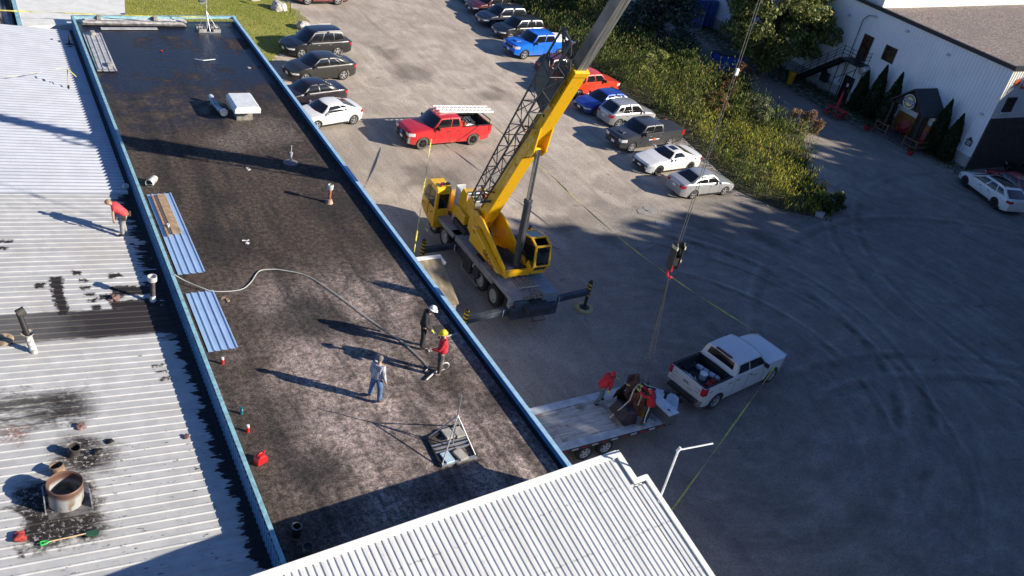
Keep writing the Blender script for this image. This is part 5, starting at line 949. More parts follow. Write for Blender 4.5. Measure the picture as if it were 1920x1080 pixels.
# ------------------------------------------------------------------ crane
YEL = None
def crane():
    global YEL
    YEL = paint('crane_yellow', (0.84, 0.47, 0.006)); yn = NT('tmp'); bpy.data.materials.remove(yn.m)
    def grime(m_):
        t = m_.node_tree; bs = t.nodes['Principled BSDF']; src = bs.inputs['Base Color'].links[0].from_socket; tc = t.nodes.new('ShaderNodeTexCoord'); mp = t.nodes.new('ShaderNodeMapping'); mp.inputs['Scale'].default_value = (5, 5, 1.2); nz = t.nodes.new('ShaderNodeTexNoise'); nz.inputs['Scale'].default_value = 1.4; nz.inputs['Detail'].default_value = 6; nz.inputs['Roughness'].default_value = .7
        mr = t.nodes.new('ShaderNodeMapRange'); mr.inputs[1].default_value = .56; mr.inputs[2].default_value = .72; mr.inputs[4].default_value = .6; mx = t.nodes.new('ShaderNodeMix'); mx.data_type = 'RGBA'; mx.inputs[7].default_value = (.10, .065, .02, 1)
        t.links.new(tc.outputs['Object'], mp.inputs[0]); t.links.new(mp.outputs[0], nz.inputs['Vector']); t.links.new(nz.outputs['Fac'], mr.inputs[0]); t.links.new(mr.outputs[0], mx.inputs[0]); t.links.new(src, mx.inputs[6]); t.links.new(mx.outputs[2], bs.inputs['Base Color'])
    grime(YEL); GR = mat('carrier_grey', (0.27, 0.28, 0.285), .5, .1, var=.18, scale=3); DG = mat('chassis_dark', (0.035, 0.04, 0.048), .6, var=.3)
    BG = mat('outrigger_blue_grey', (0.05, 0.062, 0.08), .5, .1, var=.3, scale=3); JG = mat('jib_grey', (0.055, 0.065, 0.075), .5, .2, var=.2)
    K = thing('mobile_crane', 'yellow and grey truck crane on outriggers with its boom raised over the yard', 'crane', (20.4, 31.5, 0))
    def W(x, y, z): return (x-20.4, y-31.5, z)
    XL, XR = 19.25, 21.65; xc = (XL+XR)/2; dz = 1.55
    b = MB(); b.box(W(xc, 31.4, 1.05), (1.1, 8.4, .55)); b.box(W(xc, 31.6, dz-.08), (2.3, 3.6, .12)); b.box(W(xc, 27.6, 1.30), (1.2, 2.2, .22)); b.build('chassis', DG, K)
    b = MB()
    # deck plates and fenders
    b.box(W(xc, 30.9, dz), (XR-XL, 3.9, .06)); b.box(W(xc, 30.9, dz-.14), (XR-XL+.02, 3.9, .22))
    for x0, x1 in ((XL-.02, XL+.72), (XR-.72, XR+.02)):
        s = -1 if x0 < xc else 1; xo = x0 if s < 0 else x1
        b.prism([(26.75, .95), (26.75, 1.55), (27.2, 1.68), (29.6, 1.68), (30.4, 1.58), (30.4, 1.40), (29.75, 1.34), (29.75, 1.5), (27.35, 1.5), (27.35, .95)], x0-20.4, x1-20.4, 'YZ') if False else None
        b.box(((x0+x1)/2-20.4, 28.7-31.5, 1.70), (x1-x0, 2.9, .05)); b.prism([(27.12-31.5, .95), (27.25-31.5, 1.72), (27.4-31.5, 1.72), (27.4-31.5, .95)], x0-20.4, x1-20.4, 'YZ'); b.box((xo-20.4, 28.7-31.5, 1.64), (.04, 2.9, .16))
    for y0, y1 in ((33.0, 36.2),): b.box(W(XL+.28, (y0+y1)/2-.1, 1.50), (.62, y1-y0, .06)); b.box(W(XL-.02, (y0+y1)/2-.3, 1.40), (.04, y1-y0-.6, .2)); b.box(W(XR-.28, (y0+y1)/2-.1, 1.50), (.62, y1-y0, .06))
    b.build('deck', GR, K, bevel=.012)
    b = MB(); b.prism([(27.1-31.5, 1.2), (27.12-31.5, 1.74), (29.3-31.5, 1.74), (29.3-31.5, 1.35), (27.15-31.5, 1.1)], XR-.74-20.4, XR+.03-20.4, 'YZ'); b.build('tool_locker', mat('locker_blue_grey', (.20, .245, .28), .45, .1), K, bevel=.015)
    b = MB(); b.box(W(XL+.10, 31.3, .95), (.3, .8, .75)); b.box(W(XL+.12, 30.45, 1.0), (.3, .5, .5)); b.box(W(XL+.35, 32.3, 1.0), (.5, 1.0, .6)); b.build('side_locker', DG, K, bevel=.02)
    b = MB(); b.bar(W(XL-.05, 31.7, .5), W(XL-.05, 30.0, .5), .06); b.bar(W(XL-.05, 31.7, .5), W(XL+.05, 31.7, 1.4), .05); b.build('step', STEEL, K)
    b = MB(); b.tube(W(XL+.2, 30.85, 1.12), W(XL+.2, 30.2, 1.12), .2, n=14); b.build('air_tank', mat('pale_tank', (.45, .45, .43), .5), K, smooth=True)
    for y_ in (35.35, 34.02, 30.05, 28.72):
        for s in (-1, 1):
            g = wheel_x(K, W(XL+.22 if s < 0 else XR-.22, y_, .80), .54, .36, s, mat('wheel_grey', (.42, .42, .42), .5))
    # carrier cab (one-man cab on the left)
    x0, x1 = 18.98, 19.76; cp = [(34.82, .86), (34.82, 3.0), (34.95, 3.08), (35.9, 3.08), (36.32, 2.35), (36.38, 1.45), (36.0, 1.2)]
    b = MB(); b.prism([(a-31.5, c) for a, c in cp], x0-20.4, x1-20.4, 'YZ'); cab = b.build('driver_cab', YEL, K, bevel=.03)
    def pane(name, pts, par): q = MB(); q.add(pts, [tuple(range(len(pts)))]); return q.build(name, GLASS, par, fix=False)
    xs = x0-20.4-.012; pane('side_window', [(xs, a-31.5, c) for a, c in ((35.62, 2.0), (35.62, 2.85), (35.84, 2.85), (36.14, 2.3), (36.14, 2.0))], cab); pane('side_window', [(xs, a-31.5, c) for a, c in ((34.98, 1.95), (34.98, 2.85), (35.5, 2.85), (35.5, 1.95))], cab)
    pane('rear_window', [(x0+.14-20.4, 34.806-31.5, 1.95), (x1-.12-20.4, 34.806-31.5, 1.95), (x1-.12-20.4, 34.806-31.5, 2.75), (x0+.14-20.4, 34.806-31.5, 2.75)], cab)
    a = Vector(W(0, 35.93, 3.05)); c = Vector(W(0, 36.335, 2.36)); o_ = Vector((0, .02, .012)); pane('windscreen', [tuple(Vector((x-20.4, q.y, q.z))+o_) for x, q in ((x0+.08, a), (x1-.08, a), (x1-.08, c), (x0+.08, c))], cab)
    b = MB(); [b.tube(W(x, 35.1, 3.14), W(x, 35.1, 3.2), .12, n=12) for x in (19.38, 19.64)]; b.build('roof_fan', BLACK, cab); b = MB(); b.tube(W(19.22, 35.0, 3.08), W(19.22, 35.0, 3.3), .05, n=8); b.build('beacon', TAILR, cab)
    b = MB(); b.path([W(19.05, 35.45, 2.3), W(18.95, 35.45, 2.3)], .01); b.bar(W(xs+20.4, 35.56, 1.3), W(xs+20.4, 35.56, 3.0), .015); b.bar(W(x0-.01, 35.05, 1.7), W(x0-.01, 35.25, 1.55), .03); b.build('door_gap', BLACK, cab)
    b = MB(); b.path([W(18.93, 34.95, .95), W(18.87, 34.95, .6), W(18.87, 35.25, .6), W(18.93, 35.25, 1.0)], .025); b.build('cab_step', STEEL, cab)
    # exhaust screen, engine hood
    b = MB(); b.box(W(19.90, 34.35, 2.4), (.12, .5, 1.8)); b.box(W(20.12, 34.62, 2.5), (.5, .05, 1.7)); b.build('heat_screen', mat('screen_grey', (.55, .56, .57), .4, .2), K, bevel=.015)
    b = MB(); b.box(W(20.15, 34.2, 2.0), (.34, .36, .9)); b.build('air_cleaner', BLACK, K, bevel=.03)
    b = MB(); b.prism([(34.6-31.5, 1.2), (34.6-31.5, 2.45), (36.0-31.5, 2.3), (36.3-31.5, 1.9), (36.3-31.5, 1.2)], 20.15-20.4, 21.6-20.4, 'YZ'); b.build('engine_hood', YEL, K, bevel=.03)
    b = MB(); b.box(W(20.5, 33.4, 1.72), (1.7, 1.3, .32)); b.box(W(20.2, 33.6, 2.0), (.7, .5, .3)); [b.path([W(19.7+.1*k, 33.0, 1.9), W(19.9+.1*k, 32.7, 2.1), W(20.0+.06*k, 32.4, 2.2)], .025) for k in range(5)]; b.build('hydraulics', DG, K)
    # outriggers
    def outrig(name, y0, pts, box):
        (xa, ya), (xb, yb) = pts; b = MB(); b.bar(W(xa, ya, 1.0), W(xb, yb, 1.0), .24, .26); b.bar(W(lerp(xa, xb, .27), lerp(ya, yb, .27), 1.0), W(lerp(xa, xb, .73), lerp(ya, yb, .73), 1.0), .30, .32)
        for q in (.27, .73): b.bar(W(lerp(xa, xb, q), lerp(ya, yb, q)-.16, .84), W(lerp(xa, xb, q), lerp(ya, yb, q)-.16, 1.18), .03, mi=1)
        b.build('outrigger_beam', [BG, WHITE], K, bevel=.012)
        if box: b = MB(); b.box(W(xc, 27.12, 1.0), (2.35, .5, .56)); b.prism([(26.9-31.5, 1.2), (27.1-31.5, 1.5), (27.35-31.5, 1.5), (27.35-31.5, 1.2)], xc-1.0-20.4, xc-.3-20.4, 'YZ'); b.build('outrigger_box', BG, K, bevel=.02)
    sm = NT('hazard_stripes'); st = sm.step(sm.m_('FRACT', sm.m_('ADD', sm.mul(sm.z, 5.2), sm.mul(sm.x, 2.0))), .48, .52); smm = sm.fin(sm.mix(st, (0.55, .36, .02), (.015, .015, .015)), .5)
    pad = mat('pale_yellow_pad', (.40, .37, .16), .7, var=.25)
    outrig('rear', 0, ((17.1, 27.05), (23.9, 27.75)), True); outrig('front', 0, ((17.6, 32.75), (23.5, 32.95)), False)
    for x, y in ((17.05, 27.05), (23.95, 27.76), (17.55, 32.75), (23.55, 32.96)):
        b = MB(); b.tube(W(x, y, .72), W(x, y, 1.52), .11, n=14); j = b.build('jack', smm, K, smooth=True); b = MB(); b.tube(W(x, y, .12), W(x, y, .75), .075, n=10); b.build('ram', BLACK, j, smooth=True); b = MB(); b.lathe([(0, 1.50), (.09, 1.52), (.07, 1.6), (0, 1.62)], c=W(x, y, 0), n=12); b.build('jack_cap', BLACK, j, smooth=True)
        b = MB(); b.lathe([(0, .10), (.42, .10), (.45, .06), (.45, .02), (0, .0)], c=W(x, y, 0), n=28); f = b.build('float', pad, K, smooth=True, ang=30); b = MB(); b.lathe([(0, .16), (.10, .16), (.25, .11), (.26, .10), (0, .10)], c=W(x, y, 0), n=20); b.build('float_plate', BLACK, f)
    b = MB(); b.path([W(20.3, 26.9, .75), W(20.3, 26.6, .7), W(20.9, 26.6, .7), W(20.9, 26.9, .75)], .03); b.build('rear_step', mat('rusty_steel', (.16, .10, .07), .8, var=.5, scale=6), K)
    # timber blocking on the rear deck
    gw = mat('weathered_timber', (.24, .205, .18), .85, var=.35, scale=8)
    Tm = thing('timber_blocks', 'strapped bundle of weathered timber blocks on the rear deck of the crane', 'timber bundle', (20.48, 27.95, 1.44)); b = MB()
    for k in range(6):
        for j in range(2): b.box((-.42+.17*k+rnd.uniform(-.01, .01), rnd.uniform(-.08, .08), .08+.15*j), (.15, 1.5+rnd.uniform(-.1, .1), .13), rz=rnd.uniform(-.02, .02))
    b.build('beam', gw, Tm, bevel=.008); b = MB(); b.bar((-.55, -.2, .325), (.55, -.2, .325), .07, .012); b.build('strap', mat('cream_webbing', (.55, .5, .38), .8), Tm)
    # slew ring and superstructure
    b = MB(); b.lathe([(0, 1.58), (.95, 1.58), (.95, 1.72), (.80, 1.74), (.80, 1.84), (0, 1.84)], c=W(20.45, 29.75, 0), n=36); b.build('slew_ring', DG, K, smooth=True)
    sp = [(32.55, 2.15), (32.5, 3.15), (32.0, 3.35), (31.3, 3.28), (29.4, 2.52), (28.55, 2.12), (28.5, 1.85), (29.0, 1.78), (31.0, 1.78), (31.8, 1.85)]
    for x0, x1 in ((19.62, 19.70), (20.78, 20.86)):
        b = MB(); b.prism([(a-31.5, c) for a, c in sp], x0-20.4, x1-20.4, 'YZ'); b.build('side_plate', YEL, K, bevel=.012)
    b = MB(); b.prism([(31.75-31.5, 1.95), (31.65-31.5, 2.78), (31.3-31.5, 2.84), (29.2-31.5, 2.12), (28.75-31.5, 1.95)], 19.32-20.4, 19.61-20.4, 'YZ'); hs = b.build('side_housing', YEL, K, bevel=.05)
    text_obj('lettering', 'GROVE', .36, mat('brand_red_brown', (.10, .015, .01), .5), K, W(19.30, 29.7, 2.13), (R(90), R(19), R(-90)), .004)
    text_obj('lettering', 'TMS', .14, mat('brand_red_brown', (0,0,0)), K, W(19.30, 31.35, 2.66), (R(90), R(19), R(-90)), .004)
    b = MB(); b.box(W(20.24, 30.3, 1.92), (1.05, 3.2, .12)); b.box(W(20.24, 28.62, 2.0), (1.1, .12, .3)); b.build('base_frame', YEL, K); b = MB(); b.box(W(20.24, 29.6, 2.08), (.9, 1.6, .2)); [b.path([W(20.0+.12*k, 30.8, 2.1), W(20.05+.12*k, 30.0, 2.35), W(20.1+.1*k, 29.2, 2.2)], .03) for k in range(4)]; b.build('hydraulic_lines', DG, K)
    b = MB(); b.box(W(20.3, 34.25, 2.35), (1.5, .8, .0)) if False else None
    b = MB(); b.prism([(33.0-31.5, 2.0), (33.0-31.5, 2.5), (33.7-31.5, 2.6), (34.35-31.5, 2.45), (34.35-31.5, 2.0)], 19.65-20.4, 21.1-20.4, 'YZ'); b.build('counterweight', YEL, K, bevel=.04)
    for i, yw in enumerate((33.75, 32.95)):
        z = 3.12; b = MB(); b.tube(W(19.95, yw, z), W(20.85, yw, z), .25, n=20); w_ = b.build('winch_drum', mat('wire_rope', (.12, .115, .11), .6, .3, var=.4, scale=40), K, smooth=True)
        for x in (19.86, 20.9): b = MB(); b.prism([(yw-.38-31.5, 2.55), (yw-.34-31.5, 3.45), (yw+.12-31.5, 3.55), (yw+.34-31.5, 3.2), (yw+.34-31.5, 2.55)], x-.02-20.4, x+.02-20.4, 'YZ'); b.build('winch_plate', YEL, w_)
        b = MB(); b.tube(W(19.86, yw-.3, 3.47), W(20.9, yw-.3, 3.47), .045, n=8); b.build('guard_rail', STEEL, w_)
    # operator cab
    ox0, ox1 = 20.90, 21.66; op = [(29.75, 1.95), (29.8, 3.40), (28.95, 3.56), (28.45, 3.38), (28.28, 2.45), (28.5, 2.05)]
    b = MB()
    def fr(p, q, x, r_=.055): b.bar(W(x, p[0], p[1]), W(x, q[0], q[1]), r_*1.6, r_*1.6)
    for x in (ox0, ox1):
        for i in range(len(op)): fr(op[i], op[(i+1) % len(op)], x)
    for a_, c_ in op: b.bar(W(ox0, a_, c_), W(ox1, a_, c_), .08)
    b.prism([(29.75-31.5, 1.95), (29.75-31.5, 2.4), (29.2-31.5, 2.4), (28.8-31.5, 2.0)], ox0-.02-20.4, ox0+.05-20.4, 'YZ'); b.prism([(29.0-31.5, 1.85), (28.7-31.5, 2.55), (28.38-31.5, 2.35), (28.62-31.5, 1.78)], ox0-.12-20.4, ox0-.06-20.4, 'YZ')
    b.box(W((ox0+ox1)/2, 29.1, 1.98), (.76, 1.3, .10)); oc = b.build('operator_cab', YEL, K, bevel=.01)
    def gp(nm, pts): q = MB(); q.add([W(*p) for p in pts], [tuple(range(len(pts)))]); q.build(nm, GLASS, oc, fix=False)
    gp('windscreen', [(ox0+.06, 28.42, 3.34), (ox1-.06, 28.42, 3.34), (ox1-.06, 28.26, 2.48), (ox0+.06, 28.26, 2.48)]); gp('lower_window', [(ox0+.06, 28.29, 2.40), (ox1-.06, 28.29, 2.40), (ox1-.06, 28.47, 2.10), (ox0+.06, 28.47, 2.10)])
    gp('roof_window', [(ox0+.06, 29.7, 3.44), (ox1-.06, 29.7, 3.44), (ox1-.06, 29.0, 3.58), (ox0+.06, 29.0, 3.58)]); gp('side_window', [(ox0-.0, 29.65, 2.45), (ox0, 29.7, 3.36), (ox0, 29.0, 3.48), (ox0, 28.5, 3.32), (ox0, 28.36, 2.55)]); gp('side_window', [(ox1, 29.65, 2.1), (ox1, 29.7, 3.36), (ox1, 29.0, 3.48), (ox1, 28.5, 3.32), (ox1, 28.36, 2.5)])
    gp('rear_window', [(ox0+.06, 29.79, 3.38), (ox1-.06, 29.79, 3.38), (ox1-.06, 29.76, 1.95), (ox0+.06, 29.76, 1.95)])
    b = MB(); b.box(W(21.28, 29.2, 2.35), (.42, .45, .15)); b.box(W(21.28, 29.45, 2.65), (.42, .12, .55)); b.build('seat', BLACK, oc, bevel=.03)
    # boom
    F0 = Vector((20.2, 32.1, 2.9)); T0 = Vector((20.75, 19.75, 29.2)); ax = (T0-F0).normalized(); L = (T0-F0).length; sx = Vector((1, 0, 0)); sx = (sx-ax*sx.dot(ax)).normalized(); up = sx.cross(ax); 
    def B(s, x=0.0, n=0.0): return F0+ax*s+sx*x+up*n-Vector((20.4, 31.5, 0))
    def section(b, s0, s1, w_, h0, h1=None, chamf=.0, n0=0.0, mi=0):
        h1 = h0 if h1 is None else h1; vs = []
        for s, h in ((s0, h0), (s1, h1)):
            for x, n in ((-.5, -.5+chamf), (-.5, .5), (.5, .5), (.5, -.5+chamf), (.5-chamf*1.0, -.5), (-.5+chamf*1.0, -.5)): vs.append(B(s, x*w_, n*h+n0))
        b.add(vs, [tuple(range(6))[::-1], tuple(range(6, 12))]+[(i, (i+1) % 6, 6+(i+1) % 6, 6+i) for i in range(6)], mi)
    # up points to the boom's upper side
    sg = 1 if up.z > 0 else -1
    b = MB(); section(b, -.35, 10.15, .62, .74, chamf=.12); bm_ = b.build('boom_base', YEL, K, bevel=.012)
    b = MB(); section(b, 9.95, 10.2, .70, .82, chamf=.12); b.build('end_collar', YEL, bm_, bevel=.02)
    b = MB(); [b.bar(B(s, -.315, -.36), B(s, -.315, .36), .02, .05, up=tuple(ax)) for s in (6.6, 9.3)]; [b.tube(B(s, -.37, .22), B(s, -.30, .22), .07, n=8) for s in (4.3, 6.4, 8.2)]; b.build('lug', YEL, bm_)
    b = MB(); [b.tube(B(9.5-.14*k, -.325, .24), B(9.5-.14*k, -.305, .24), .035, n=8) for k in range(5)]; b.tube(B(7.4, -.325, .1), B(7.4, -.305, .1), .07, n=10); b.build('access_hole', BLACK, bm_)
    b = MB(); section(b, -.6, .35, .62, .62); b.tube(B(0, -.62, 0), B(0, .62, 0), .12, n=14); b.build('boom_pivot', YEL, bm_)
    ig = NT('boom_inner_grey'); dr = ig.noise(1.0, 5, ig.vec(9, .5, .5)); igm = ig.fin(ig.mix(ig.step(dr, .35, .65), (0.08, .082, .082), (0.22, .215, .20)), .5, .15)
    b = MB(); section(b, 10.1, 18.5, .45, .54, chamf=.10); b.build('boom_section', igm, K, bevel=.01); b = MB(); section(b, 18.4, 25.5, .39, .46, chamf=.09); b.build('boom_section', igm, K); b = MB(); section(b, 25.4, L+.1, .34, .40, chamf=.08); b.build('boom_section', igm, K)
    b = MB(); [b.bar(B(10.3, x, sg*.30), B(L-.5, x*.6, sg*.33), .05) for x in (-.12, .12)]; b.build('boom_rail', DG, K)
    b = MB(); [b.lathe([(0, -.05), (.26, -.05), (.22, 0), (.26, .05), (0, .05)], c=B(L+.05, x, -sg*.30), axis='X', n=18) for x in (-.15, .15)]; section(b, L-.3, L+.3, .5, .55); b.build('boom_head', YEL, K)
    # luffing cylinder
    c0 = Vector(W(20.35, 28.95, 2.1)); c1 = B(5.8, .02, -sg*.55)
    mid = c0.lerp(c1, .58); b = MB(); b.tube(c0, mid, .17, n=16); b.tube(mid-(c1-c0).normalized()*.12, mid+(c1-c0).normalized()*.02, .20, n=16); b.bar(c0+Vector((.1, -.12, .4)), mid+Vector((.1, -.15, -.2)), .05); b.build('lift_cylinder', DG, K, smooth=True)
    b = MB(); b.tube(mid, c1, .115, n=16); b.build('cylinder_rod', mat('rod_steel', (.32, .33, .35), .18, .9, var=.15), K, smooth=True)
    b = MB()
    for x in (-.30, .30):
        pl_ = [(7.0, -.34), (5.0, -.34), (5.5, -.70), (5.85, -.76), (6.2, -.62)]; o = len(b.v); b.add([B(s, x-.03, sg*n) for s, n in pl_]+[B(s, x+.03, sg*n) for s, n in pl_], [tuple(range(5)), tuple(range(5, 10))[::-1]]+[(i, 5+i, 5+(i+1) % 5, (i+1) % 5) for i in range(5)])
    b.tube(B(5.8, -.36, -sg*.56), B(5.8, .36, -sg*.56), .07, n=10); b.build('cylinder_bracket', YEL, K)
    # stowed lattice jib on the near side
    jx, jn = -.92, sg*.12; hw_ = .30; b = MB(); cs = [(-hw_, -hw_), (-hw_, hw_), (hw_, hw_), (hw_, -hw_)]; s0, s1 = 1.4, 11.9; n_ = 15
    def J(s, i): t = (s-s0)/(s1-s0); k = lerp(.72, 1.25, min(1, t*1.4)); return B(s, jx+cs[i][0]*k, jn+cs[i][1]*k)
    for i in range(4): b.tube(J(s0, i), J(s1-1.6, i), .038, n=6)
    b.build('jib_chord', JG, K)
    b = MB()
    for k in range(n_-2):
        a_, c_ = s0+(s1-s0)*k/n_, s0+(s1-s0)*(k+1)/n_
        for i in range(4):
            j = (i+1) % 4; p, q = (i, j) if k % 2 else (j, i); b.tube(J(a_, p), J(c_, q), .022, n=5)
            if k % 3 == 0: b.tube(J(a_, i), J(a_, j), .02, n=5)
    b.build('jib_lacing', JG, K)
    b = MB(); e1 = s1-1.7; P_ = [J(e1, i) for i in range(4)]; hA, hB = B(s1-.2, jx-.38, jn+.45), B(s1-.2, jx-.38, jn-.35)
    for i in range(4): b.tube(P_[i], hA if i in (1, 2) else hB, .045, n=6)
    b.tube(hA, hB, .05, n=6); b.tube(P_[2], hB, .035, n=6); b.tube(P_[1], B(s1-.6, jx+.25, jn), .04, n=6); b.tube(B(s1-.6, jx+.25, jn), hA, .04, n=6)
    for (sa, sb) in ((e1-.1, e1-1.5),): b.add([J(sa, 0), J(sa, 1), J(sb, 1), J(sb, 0)], [(0, 1, 2, 3)]); b.add([J(sa, 3), J(sa, 2), J(sb-1, 2), J(sb-1, 3)], [(0, 1, 2, 3)])
    b.build('jib_head', JG, K)
    b = MB(); [b.lathe([(0, -.03), (.22, -.03), (.19, 0), (.22, .03), (0, .03)], c=B(s1-.9, jx+.05, jn+q), axis='X', n=16) for q in (-.1, .28)]; b.build('jib_sheave', BLACK, K)
    b = MB()
    for s in (2.0, 6.5, 9.6): b.bar(B(s, jx+.2, jn), B(s, -.30, 0), .09, .06); b.tube(B(s, jx+.1, jn-.3), B(s, jx+.1, jn+.3), .05, n=6)
    b.build('jib_bracket', mat('orange_red_steel', (.38, .10, .03), .6), K)
    b = MB()
    for k in range(5): b.path([B(1.5+rnd.uniform(-.2, .2), jx+.2+.1*k, jn+.3), B(1.2, jx+.3+.08*k, jn), B(.8, jx+.45, jn-.2)], .03)
    b.build('jib_root', BLACK, K)
    b = MB(); b.path([W(20.3, 33.0, 3.15), tuple(B(2, .1, sg*.55)), tuple(B(10, .1, sg*.55)), tuple(B(L, .1, sg*.4))], .014); b.build('hoist_rope', mat('wire_rope', (0,0,0)), K)
    b = MB(); b.path([tuple(B(s, -.34, -.22+.02*math.sin(s*3))) for s in np.linspace(.6, 9.6, 24)], .022); b.build('boom_hose', BLACK, K)
    b = MB(); b.path([tuple(B(s, .18+.03*math.sin(s*2), sg*.385)) for s in np.linspace(.4, 9.8, 20)], .02); b.build('boom_hose', BLACK, K)
    for q in range(6): b = MB(); b.box(W(xc-.9+.36*q, 30.6-.02*q, dz+.035), (.18, .9, .02)); b.build('tread_plate', DG, K)
    for y_ in (33.2, 33.9, 34.6): b = MB(); b.box(W(20.75, y_, 1.62), (.8, .3, .18), rz=.1); b.build('deck_box', DG, K, bevel=.02)
    b = MB(); b.path([W(22.0, 30.2, 2.2), W(22.05, 30.2, 3.0), W(22.05, 30.6, 3.1)], .02); b.build('mirror_arm', STEEL, K)
    # hook block hanging from the tip
    H = thing('hook_block', 'black and yellow crane hook block with red hook hanging on ropes over the trailer', 'hook block', (20.42, 19.72, 0)); hz = 8.05
    b = MB()
    for x, y in ((-.09, 0), (.07, .05)): b.tube((x, y, hz+.6), (x*.8, y*.8, 29.6), .012, n=5)
    b.build('rope', mat('wire_rope', (0,0,0)), H)
    b = MB(); [b.prism([(-.15, hz-.1), (-.15, hz+.75), (-.08, hz+.9), (.08, hz+.9), (.15, hz+.75), (.15, hz-.1), (.08, hz-.2), (-.08, hz-.2)], x-.02, x+.02, 'YZ') for x in (-.15, .15)]; b.build('cheek_plate', BLACK, H)
    b = MB(); b.lathe([(0, -.05), (.2, -.05), (.16, 0), (.2, .05), (0, .05)], c=(0, 0, hz+.55), axis='X', n=18); b.box((0, 0, hz+.15), (.2, .25, .3)); b.build('sheave', BLACK, H)
    b = MB(); [b.box((x, -.02, hz+.72), (.05, .30, .12)) for x in (-.17, .17)]; [b.box((.16, -.02, hz+.2), (.04, .3, .1))]; b.build('hazard_band', mat('hazard_pale', (.5, .45, .3), .6), H)
    b = MB(); pts = [(0, 0, hz-.18)]+[(0, .13*math.sin(a)-.0, hz-.42+.15*math.cos(a)) for a in np.linspace(.3, 4.4, 9)]; [b.tube(p, q, .045, n=8) for p, q in zip(pts[:-1], pts[1:])]; b.tube((0, 0, hz-.05), (0, 0, hz-.3), .055, n=8); b.build('hook', mat('hook_red', (.50, .02, .03), .4), H, smooth=True)
    b = MB(); lb = Vector((21.1-20.4, 20.0-19.72, 2.35))
    for dx, dy in ((-.25, .1), (0, -.1), (.05, .1), (.42, .05)): b.tube((0, 0, hz-.55), (lb.x+dx, lb.y+dy, lb.z-.3), .014, n=5)
    b.build('sling', mat('wire_rope', (0,0,0)), H)
    b = MB(); b.box((.0, .0, 15.1), (.12, .09, .22)); b.build('limit_weight', WHITE, H, bevel=.02)
def wheel_x(parent, c, r, wd, side, rim):
    hw = wd/2; b = MB(); b.lathe([(r*.60, -hw*.9), (r*.93, -hw), (r, -hw*.72), (r, hw*.72), (r*.93, hw), (r*.60, hw*.9)], n=26, axis='X', c=c); t = b.build('wheel', RUBBER, parent, smooth=True)
    o = side*hw; k = r*.60; b = MB(); b.lathe([(k*1.02, o*.92), (k*.96, o*.95), (k*.88, o*.35), (k*.45, o*.30), (k*.40, o*.75), (0, o*.8)], n=22, axis='X', c=c)
    for i in range(8): a = 2*math.pi*i/8; b.tube((c[0]+o*.3, c[1]+math.cos(a)*k*.66, c[2]+math.sin(a)*k*.66), (c[0]+o*.36, c[1]+math.cos(a)*k*.66, c[2]+math.sin(a)*k*.66), k*.09, n=6, mi=1)
    b.build('rim', [rim, BLACK], t, smooth=True); return t
crane()
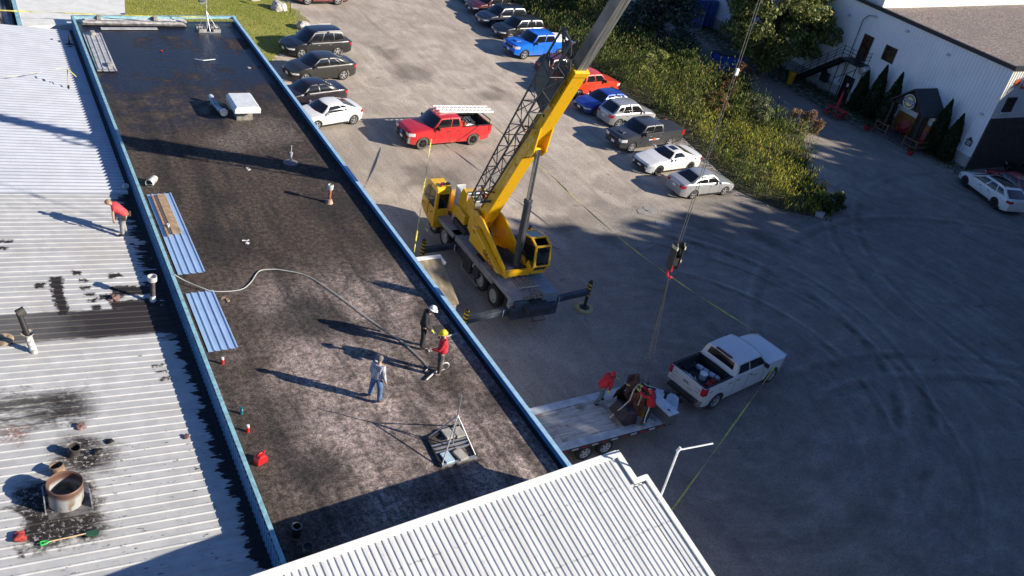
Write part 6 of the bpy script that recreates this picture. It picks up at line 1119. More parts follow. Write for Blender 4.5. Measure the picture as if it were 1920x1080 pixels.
# ------------------------------------------------------------------ flatbed trailer and load
def trailer():
    st = mat('pale_blue_steel', (0.46, 0.52, 0.56), .5, .1, var=.2, scale=2.5); n = NT('deck_planks'); pk = n.m_('FRACT', n.mul(n.y, 7.5)); gr = n.noise(1.0, 5, n.vec(.8, 9, 1)); dt = n.noise(1.3, 5, dist=.8)
    c = n.mix(n.step(gr, .35, .65), (.36, .355, .345), (.56, .545, .52)); c = n.mix(n.mul(n.step(dt, .5, .66), .7), c, (.12, .07, .045)); c = n.mix(n.step(pk, .08, .0), c, (.02, .018, .016)); pm = n.fin(c, .85)
    T = thing('flatbed_trailer', 'flatbed trailer with a worn plank deck and pale steel edges behind the white pickup', 'trailer', (18.6, 20.1, 0), R(1.2)); x0, x1, w_ = -3.9, 3.75, 1.22; z = .86
    b = MB(); b.box(((x0+x1)/2, 0, z-.02), (x1-x0, 2*w_-.7, .05)); b.build('deck', pm, T)
    b = MB(); [b.box(((x0+x1)/2, s*(w_-.18), z-.02), (x1-x0, .36, .056)) for s in (-1, 1)]; b.build('deck_edge', st, T)
    b = MB(); b.add([(x1, -w_, z), (x1, w_, z), (x1+.55, .85, z), (x1+1.25, .12, z-.02), (x1+1.25, -.12, z-.02), (x1+.55, -.85, z), (x1, -w_, z-.08), (x1, w_, z-.08), (x1+.55, .85, z-.08), (x1+1.25, .12, z-.1), (x1+1.25, -.12, z-.1), (x1+.55, -.85, z-.08)], [(0, 5, 4, 3, 2, 1), (6, 7, 8, 9, 10, 11)]+[(i, i+6, (i+1) % 6+6, (i+1) % 6) for i in range(6)]); b.build('nose_plate', st, T)
    b = MB(); [b.box(((x0+x1)/2, s*w_, z-.09), (x1-x0, .05, .15)) for s in (-1, 1)]; [b.bar((x1-1.5, s*.55, z-.2), (x1+1.25, s*.06, z-.25), .1, .14) for s in (-1, 1)]; [b.box(((x0+x1)/2, s*.5, z-.16), (x1-x0, .08, .2)) for s in (-1, 1)]; b.build('frame', DGT, T)
    k = 0; x = x0+.2
    while x < x1-.3:
        b = MB(); b.box((x, -w_-.03, z-.09), (.28, .012, .06)); b.build('reflector', [mat('reflector_white', (.6, .6, .62), .3), mat('reflector_red', (.4, .03, .03), .3)][k % 2], T); x += .46; k += 1
    for xx in (-.35, .62):
        for s in (-1, 1): wheel(T, (xx, s*(w_-.12), .36), .36, .22, s, mat('trailer_rim', (.55, .56, .57), .4, .3), 6)
    b = MB(); b.bar((x1+1.1, 0, z-.22), (x1+1.6, 0, z-.35), .08); b.lathe([(0, 0), (.09, 0), (.09, .12), (0, .14)], c=(x1+1.6, 0, z-.42), n=10); b.build('coupler', BLACK, T)
    b = MB(); b.bar((x1+.42, -.95, z+.1), (x1+.1, .55, z+.12), .16, .14); b.tube((x1+.32, -.2, z), (x1+.32, -.2, z+.55), .06, n=8); b.box((x1+.32, -.2, z+.6), (.22, .16, .12)); b.tube((x1-.0, .6, z), (x1-.0, .6, z+.5), .05, n=6); b.build('winch_post', DGT, T)
    dn = NT('diamond_plate'); vv = dn.voro(22, dn.vec(1, 1, 1)); dm = dn.fin(dn.mix(dn.step(vv, .12, .3), (.52, .53, .55), (.20, .21, .22)), .35, .6)
    X = thing('tool_box', 'diamond plate tool box with a white lid on the trailer nose', 'tool box', (22.12, 19.50, z+.012), R(6)); b = MB(); b.box((0, 0, .24), (.5, 1.35, .48)); b.build('box', dm, X, bevel=.01); b = MB(); b.box((0, 0, .51), (.54, 1.39, .07)); lid = b.build('lid', mat('pale_lid', (.58, .62, .66), .35, .2), X, bevel=.02)
    b = MB(); [b.box((-.06, y, .552), (.07, .12, .02)) for y in (-.42, .42)]; b.build('latch', BLACK, lid)
    # scrap load
    r1 = mat('rust_brown', (.085, .038, .022), .85, var=.6, scale=5); r2 = mat('rust_orange', (.20, .07, .035), .85, var=.5, scale=6); bp = mat('dark_plum_steel', (.035, .025, .032), .6, var=.4); g = thing('scrap_load', 'heap of rusty bent sheet steel ducting slung under the crane hook on the trailer', 'scrap load', (21.15, 20.0, z+.012))
    def sheet(nm, pts, m, th=.02):
        q = MB(); P = [Vector(p) for p in pts]; nrm = (P[1]-P[0]).cross(P[2]-P[0]).normalized()*th; k = len(P); q.add(P+[p+nrm for p in P], [tuple(range(k))[::-1], tuple(range(k, 2*k))]+[(i, (i+1) % k, k+(i+1) % k, k+i) for i in range(k)]); return q.build(nm, m, g)
    b = MB(); b.prism([(-.95, 0), (-1.25, .35), (-.9, .72), (-.45, .62), (-.35, 0)], -.75, .1, 'XZ'); b.build('dark_drum', bp, g, bevel=.04)
    b = MB(); b.lathe([(.34, -.6), (.36, .55), (.30, .6), (.28, -.55)], axis='X', c=(-.05, .1, .55), n=18); b.build('duct', r1, g, smooth=True)
    sheet('bent_sheet', [(-.75, .55, .35), (-.15, .75, .3), (-.05, .35, 1.45), (-.55, .25, 1.35), (-.85, .35, .9)], r1); sheet('bent_sheet', [(-.1, .5, 1.25), (.55, .4, .85), (.65, .0, .75), (.1, .0, 1.35)], r1); sheet('bent_sheet', [(-.45, -.45, .15), (.15, -.5, .1), (.2, -.1, .95), (-.3, -.05, 1.0)], r2); sheet('bent_sheet', [(.0, -.25, .5), (.5, -.3, .2), (.55, .3, .3), (.05, .35, 1.1)], r1)
    sheet('bent_sheet', [(.35, .55, .2), (1.15, .35, .2), (1.05, .15, .75), (.45, .35, .95)], bp); sheet('bent_sheet', [(-.6, .1, .9), (-.1, -.1, 1.2), (.05, .3, 1.6), (-.35, .5, 1.5)], r1)
    b = MB()
    for k in range(12): p = Vector((rnd.uniform(-.5, .45), rnd.uniform(-.5, .3), rnd.uniform(.1, .8))); b.bar(p, p+Vector((rnd.uniform(-.35, .35), rnd.uniform(-.35, .35), rnd.uniform(-.1, .4))), rnd.uniform(.03, .09), .05)
    b.build('bracket', r2, g)
    b = MB(); b.bar((-.55, -.85, .05), (-.1, -1.05, .05), .08); b.bar((-.15, -.4, .08), (.35, -.95, .06), .09); b.bar((.45, -.2, .06), (.55, -.9, .05), .06); b.build('steel_leg', STEEL, g)
    b = MB(); b.lathe([(0, 0), (.15, 0), (.17, .2), (.1, .28), (0, .3)], c=(.15, -.5, .1), n=12); b.build('motor', mat('dull_yellow', (.26, .18, .03), .7, var=.4), g)
    wb_ = mat('cream_webbing', (0,0,0)); b = MB(); b.path([(.0, .1, 1.35), (-.35, -.05, 1.2), (-.6, -.25, .85), (-1.0, -.35, .65), (-1.3, -.2, .1)], .03); b.path([(.0, .1, 1.35), (-.1, -.3, .95), (-.35, -.5, .75)], .028); b.path([(.1, .1, 1.3), (.5, .2, 1.0), (.95, .25, .75)], .03); b.path([(-.6, .3, 1.3), (-.25, .15, 1.1), (0, .1, 1.3)], .028); b.build('webbing_strap', wb_, g)
DGT = mat('chassis_dark', (0,0,0))
trailer()
# ------------------------------------------------------------------ caution tape and hose
def tape(name, lab, pts, r=.022, sag=.25, m=None, cat='caution tape', n=14, group='yellow caution tape round the site'):
    m = m or mat('yellow_tape', (.52, .48, .10), .5, var=.3, scale=3); b = MB(); P = []
    for a, c in zip(pts[:-1], pts[1:]):
        a, c = Vector(a), Vector(c)
        for i in range(n): t = i/n; p = a.lerp(c, t); p.z -= sag*4*t*(1-t); P.append(p)
    P.append(Vector(pts[-1])); vs = []
    for i, p in enumerate(P):
        d = (P[min(i+1, len(P)-1)]-P[max(i-1, 0)]).normalized(); s = d.cross(Vector((0, 0, 1))).normalized(); tw = i*.55; v = s*math.cos(tw)+Vector((0, 0, 1))*math.sin(tw); vs += [p+v*r, p-v*r, p+v.cross(d)*.006]
    fs = []
    for i in range(len(P)-1):
        for k in range(3): fs.append((3*i+k, 3*i+(k+1) % 3, 3*i+3+(k+1) % 3, 3*i+3+k))
    b.add(vs, fs); o = b.build(name, m); return tag(o, lab, cat, group)
tape('caution_tape', 'yellow tape from the red pickup mirror past the crane cab to the roof edge', [(22.85, 43.7, 1.35), (16.2, 31.0, 2.1)], sag=.15, r=.035)
tape('caution_tape', 'long yellow tape from the red pickup bed across the yard to the white pickup nose', [(27.35, 45.3, 1.75), (28.0, 37.9, 1.4), (28.6, 30.0, 1.1), (30.0, 22.4, 1.35)], sag=.12, r=.035)
tape('caution_tape', 'yellow tape from the white pickup front down to the bottom edge of the yard', [(30.15, 20.9, 1.0), (18.2, 14.4, .9)], sag=.1, r=.035)
tape('caution_tape', 'yellow tape stretched along the far edge of the flat roof to the dish mast', [(-3.0, 54.3, 4.9), (5.2, 54.5, 4.62), (12.2, 53.3, 5.0)], sag=.03, r=.035)
tape('caution_tape', 'faded yellow tape lying slack across the ribbed metal roof', [(-4.0, 43.9, 4.9), (1.5, 45.9, 4.45), (3.95, 46.3, 4.75)], sag=.05, r=.018, m=mat('faded_tape', (.52, .52, .38), .6))
def hose():
    pts = [(5.3, 27.75, 4.5), (5.6, 27.5, 4.36), (6.1, 27.0, 4.3), (6.5, 26.75, 4.26), (7.32, 26.71, 4.24), (7.8, 27.1, 4.23), (8.27, 27.75, 4.23), (8.7, 27.8, 4.23), (9.13, 27.65, 4.23), (9.95, 27.03, 4.23), (10.64, 25.45, 4.23), (11.24, 23.78, 4.23), (11.71, 22.7, 4.23), (11.99, 21.7, 4.23), (12.1, 20.95, 4.23), (11.85, 20.75, 4.23)]
    P = []
    for i in range(len(pts)-1):
        p0, p1, p2, p3 = [Vector(pts[max(0, min(len(pts)-1, j))]) for j in (i-1, i, i+1, i+2)]
        for k in range(4): t = k/4; P.append(.5*((2*p1)+(p2-p0)*t+(2*p0-5*p1+4*p2-p3)*t*t+(3*p1-p0-3*p2+p3)*t**3))
    b = MB(); b.path([tuple(p) for p in P], .017, n=6); o = b.build('air_hose', mat('grey_hose', (.44, .46, .42), .6), smooth=True); tag(o, 'grey hose snaking over the flat roof from the parapet to the workers', 'hose')
    b = MB(); b.path([(11.2, 21.25, 4.225), (11.7, 21.1, 4.225), (12.2, 20.9, 4.225), (12.6, 20.75, 4.225)], .013); o = b.build('cable', BLACK); tag(o, 'thin dark cable on the roof beside the hose end', 'cable')
    b = MB(); b.path([(11.75, 20.3, 4.25), (12.15, 20.55, 4.28), (12.4, 20.6, 4.3)], .03); b.lathe([(.14, -.02), (.17, 0), (.14, .02)], c=(12.55, 20.62, 4.42), axis='Y', n=16); b.tube((12.4, 20.6, 4.3), (12.45, 20.6, 4.75), .018, n=6); o = b.build('hand_tool', mat('pale_metal', (.5, .5, .48), .5), None); tag(o, 'pale wheeled hand tool at the feet of the worker in the red jacket', 'tool')
hose()
# ------------------------------------------------------------------ things on the roofs
def roof_items():
    Z = 4.19
    H = thing('roof_exhaust_hood', 'white boxy exhaust hood on a square curb on the flat roof', 'exhaust hood', (11.18, 41.2, Z)); b = MB(); b.box((0, .05, .3), (.76, .75, .6)); b.build('curb', mat('dirty_galvanised', (.26, .24, .2), .6, .2, var=.3), H)
    b = MB(); b.prism([(-.62, .58), (-.62, .80), (-.52, .92), (.52, .92), (.62, .80), (.62, .58)], -.85, .85, 'XZ'); b.build('hood', mat('white_hood', (.62, .65, .67), .45), H, bevel=.02)
    D = thing('loose_duct', 'length of grey flexible duct with a disc end lying beside the white hood', 'duct', (10.1, 42.2, Z)); b = MB(); P = [(-.05, .85, .35), (.0, .4, .22), (.08, .0, .16), (.15, -.45, .16), (.2, -.8, .2)]
    b.path(P, .13, n=12); [b.tube(Vector(P[i]).lerp(Vector(P[i+1]), t), Vector(P[i]).lerp(Vector(P[i+1]), t+.12), .145, n=12) for i in range(4) for t in (.15, .55)]; b.build('tube', mat('duct_grey', (.38, .42, .47), .45, .3, var=.35), D, smooth=True)
    b = MB(); b.tube((.2, -.8, .22), (.21, -.86, .23), .19, n=16); b.build('end_disc', ALU, D); b = MB(); b.box((.15, .5, .1), (.45, .4, .12), rz=.5); b.build('plate', mat('dirty_galvanised', (0,0,0)), D)
    S = thing('satellite_dish', 'grey satellite dish on a tripod mast weighted by blocks at the far roof end', 'satellite dish', (12.3, 53.2, Z))
    b = MB(); b.tube((-.05, .1, .1), (-.1, .25, 1.75), .03, n=8); b.build('mast', STEEL, S)
    for q in ((-.5, .3), (.5, .15), (.02, -.35)): b = MB(); b.tube((q[0], q[1], .12), (-.09, .2, 1.15), .018, n=6); b.build('leg', STEEL, S)
    cb = mat('cinder_block', (.32, .30, .27), .9, var=.25)
    for x, y in ((-.42, .42), (-.38, -.12), (.40, .38), (.42, -.14)):
        b = MB(); b.box((x, y, .12), (.42, .36, .18)); k = b.build('concrete_block', cb, S, bevel=.01); b = MB(); [b.box((x+dx, y, .213), (.10, .2, .006)) for dx in (-.1, .1)]; b.build('core_hole', BLACK, k)
    b = MB(); b.box((0, -.3, .04), (1.25, .06, .06)); b.box((0, .6, .04), (1.25, .06, .06)); [b.box((s*.6, .15, .04), (.06, .9, .06)) for s in (-1, 1)]; b.build('base_frame', STEEL, S)
    b = MB(); M = Matrix.Rotation(R(38), 4, 'Y') @ Matrix.Rotation(R(65), 4, 'X'); vs = []; K = 22; prof = [(0, 0), (.14, .012), (.26, .045), (.34, .085), (.35, .10)]
    b.lathe([(r_, z_) for r_, z_ in prof]+[(.34, .10), (.26, .06), (.14, .027), (0, .015)], n=24); Mt = Matrix.Translation((-.2, .22, 1.82)) @ Matrix.Rotation(R(115), 4, 'Z') @ Matrix.Rotation(R(62), 4, 'Y'); b.v = [tuple(Mt @ Vector(p)) for p in b.v]; b.build('reflector', mat('dish_grey', (.20, .24, .29), .45), S, smooth=True)
    b = MB(); b.tube((-.15, .2, 1.65), (-.42, -.12, 1.62), .018, n=6); b.box((-.44, -.14, 1.68), (.1, .08, .12)); b.build('feed_arm', STEEL, S)
    Y = thing('metal_bracket', 'bent white metal bracket lying on the wet part of the roof', 'bracket', (11.0, 48.5, Z)); b = MB(); b.bar((-.45, .22, .05), (-.1, -.15, .12), .05, .02); b.bar((-.1, -.15, .12), (.6, .12, .08), .07, .02); b.build('arm', WHITE, Y)
    V = thing('vent_pipe', 'thin white vent pipe standing where the boom shadow crosses the roof', 'vent pipe', (12.05, 36.27, Z)); b = MB(); b.tube((0, 0, 0), (0, 0, .42), .05, n=10); b.tube((0, 0, .42), (0, 0, .5), .075, n=10); b.tube((0, 0, .5), (0, 0, .85), .018, n=6); b.build('pipe', mat('pale_metal', (0,0,0)), V, smooth=True); b = MB(); b.lathe([(0, .04), (.1, .05), (.34, .0)], n=14); b.build('collar', mat('grey_patch', (.20, .18, .17), .8), V)
    V = thing('vent_pipe', 'rusty orange vent pipe with a white cap on the flat roof', 'vent pipe', (12.54, 32.38, Z)); b = MB(); b.tube((0, 0, 0), (0, 0, .7), .06, n=12); b.build('pipe', mat('rust_pipe', (.33, .10, .05), .75, var=.4), V, smooth=True); b = MB(); b.lathe([(.0, .66), (.12, .66), (.13, .86), (.10, .88), (.09, .74), (0, .74)], n=16); b.build('cap', mat('pale_metal', (0,0,0)), V, smooth=True)
    b = MB(); b.lathe([(0, .2), (.1, .18), (.17, .0)], n=12); b.build('collar', mat('pink_sealant', (.40, .25, .2), .8, var=.4), V, smooth=True)
    P = thing('bucket', 'tar stained white bucket lying on its side by the parapet', 'bucket', (5.85, 34.95, Z), R(-35)); b = MB(); b.lathe([(0, .28), (.14, .28), (.165, -.24), (.15, -.24), (.13, .24)], axis='Y', c=(0, 0, .17), n=20); b.build('body', mat('stained_white', (.50, .49, .45), .6, var=.6, scale=9), P, smooth=True); b = MB(); b.lathe([(0, -.10), (.14, -.12)], axis='Y', c=(0, 0, .17), n=18); b.build('tar_inside', BLACK, P); b = MB(); b.path([(.17*math.cos(a), -.2-.12*math.sin(a), .17) for a in np.linspace(0, 3.14, 8)], .006); b.build('handle', STEEL, P)
    bs = mat('light_blue_sheet', (.34, .48, .70), .38, .15, var=.06, scale=1.5)
    def sheet(lab, x0, x1, y0, y1, z, m, pitch=.235, skew=0.0, grp=None, nm='roofing_sheet'):
        b = MB(); ribbed(b, (x0, y0, z), (1, 0, 0), Vector((skew, 1, 0)).normalized(), (0, 0, 1), x1-x0, y1-y0, pitch=pitch, depth=.032, top=.03, side=.02); return tag(b.build(nm, m, fix=False), lab, 'roofing sheet', grp)
    G = 'light blue ribbed sheets on the flat roof'; sheet('long light blue ribbed sheet with a plank on it lying along the parapet', 5.50, 6.44, 28.1, 34.1, Z+.03, bs, grp=G); sheet('shorter light blue ribbed sheet nearer the red topped bottles', 5.50, 6.44, 23.5, 26.9, Z+.03, bs, grp=G)
    o = thing('plank', 'tan plywood plank lying on the long blue sheet', 'plank', (6.02, 32.4, Z+.075), R(0)); b = MB(); b.box((0, 0, .01), (.32, 3.1, .025)); b.build('board', mat('tan_ply', (.36, .25, .15), .8, var=.25, scale=4), o)
    o = thing('wood_strip', 'narrow orange brown timber strip beside the tan plank', 'timber strip', (5.68, 32.3, Z+.07), R(0)); b = MB(); b.box((0, 0, .02), (.07, 3.2, .04)); b.build('strip', mat('orange_timber', (.42, .22, .12), .8, var=.3), o); b = MB(); b.box((.12, .1, .008), (.12, 3.0, .012)); b.build('dark_strip', mat('dark_strip', (.10, .085, .08), .8), o)
    o = thing('paper_cup', 'white paper cup standing beside the tan plank', 'cup', (5.80, 31.35, Z+.095)); b = MB(); b.lathe([(0, 0), (.035, 0), (.05, .13), (.042, .13), (.03, .03), (0, .03)], n=12); b.build('cup', WHITE, o)
    os_ = mat('weathered_white_sheet', (.42, .42, .42), .55, .1, var=.22, scale=3); os2 = mat('rust_streaked_sheet', (.36, .34, .33), .65, .1, var=.4, scale=4)
    G = 'old weathered roofing sheets at the far end of the roof'; sheet('weathered grey white ribbed sheets stacked lengthwise by the parapet', 5.48, 6.40, 47.0, 52.5, Z+.06, os_, .30, grp=G); tag(bpy.data.objects[-1] if False else None) if False else None
    sheet('topmost ribbed sheet of the lengthwise stack, slightly askew', 5.56, 6.34, 47.15, 52.3, Z+.10, os_, .26, .01, grp=G)
    for i, (x0, x1, y, lab) in enumerate(((5.75, 11.35, 54.3, 'pale ribbed sheets stacked against the far parapet'), (5.6, 11.2, 53.75, 'rust streaked sheet in front of the stack at the far parapet'))):
        b = MB(); [ribbed(b, (x0+.05*k, y-.1*k*0, Z+.06+.04*k), (0, 1, 0), (1, .012, 0), (0, 0, 1), .5, x1-x0-.1*k, pitch=.2, depth=.03) for k in range(3)]; tag(b.build('roofing_sheet', os_ if i == 0 else os2, fix=False), lab, 'roofing sheet', G)
    b = MB(); b.box((8.0, 53.3, Z+.05), (3.0, .30, .03), rz=R(3)); tag(b.build('flat_strip', os_), 'flat pale metal strip lying in front of the rusty sheets', 'metal strip')
    wb = mat('cinder_block', (0,0,0))
    for i, (x, y, z, lab) in enumerate(((5.95, 52.1, Z+.18, 'concrete block on the far end of the lengthwise sheets'), (6.15, 47.6, Z+.18, 'concrete block on the near end of the lengthwise sheets'), (6.6, 54.5, Z+.24, 'concrete block on the left end of the far sheet stack'), (9.6, 54.5, Z+.24, 'concrete block on the right part of the far sheet stack'))):
        b = MB(); b.box((0, 0, 0), (.22, .4, .18), rz=rnd.uniform(-.2, .2)); tag(b.build('concrete_block', wb, loc=(x, y, z), bevel=.01), lab, 'concrete block', 'concrete blocks weighing down sheets')
    # tripod rig with ballast frame
    T = thing('antenna_tripod', 'grey pipe tripod mast standing in a black ballast frame near the shed', 'antenna mount', (11.25, 17.25, Z)); fr = [(-.57, .52), (.63, .74), (.52, -.66), (-.67, -.71)]
    b = MB(); [b.bar((*fr[i], .05), (*fr[(i+1) % 4], .05), .09, .06, mi=1 if i in (2,) else 0) for i in range(4)]; [b.bar((-.62, y, .06), (.57, y+.03, .06), .05, .05, mi=1) for y in (.12, -.02, -.18)]; b.bar((-.6, .05, .06), (.57, .09, .06), .05, .03); b.build('ballast_frame', [BLACK, STEEL], T)
    for q in fr: b = MB(); b.tube((q[0]*.95, q[1]*.95, .08), (.06, .1, 1.15), .022, n=6); b.build('leg', STEEL, T)
    b = MB(); b.tube((.06, .1, 1.05), (.06, .1, 1.95), .020, n=6); b.tube((.03, .02, .1), (.06, .1, 1.1), .022, n=6); b.build('mast', STEEL, T)
    pv = mat('paver', (.33, .31, .28), .85, var=.2)
    for x, y, rz in ((.08, .45, .1), (.42, .42, .05), (.05, -.5, .2)): b = MB(); b.box((x, y, .10), (.30, .42, .08), rz=rz); b.build('paver', pv, T, bevel=.01)
    b = MB(); b.box((-.38, -.48, .10), (.28, .42, .06), rz=.1); b.build('blue_paver', mat('blue_white', (.38, .52, .58), .5), T)
    # small stuff along the parapet
    rd = mat('bottle_red', (.50, .02, .02), .35)
    for i, (x, y, m, cap, lab) in enumerate(((5.78, 22.85, rd, WHITE, 'red bottle with white cap just below the short blue sheet'), (5.74, 20.4, mat('bottle_teal', (.02, .13, .16), .3), mat('bottle_teal', (0,0,0)), 'dark teal bottle between the two red bottles'), (5.72, 19.6, rd, WHITE, 'red bottle with white cap nearest the red jerry can'))):
        o = thing('spray_bottle', lab, 'bottle', (x, y, Z), 0, 'bottles standing along the parapet'); b = MB(); b.lathe([(0, 0), (.05, 0), (.052, .17), (.03, .20), (0, .2)], n=14); b.build('body', m, o, smooth=True); b = MB(); b.lathe([(0, .19), (.045, .19), (.045, .25), (0, .26)], n=12); b.build('cap', cap, o, smooth=True)
    o = thing('jerry_can', 'bright red plastic fuel can on the roof against the parapet', 'fuel can', (5.72, 18.28, Z), R(20)); rp = mat('red_plastic', (0,0,0)); b = MB(); b.prism([(-.17, 0), (.17, 0), (.17, .2), (.06, .32), (-.08, .32), (-.17, .22)], -.12, .12, 'XZ'); b.build('body', rp, o, bevel=.04); b = MB(); b.tube((.08, 0, .3), (.12, 0, .38), .03, n=8); b.path([(-.1, 0, .3), (-.06, 0, .37), (.04, 0, .36)], .018); b.build('handle', rp, o)
    for i, (x, y, lab, open_) in enumerate(((5.95, 14.75, 'white rimmed tar pail in the shed shadow nearest the shed', True), (5.88, 15.45, 'dark pail with ring lid in the shed shadow', False))):
        o = thing('tar_pail', lab, 'pail', (x, y, Z), 0, 'pails in the shadow by the parapet'); b = MB(); b.lathe([(0, 0), (.12, 0), (.14, .32), (.13, .32), (.12, .06), (0, .06)], n=20); b.build('body', mat('tarry_grey', (.12, .115, .11), .6, var=.6) if open_ else BLACK, o, smooth=True); b = MB(); b.lathe([(0, .26), (.13, .26)] if open_ else [(.10, .325), (.145, .33), (.145, .34), (.10, .34)], n=20); b.build('tar' if open_ else 'lid', BLACK if open_ else mat('tarry_grey', (0,0,0)), o)
    # rubble bits on flat roof
    wm = mat('pale_debris', (.5, .47, .44), .8)
    for i, (x, y, m, lab) in enumerate(((8.4, 29.9, WHITE, 'torn white scrap on the dark roof right of the long blue sheet'), (9.1, 50.0, rd, 'small red scrap near the wet patch'), (6.7, 26.3, mat('tan_ply', (0,0,0)), 'small tan scrap beside the short blue sheet'), (13.2, 47.6, wm, 'cluster of pale rubble on the wet roof'), (12.6, 21.9, wm, 'pale strip beside the roof hatch square'), (10.0, 35.9, wm, 'small pale scrap near the boom shadow'))):
        b = MB()
        for k in range(4): b.box((rnd.uniform(-.1, .1), rnd.uniform(-.14, .14), .02), (rnd.uniform(.03, .12), rnd.uniform(.03, .16), .03), rz=rnd.uniform(0, 3))
        tag(b.build('debris', m, loc=(x, y, Z)), lab, 'debris', 'loose scraps on the flat roof')
    b = MB(); b.box((0, 0, .006), (.62, .66, .012)); o = tag(b.build('hatch_patch', mat('dark_patch', (.045, .04, .036), .8), loc=(13.55, 22.75, Z)), 'dark square roof patch by the parapet behind the worker in red', 'roof patch')
    b = MB(); b.bar((13.2, 22.35, Z+.03), (13.9, 22.42, Z+.03), .05, .03); tag(b.build('wood_strip', mat('pale_debris', (0,0,0))), 'pale timber strip along the dark roof patch', 'timber strip')
    # ---- things on the tarred metal roof
    dm = NT('burnt_drum'); f1 = dm.noise(2.2, 5, dist=.8); zr = dm.step(dm.m_('ADD', dm.z, dm.mul(f1, .35)), .62, .80)
    c = dm.mix(zr, (.36, .37, .36), (.13, .07, .05)); c = dm.mix(dm.mul(dm.step(f1, .5, .62), dm.step(dm.z, .75, .3)), c, (.22, .16, .11)); drm = dm.fin(c, .6, .15)
    D = thing('exhaust_drum', 'big rusty open topped round exhaust drum on the tarred metal roof', 'exhaust drum', (.78, 18.35, 4.12)); b = MB(); b.lathe([(.41, .02), (.42, .72), (.44, .74), (.42, .77), (.38, .74), (.37, .1), (0, .1)], n=40); b.build('drum', drm, D, smooth=True); b = MB(); b.lathe([(0, .12), (.36, .12)], n=30); b.build('dark_floor', BLACK, D)
    b = MB(); b.box((0, -.02, .06), (1.12, 1.05, .14)); b.build('curb', mat('tarred_metal', (.10, .095, .095), .6, .1, var=.7, scale=4), D, bevel=.01)
    b = MB(); b.box((-.50, -.05, .34), (.03, .5, .55)); b.build('side_flange', mat('dull_zinc', (.30, .32, .34), .5, .4, var=.4), D); b = MB(); b.box((.55, -.18, .2), (.035, .5, .25)); b.build('side_flange', mat('dull_zinc', (.30, .32, .34), .5, .4, var=.4), D)
    tm = mat('burnt_rim', (.20, .13, .09), .8, var=.5)
    D2 = thing('small_flue', 'small tilted rusty flue ring behind the big drum', 'flue', (.72, 19.35, 4.25)); b = MB(); b.lathe([(.17, 0), (.18, .28), (.155, .28), (.145, .05), (0, .05)], n=22); b.build('ring', tm, D2, smooth=True); D2.rotation_euler = (R(-14), R(-10), 0)
    D3 = thing('small_flue', 'short tar blackened flue stub behind the small flue ring', 'flue', (1.12, 20.05, 4.17)); b = MB(); b.lathe([(.17, 0), (.15, .34), (.13, .34), (.12, .05), (0, .05)], n=20); b.build('stub', mat('burnt_black', (.05, .045, .04), .8, var=.6), D3, smooth=True); D3.rotation_euler = (R(10), R(12), 0)
    Pp = thing('vent_stack', 'leaning black pipe stack with a white lower sleeve on the tarred roof', 'vent stack', (.63, 24.75, 4.2)); a, e = Vector((0, 0, 0)), Vector((-.27, .35, 1.30)); q = MB(); q.tube(a, a.lerp(e, .45), .105, n=16); q.build('sleeve', mat('stained_white', (0,0,0)), Pp, smooth=True); q = MB(); q.tube(a.lerp(e, .42), e, .085, n=14); q.build('pipe', BLACK, Pp, smooth=True); q = MB(); q.lathe([(.10, 0), (.17, .07), (.18, .11), (.09, .05)], c=tuple(a.lerp(e, .44)), n=18); q.build('collar', mat('sealant_cream', (.46, .40, .30), .8, var=.4), Pp, smooth=True)
    q = MB(); q.tube(e+Vector((-.06, -.02, -.02)), e+Vector((.16, .05, .05)), .13, n=14); q.build('cap', mat('burnt_black', (0,0,0)), Pp, smooth=True)
    Vs = thing('vent_stack', 'brown pipe stack with a wide white cap on the tar strip by the parapet', 'vent stack', (4.46, 27.1, 3.86)); q = MB(); q.tube((0, 0, 0), (.02, .02, .95), .075, n=14); q.build('pipe', mat('brown_pipe', (.09, .075, .07), .6, var=.3), Vs, smooth=True); q = MB(); q.lathe([(0, .92), (.15, .92), (.155, 1.1), (.13, 1.1), (.125, 1.0), (0, 1.0)], n=20); q.build('cap', mat('pale_metal', (0,0,0)), Vs, smooth=True); q = MB(); q.lathe([(.08, .3), (.11, .1), (.05, -.0)], n=14); q.build('boot', WHITE, Vs, smooth=True)
    q = MB(); q.lathe([(.07, 0), (.30, .02), (.30, .05), (.2, .08), (0, .04)], n=20); o = q.build('round_vent', mat('rust_tan', (.30, .22, .14), .85, var=.6, scale=5), loc=(-.15, 25.45, 4.32), smooth=True); tag(o, 'flat rusty round vent flange at the left edge of the tar band', 'vent')
    S = thing('shovel', 'shovel with a green grip and wooden shaft lying on the ribbed roof', 'shovel', (.12, 17.03, 4.34), R(1.5)); b = MB(); b.tube((.14, 0, 0), (.95, .02, -.06), .017, n=8); b.build('shaft', mat('pale_wood', (.50, .36, .2), .6), S, smooth=True); b = MB(); b.path([(.14, 0, 0), (.06, .05, 0), (-.05, .05, .01), (-.05, -.05, .01), (.06, -.05, 0), (.14, 0, 0)], .018, n=6); b.build('grip', mat('green_plastic', (.03, .50, .08), .4), S, smooth=True)
    b = MB(); b.add([(.92, .03, -.05), (.92, -.03, -.05), (1.0, -.10, -.07), (1.2, -.10, -.09), (1.26, 0, -.09), (1.2, .10, -.09), (1.0, .10, -.07)], [(0, 1, 2, 3, 4, 5, 6)]); sl_ = b.build('blade', mat('green_black', (.02, .07, .04), .5), S, fix=False); so_ = sl_.modifiers.new('s', 'SOLIDIFY'); so_.thickness = .006
    rg = mat('red_rag', (.28, .035, .03), .9, var=.5, scale=7)
    tc = mat('black_tar', (0,0,0))
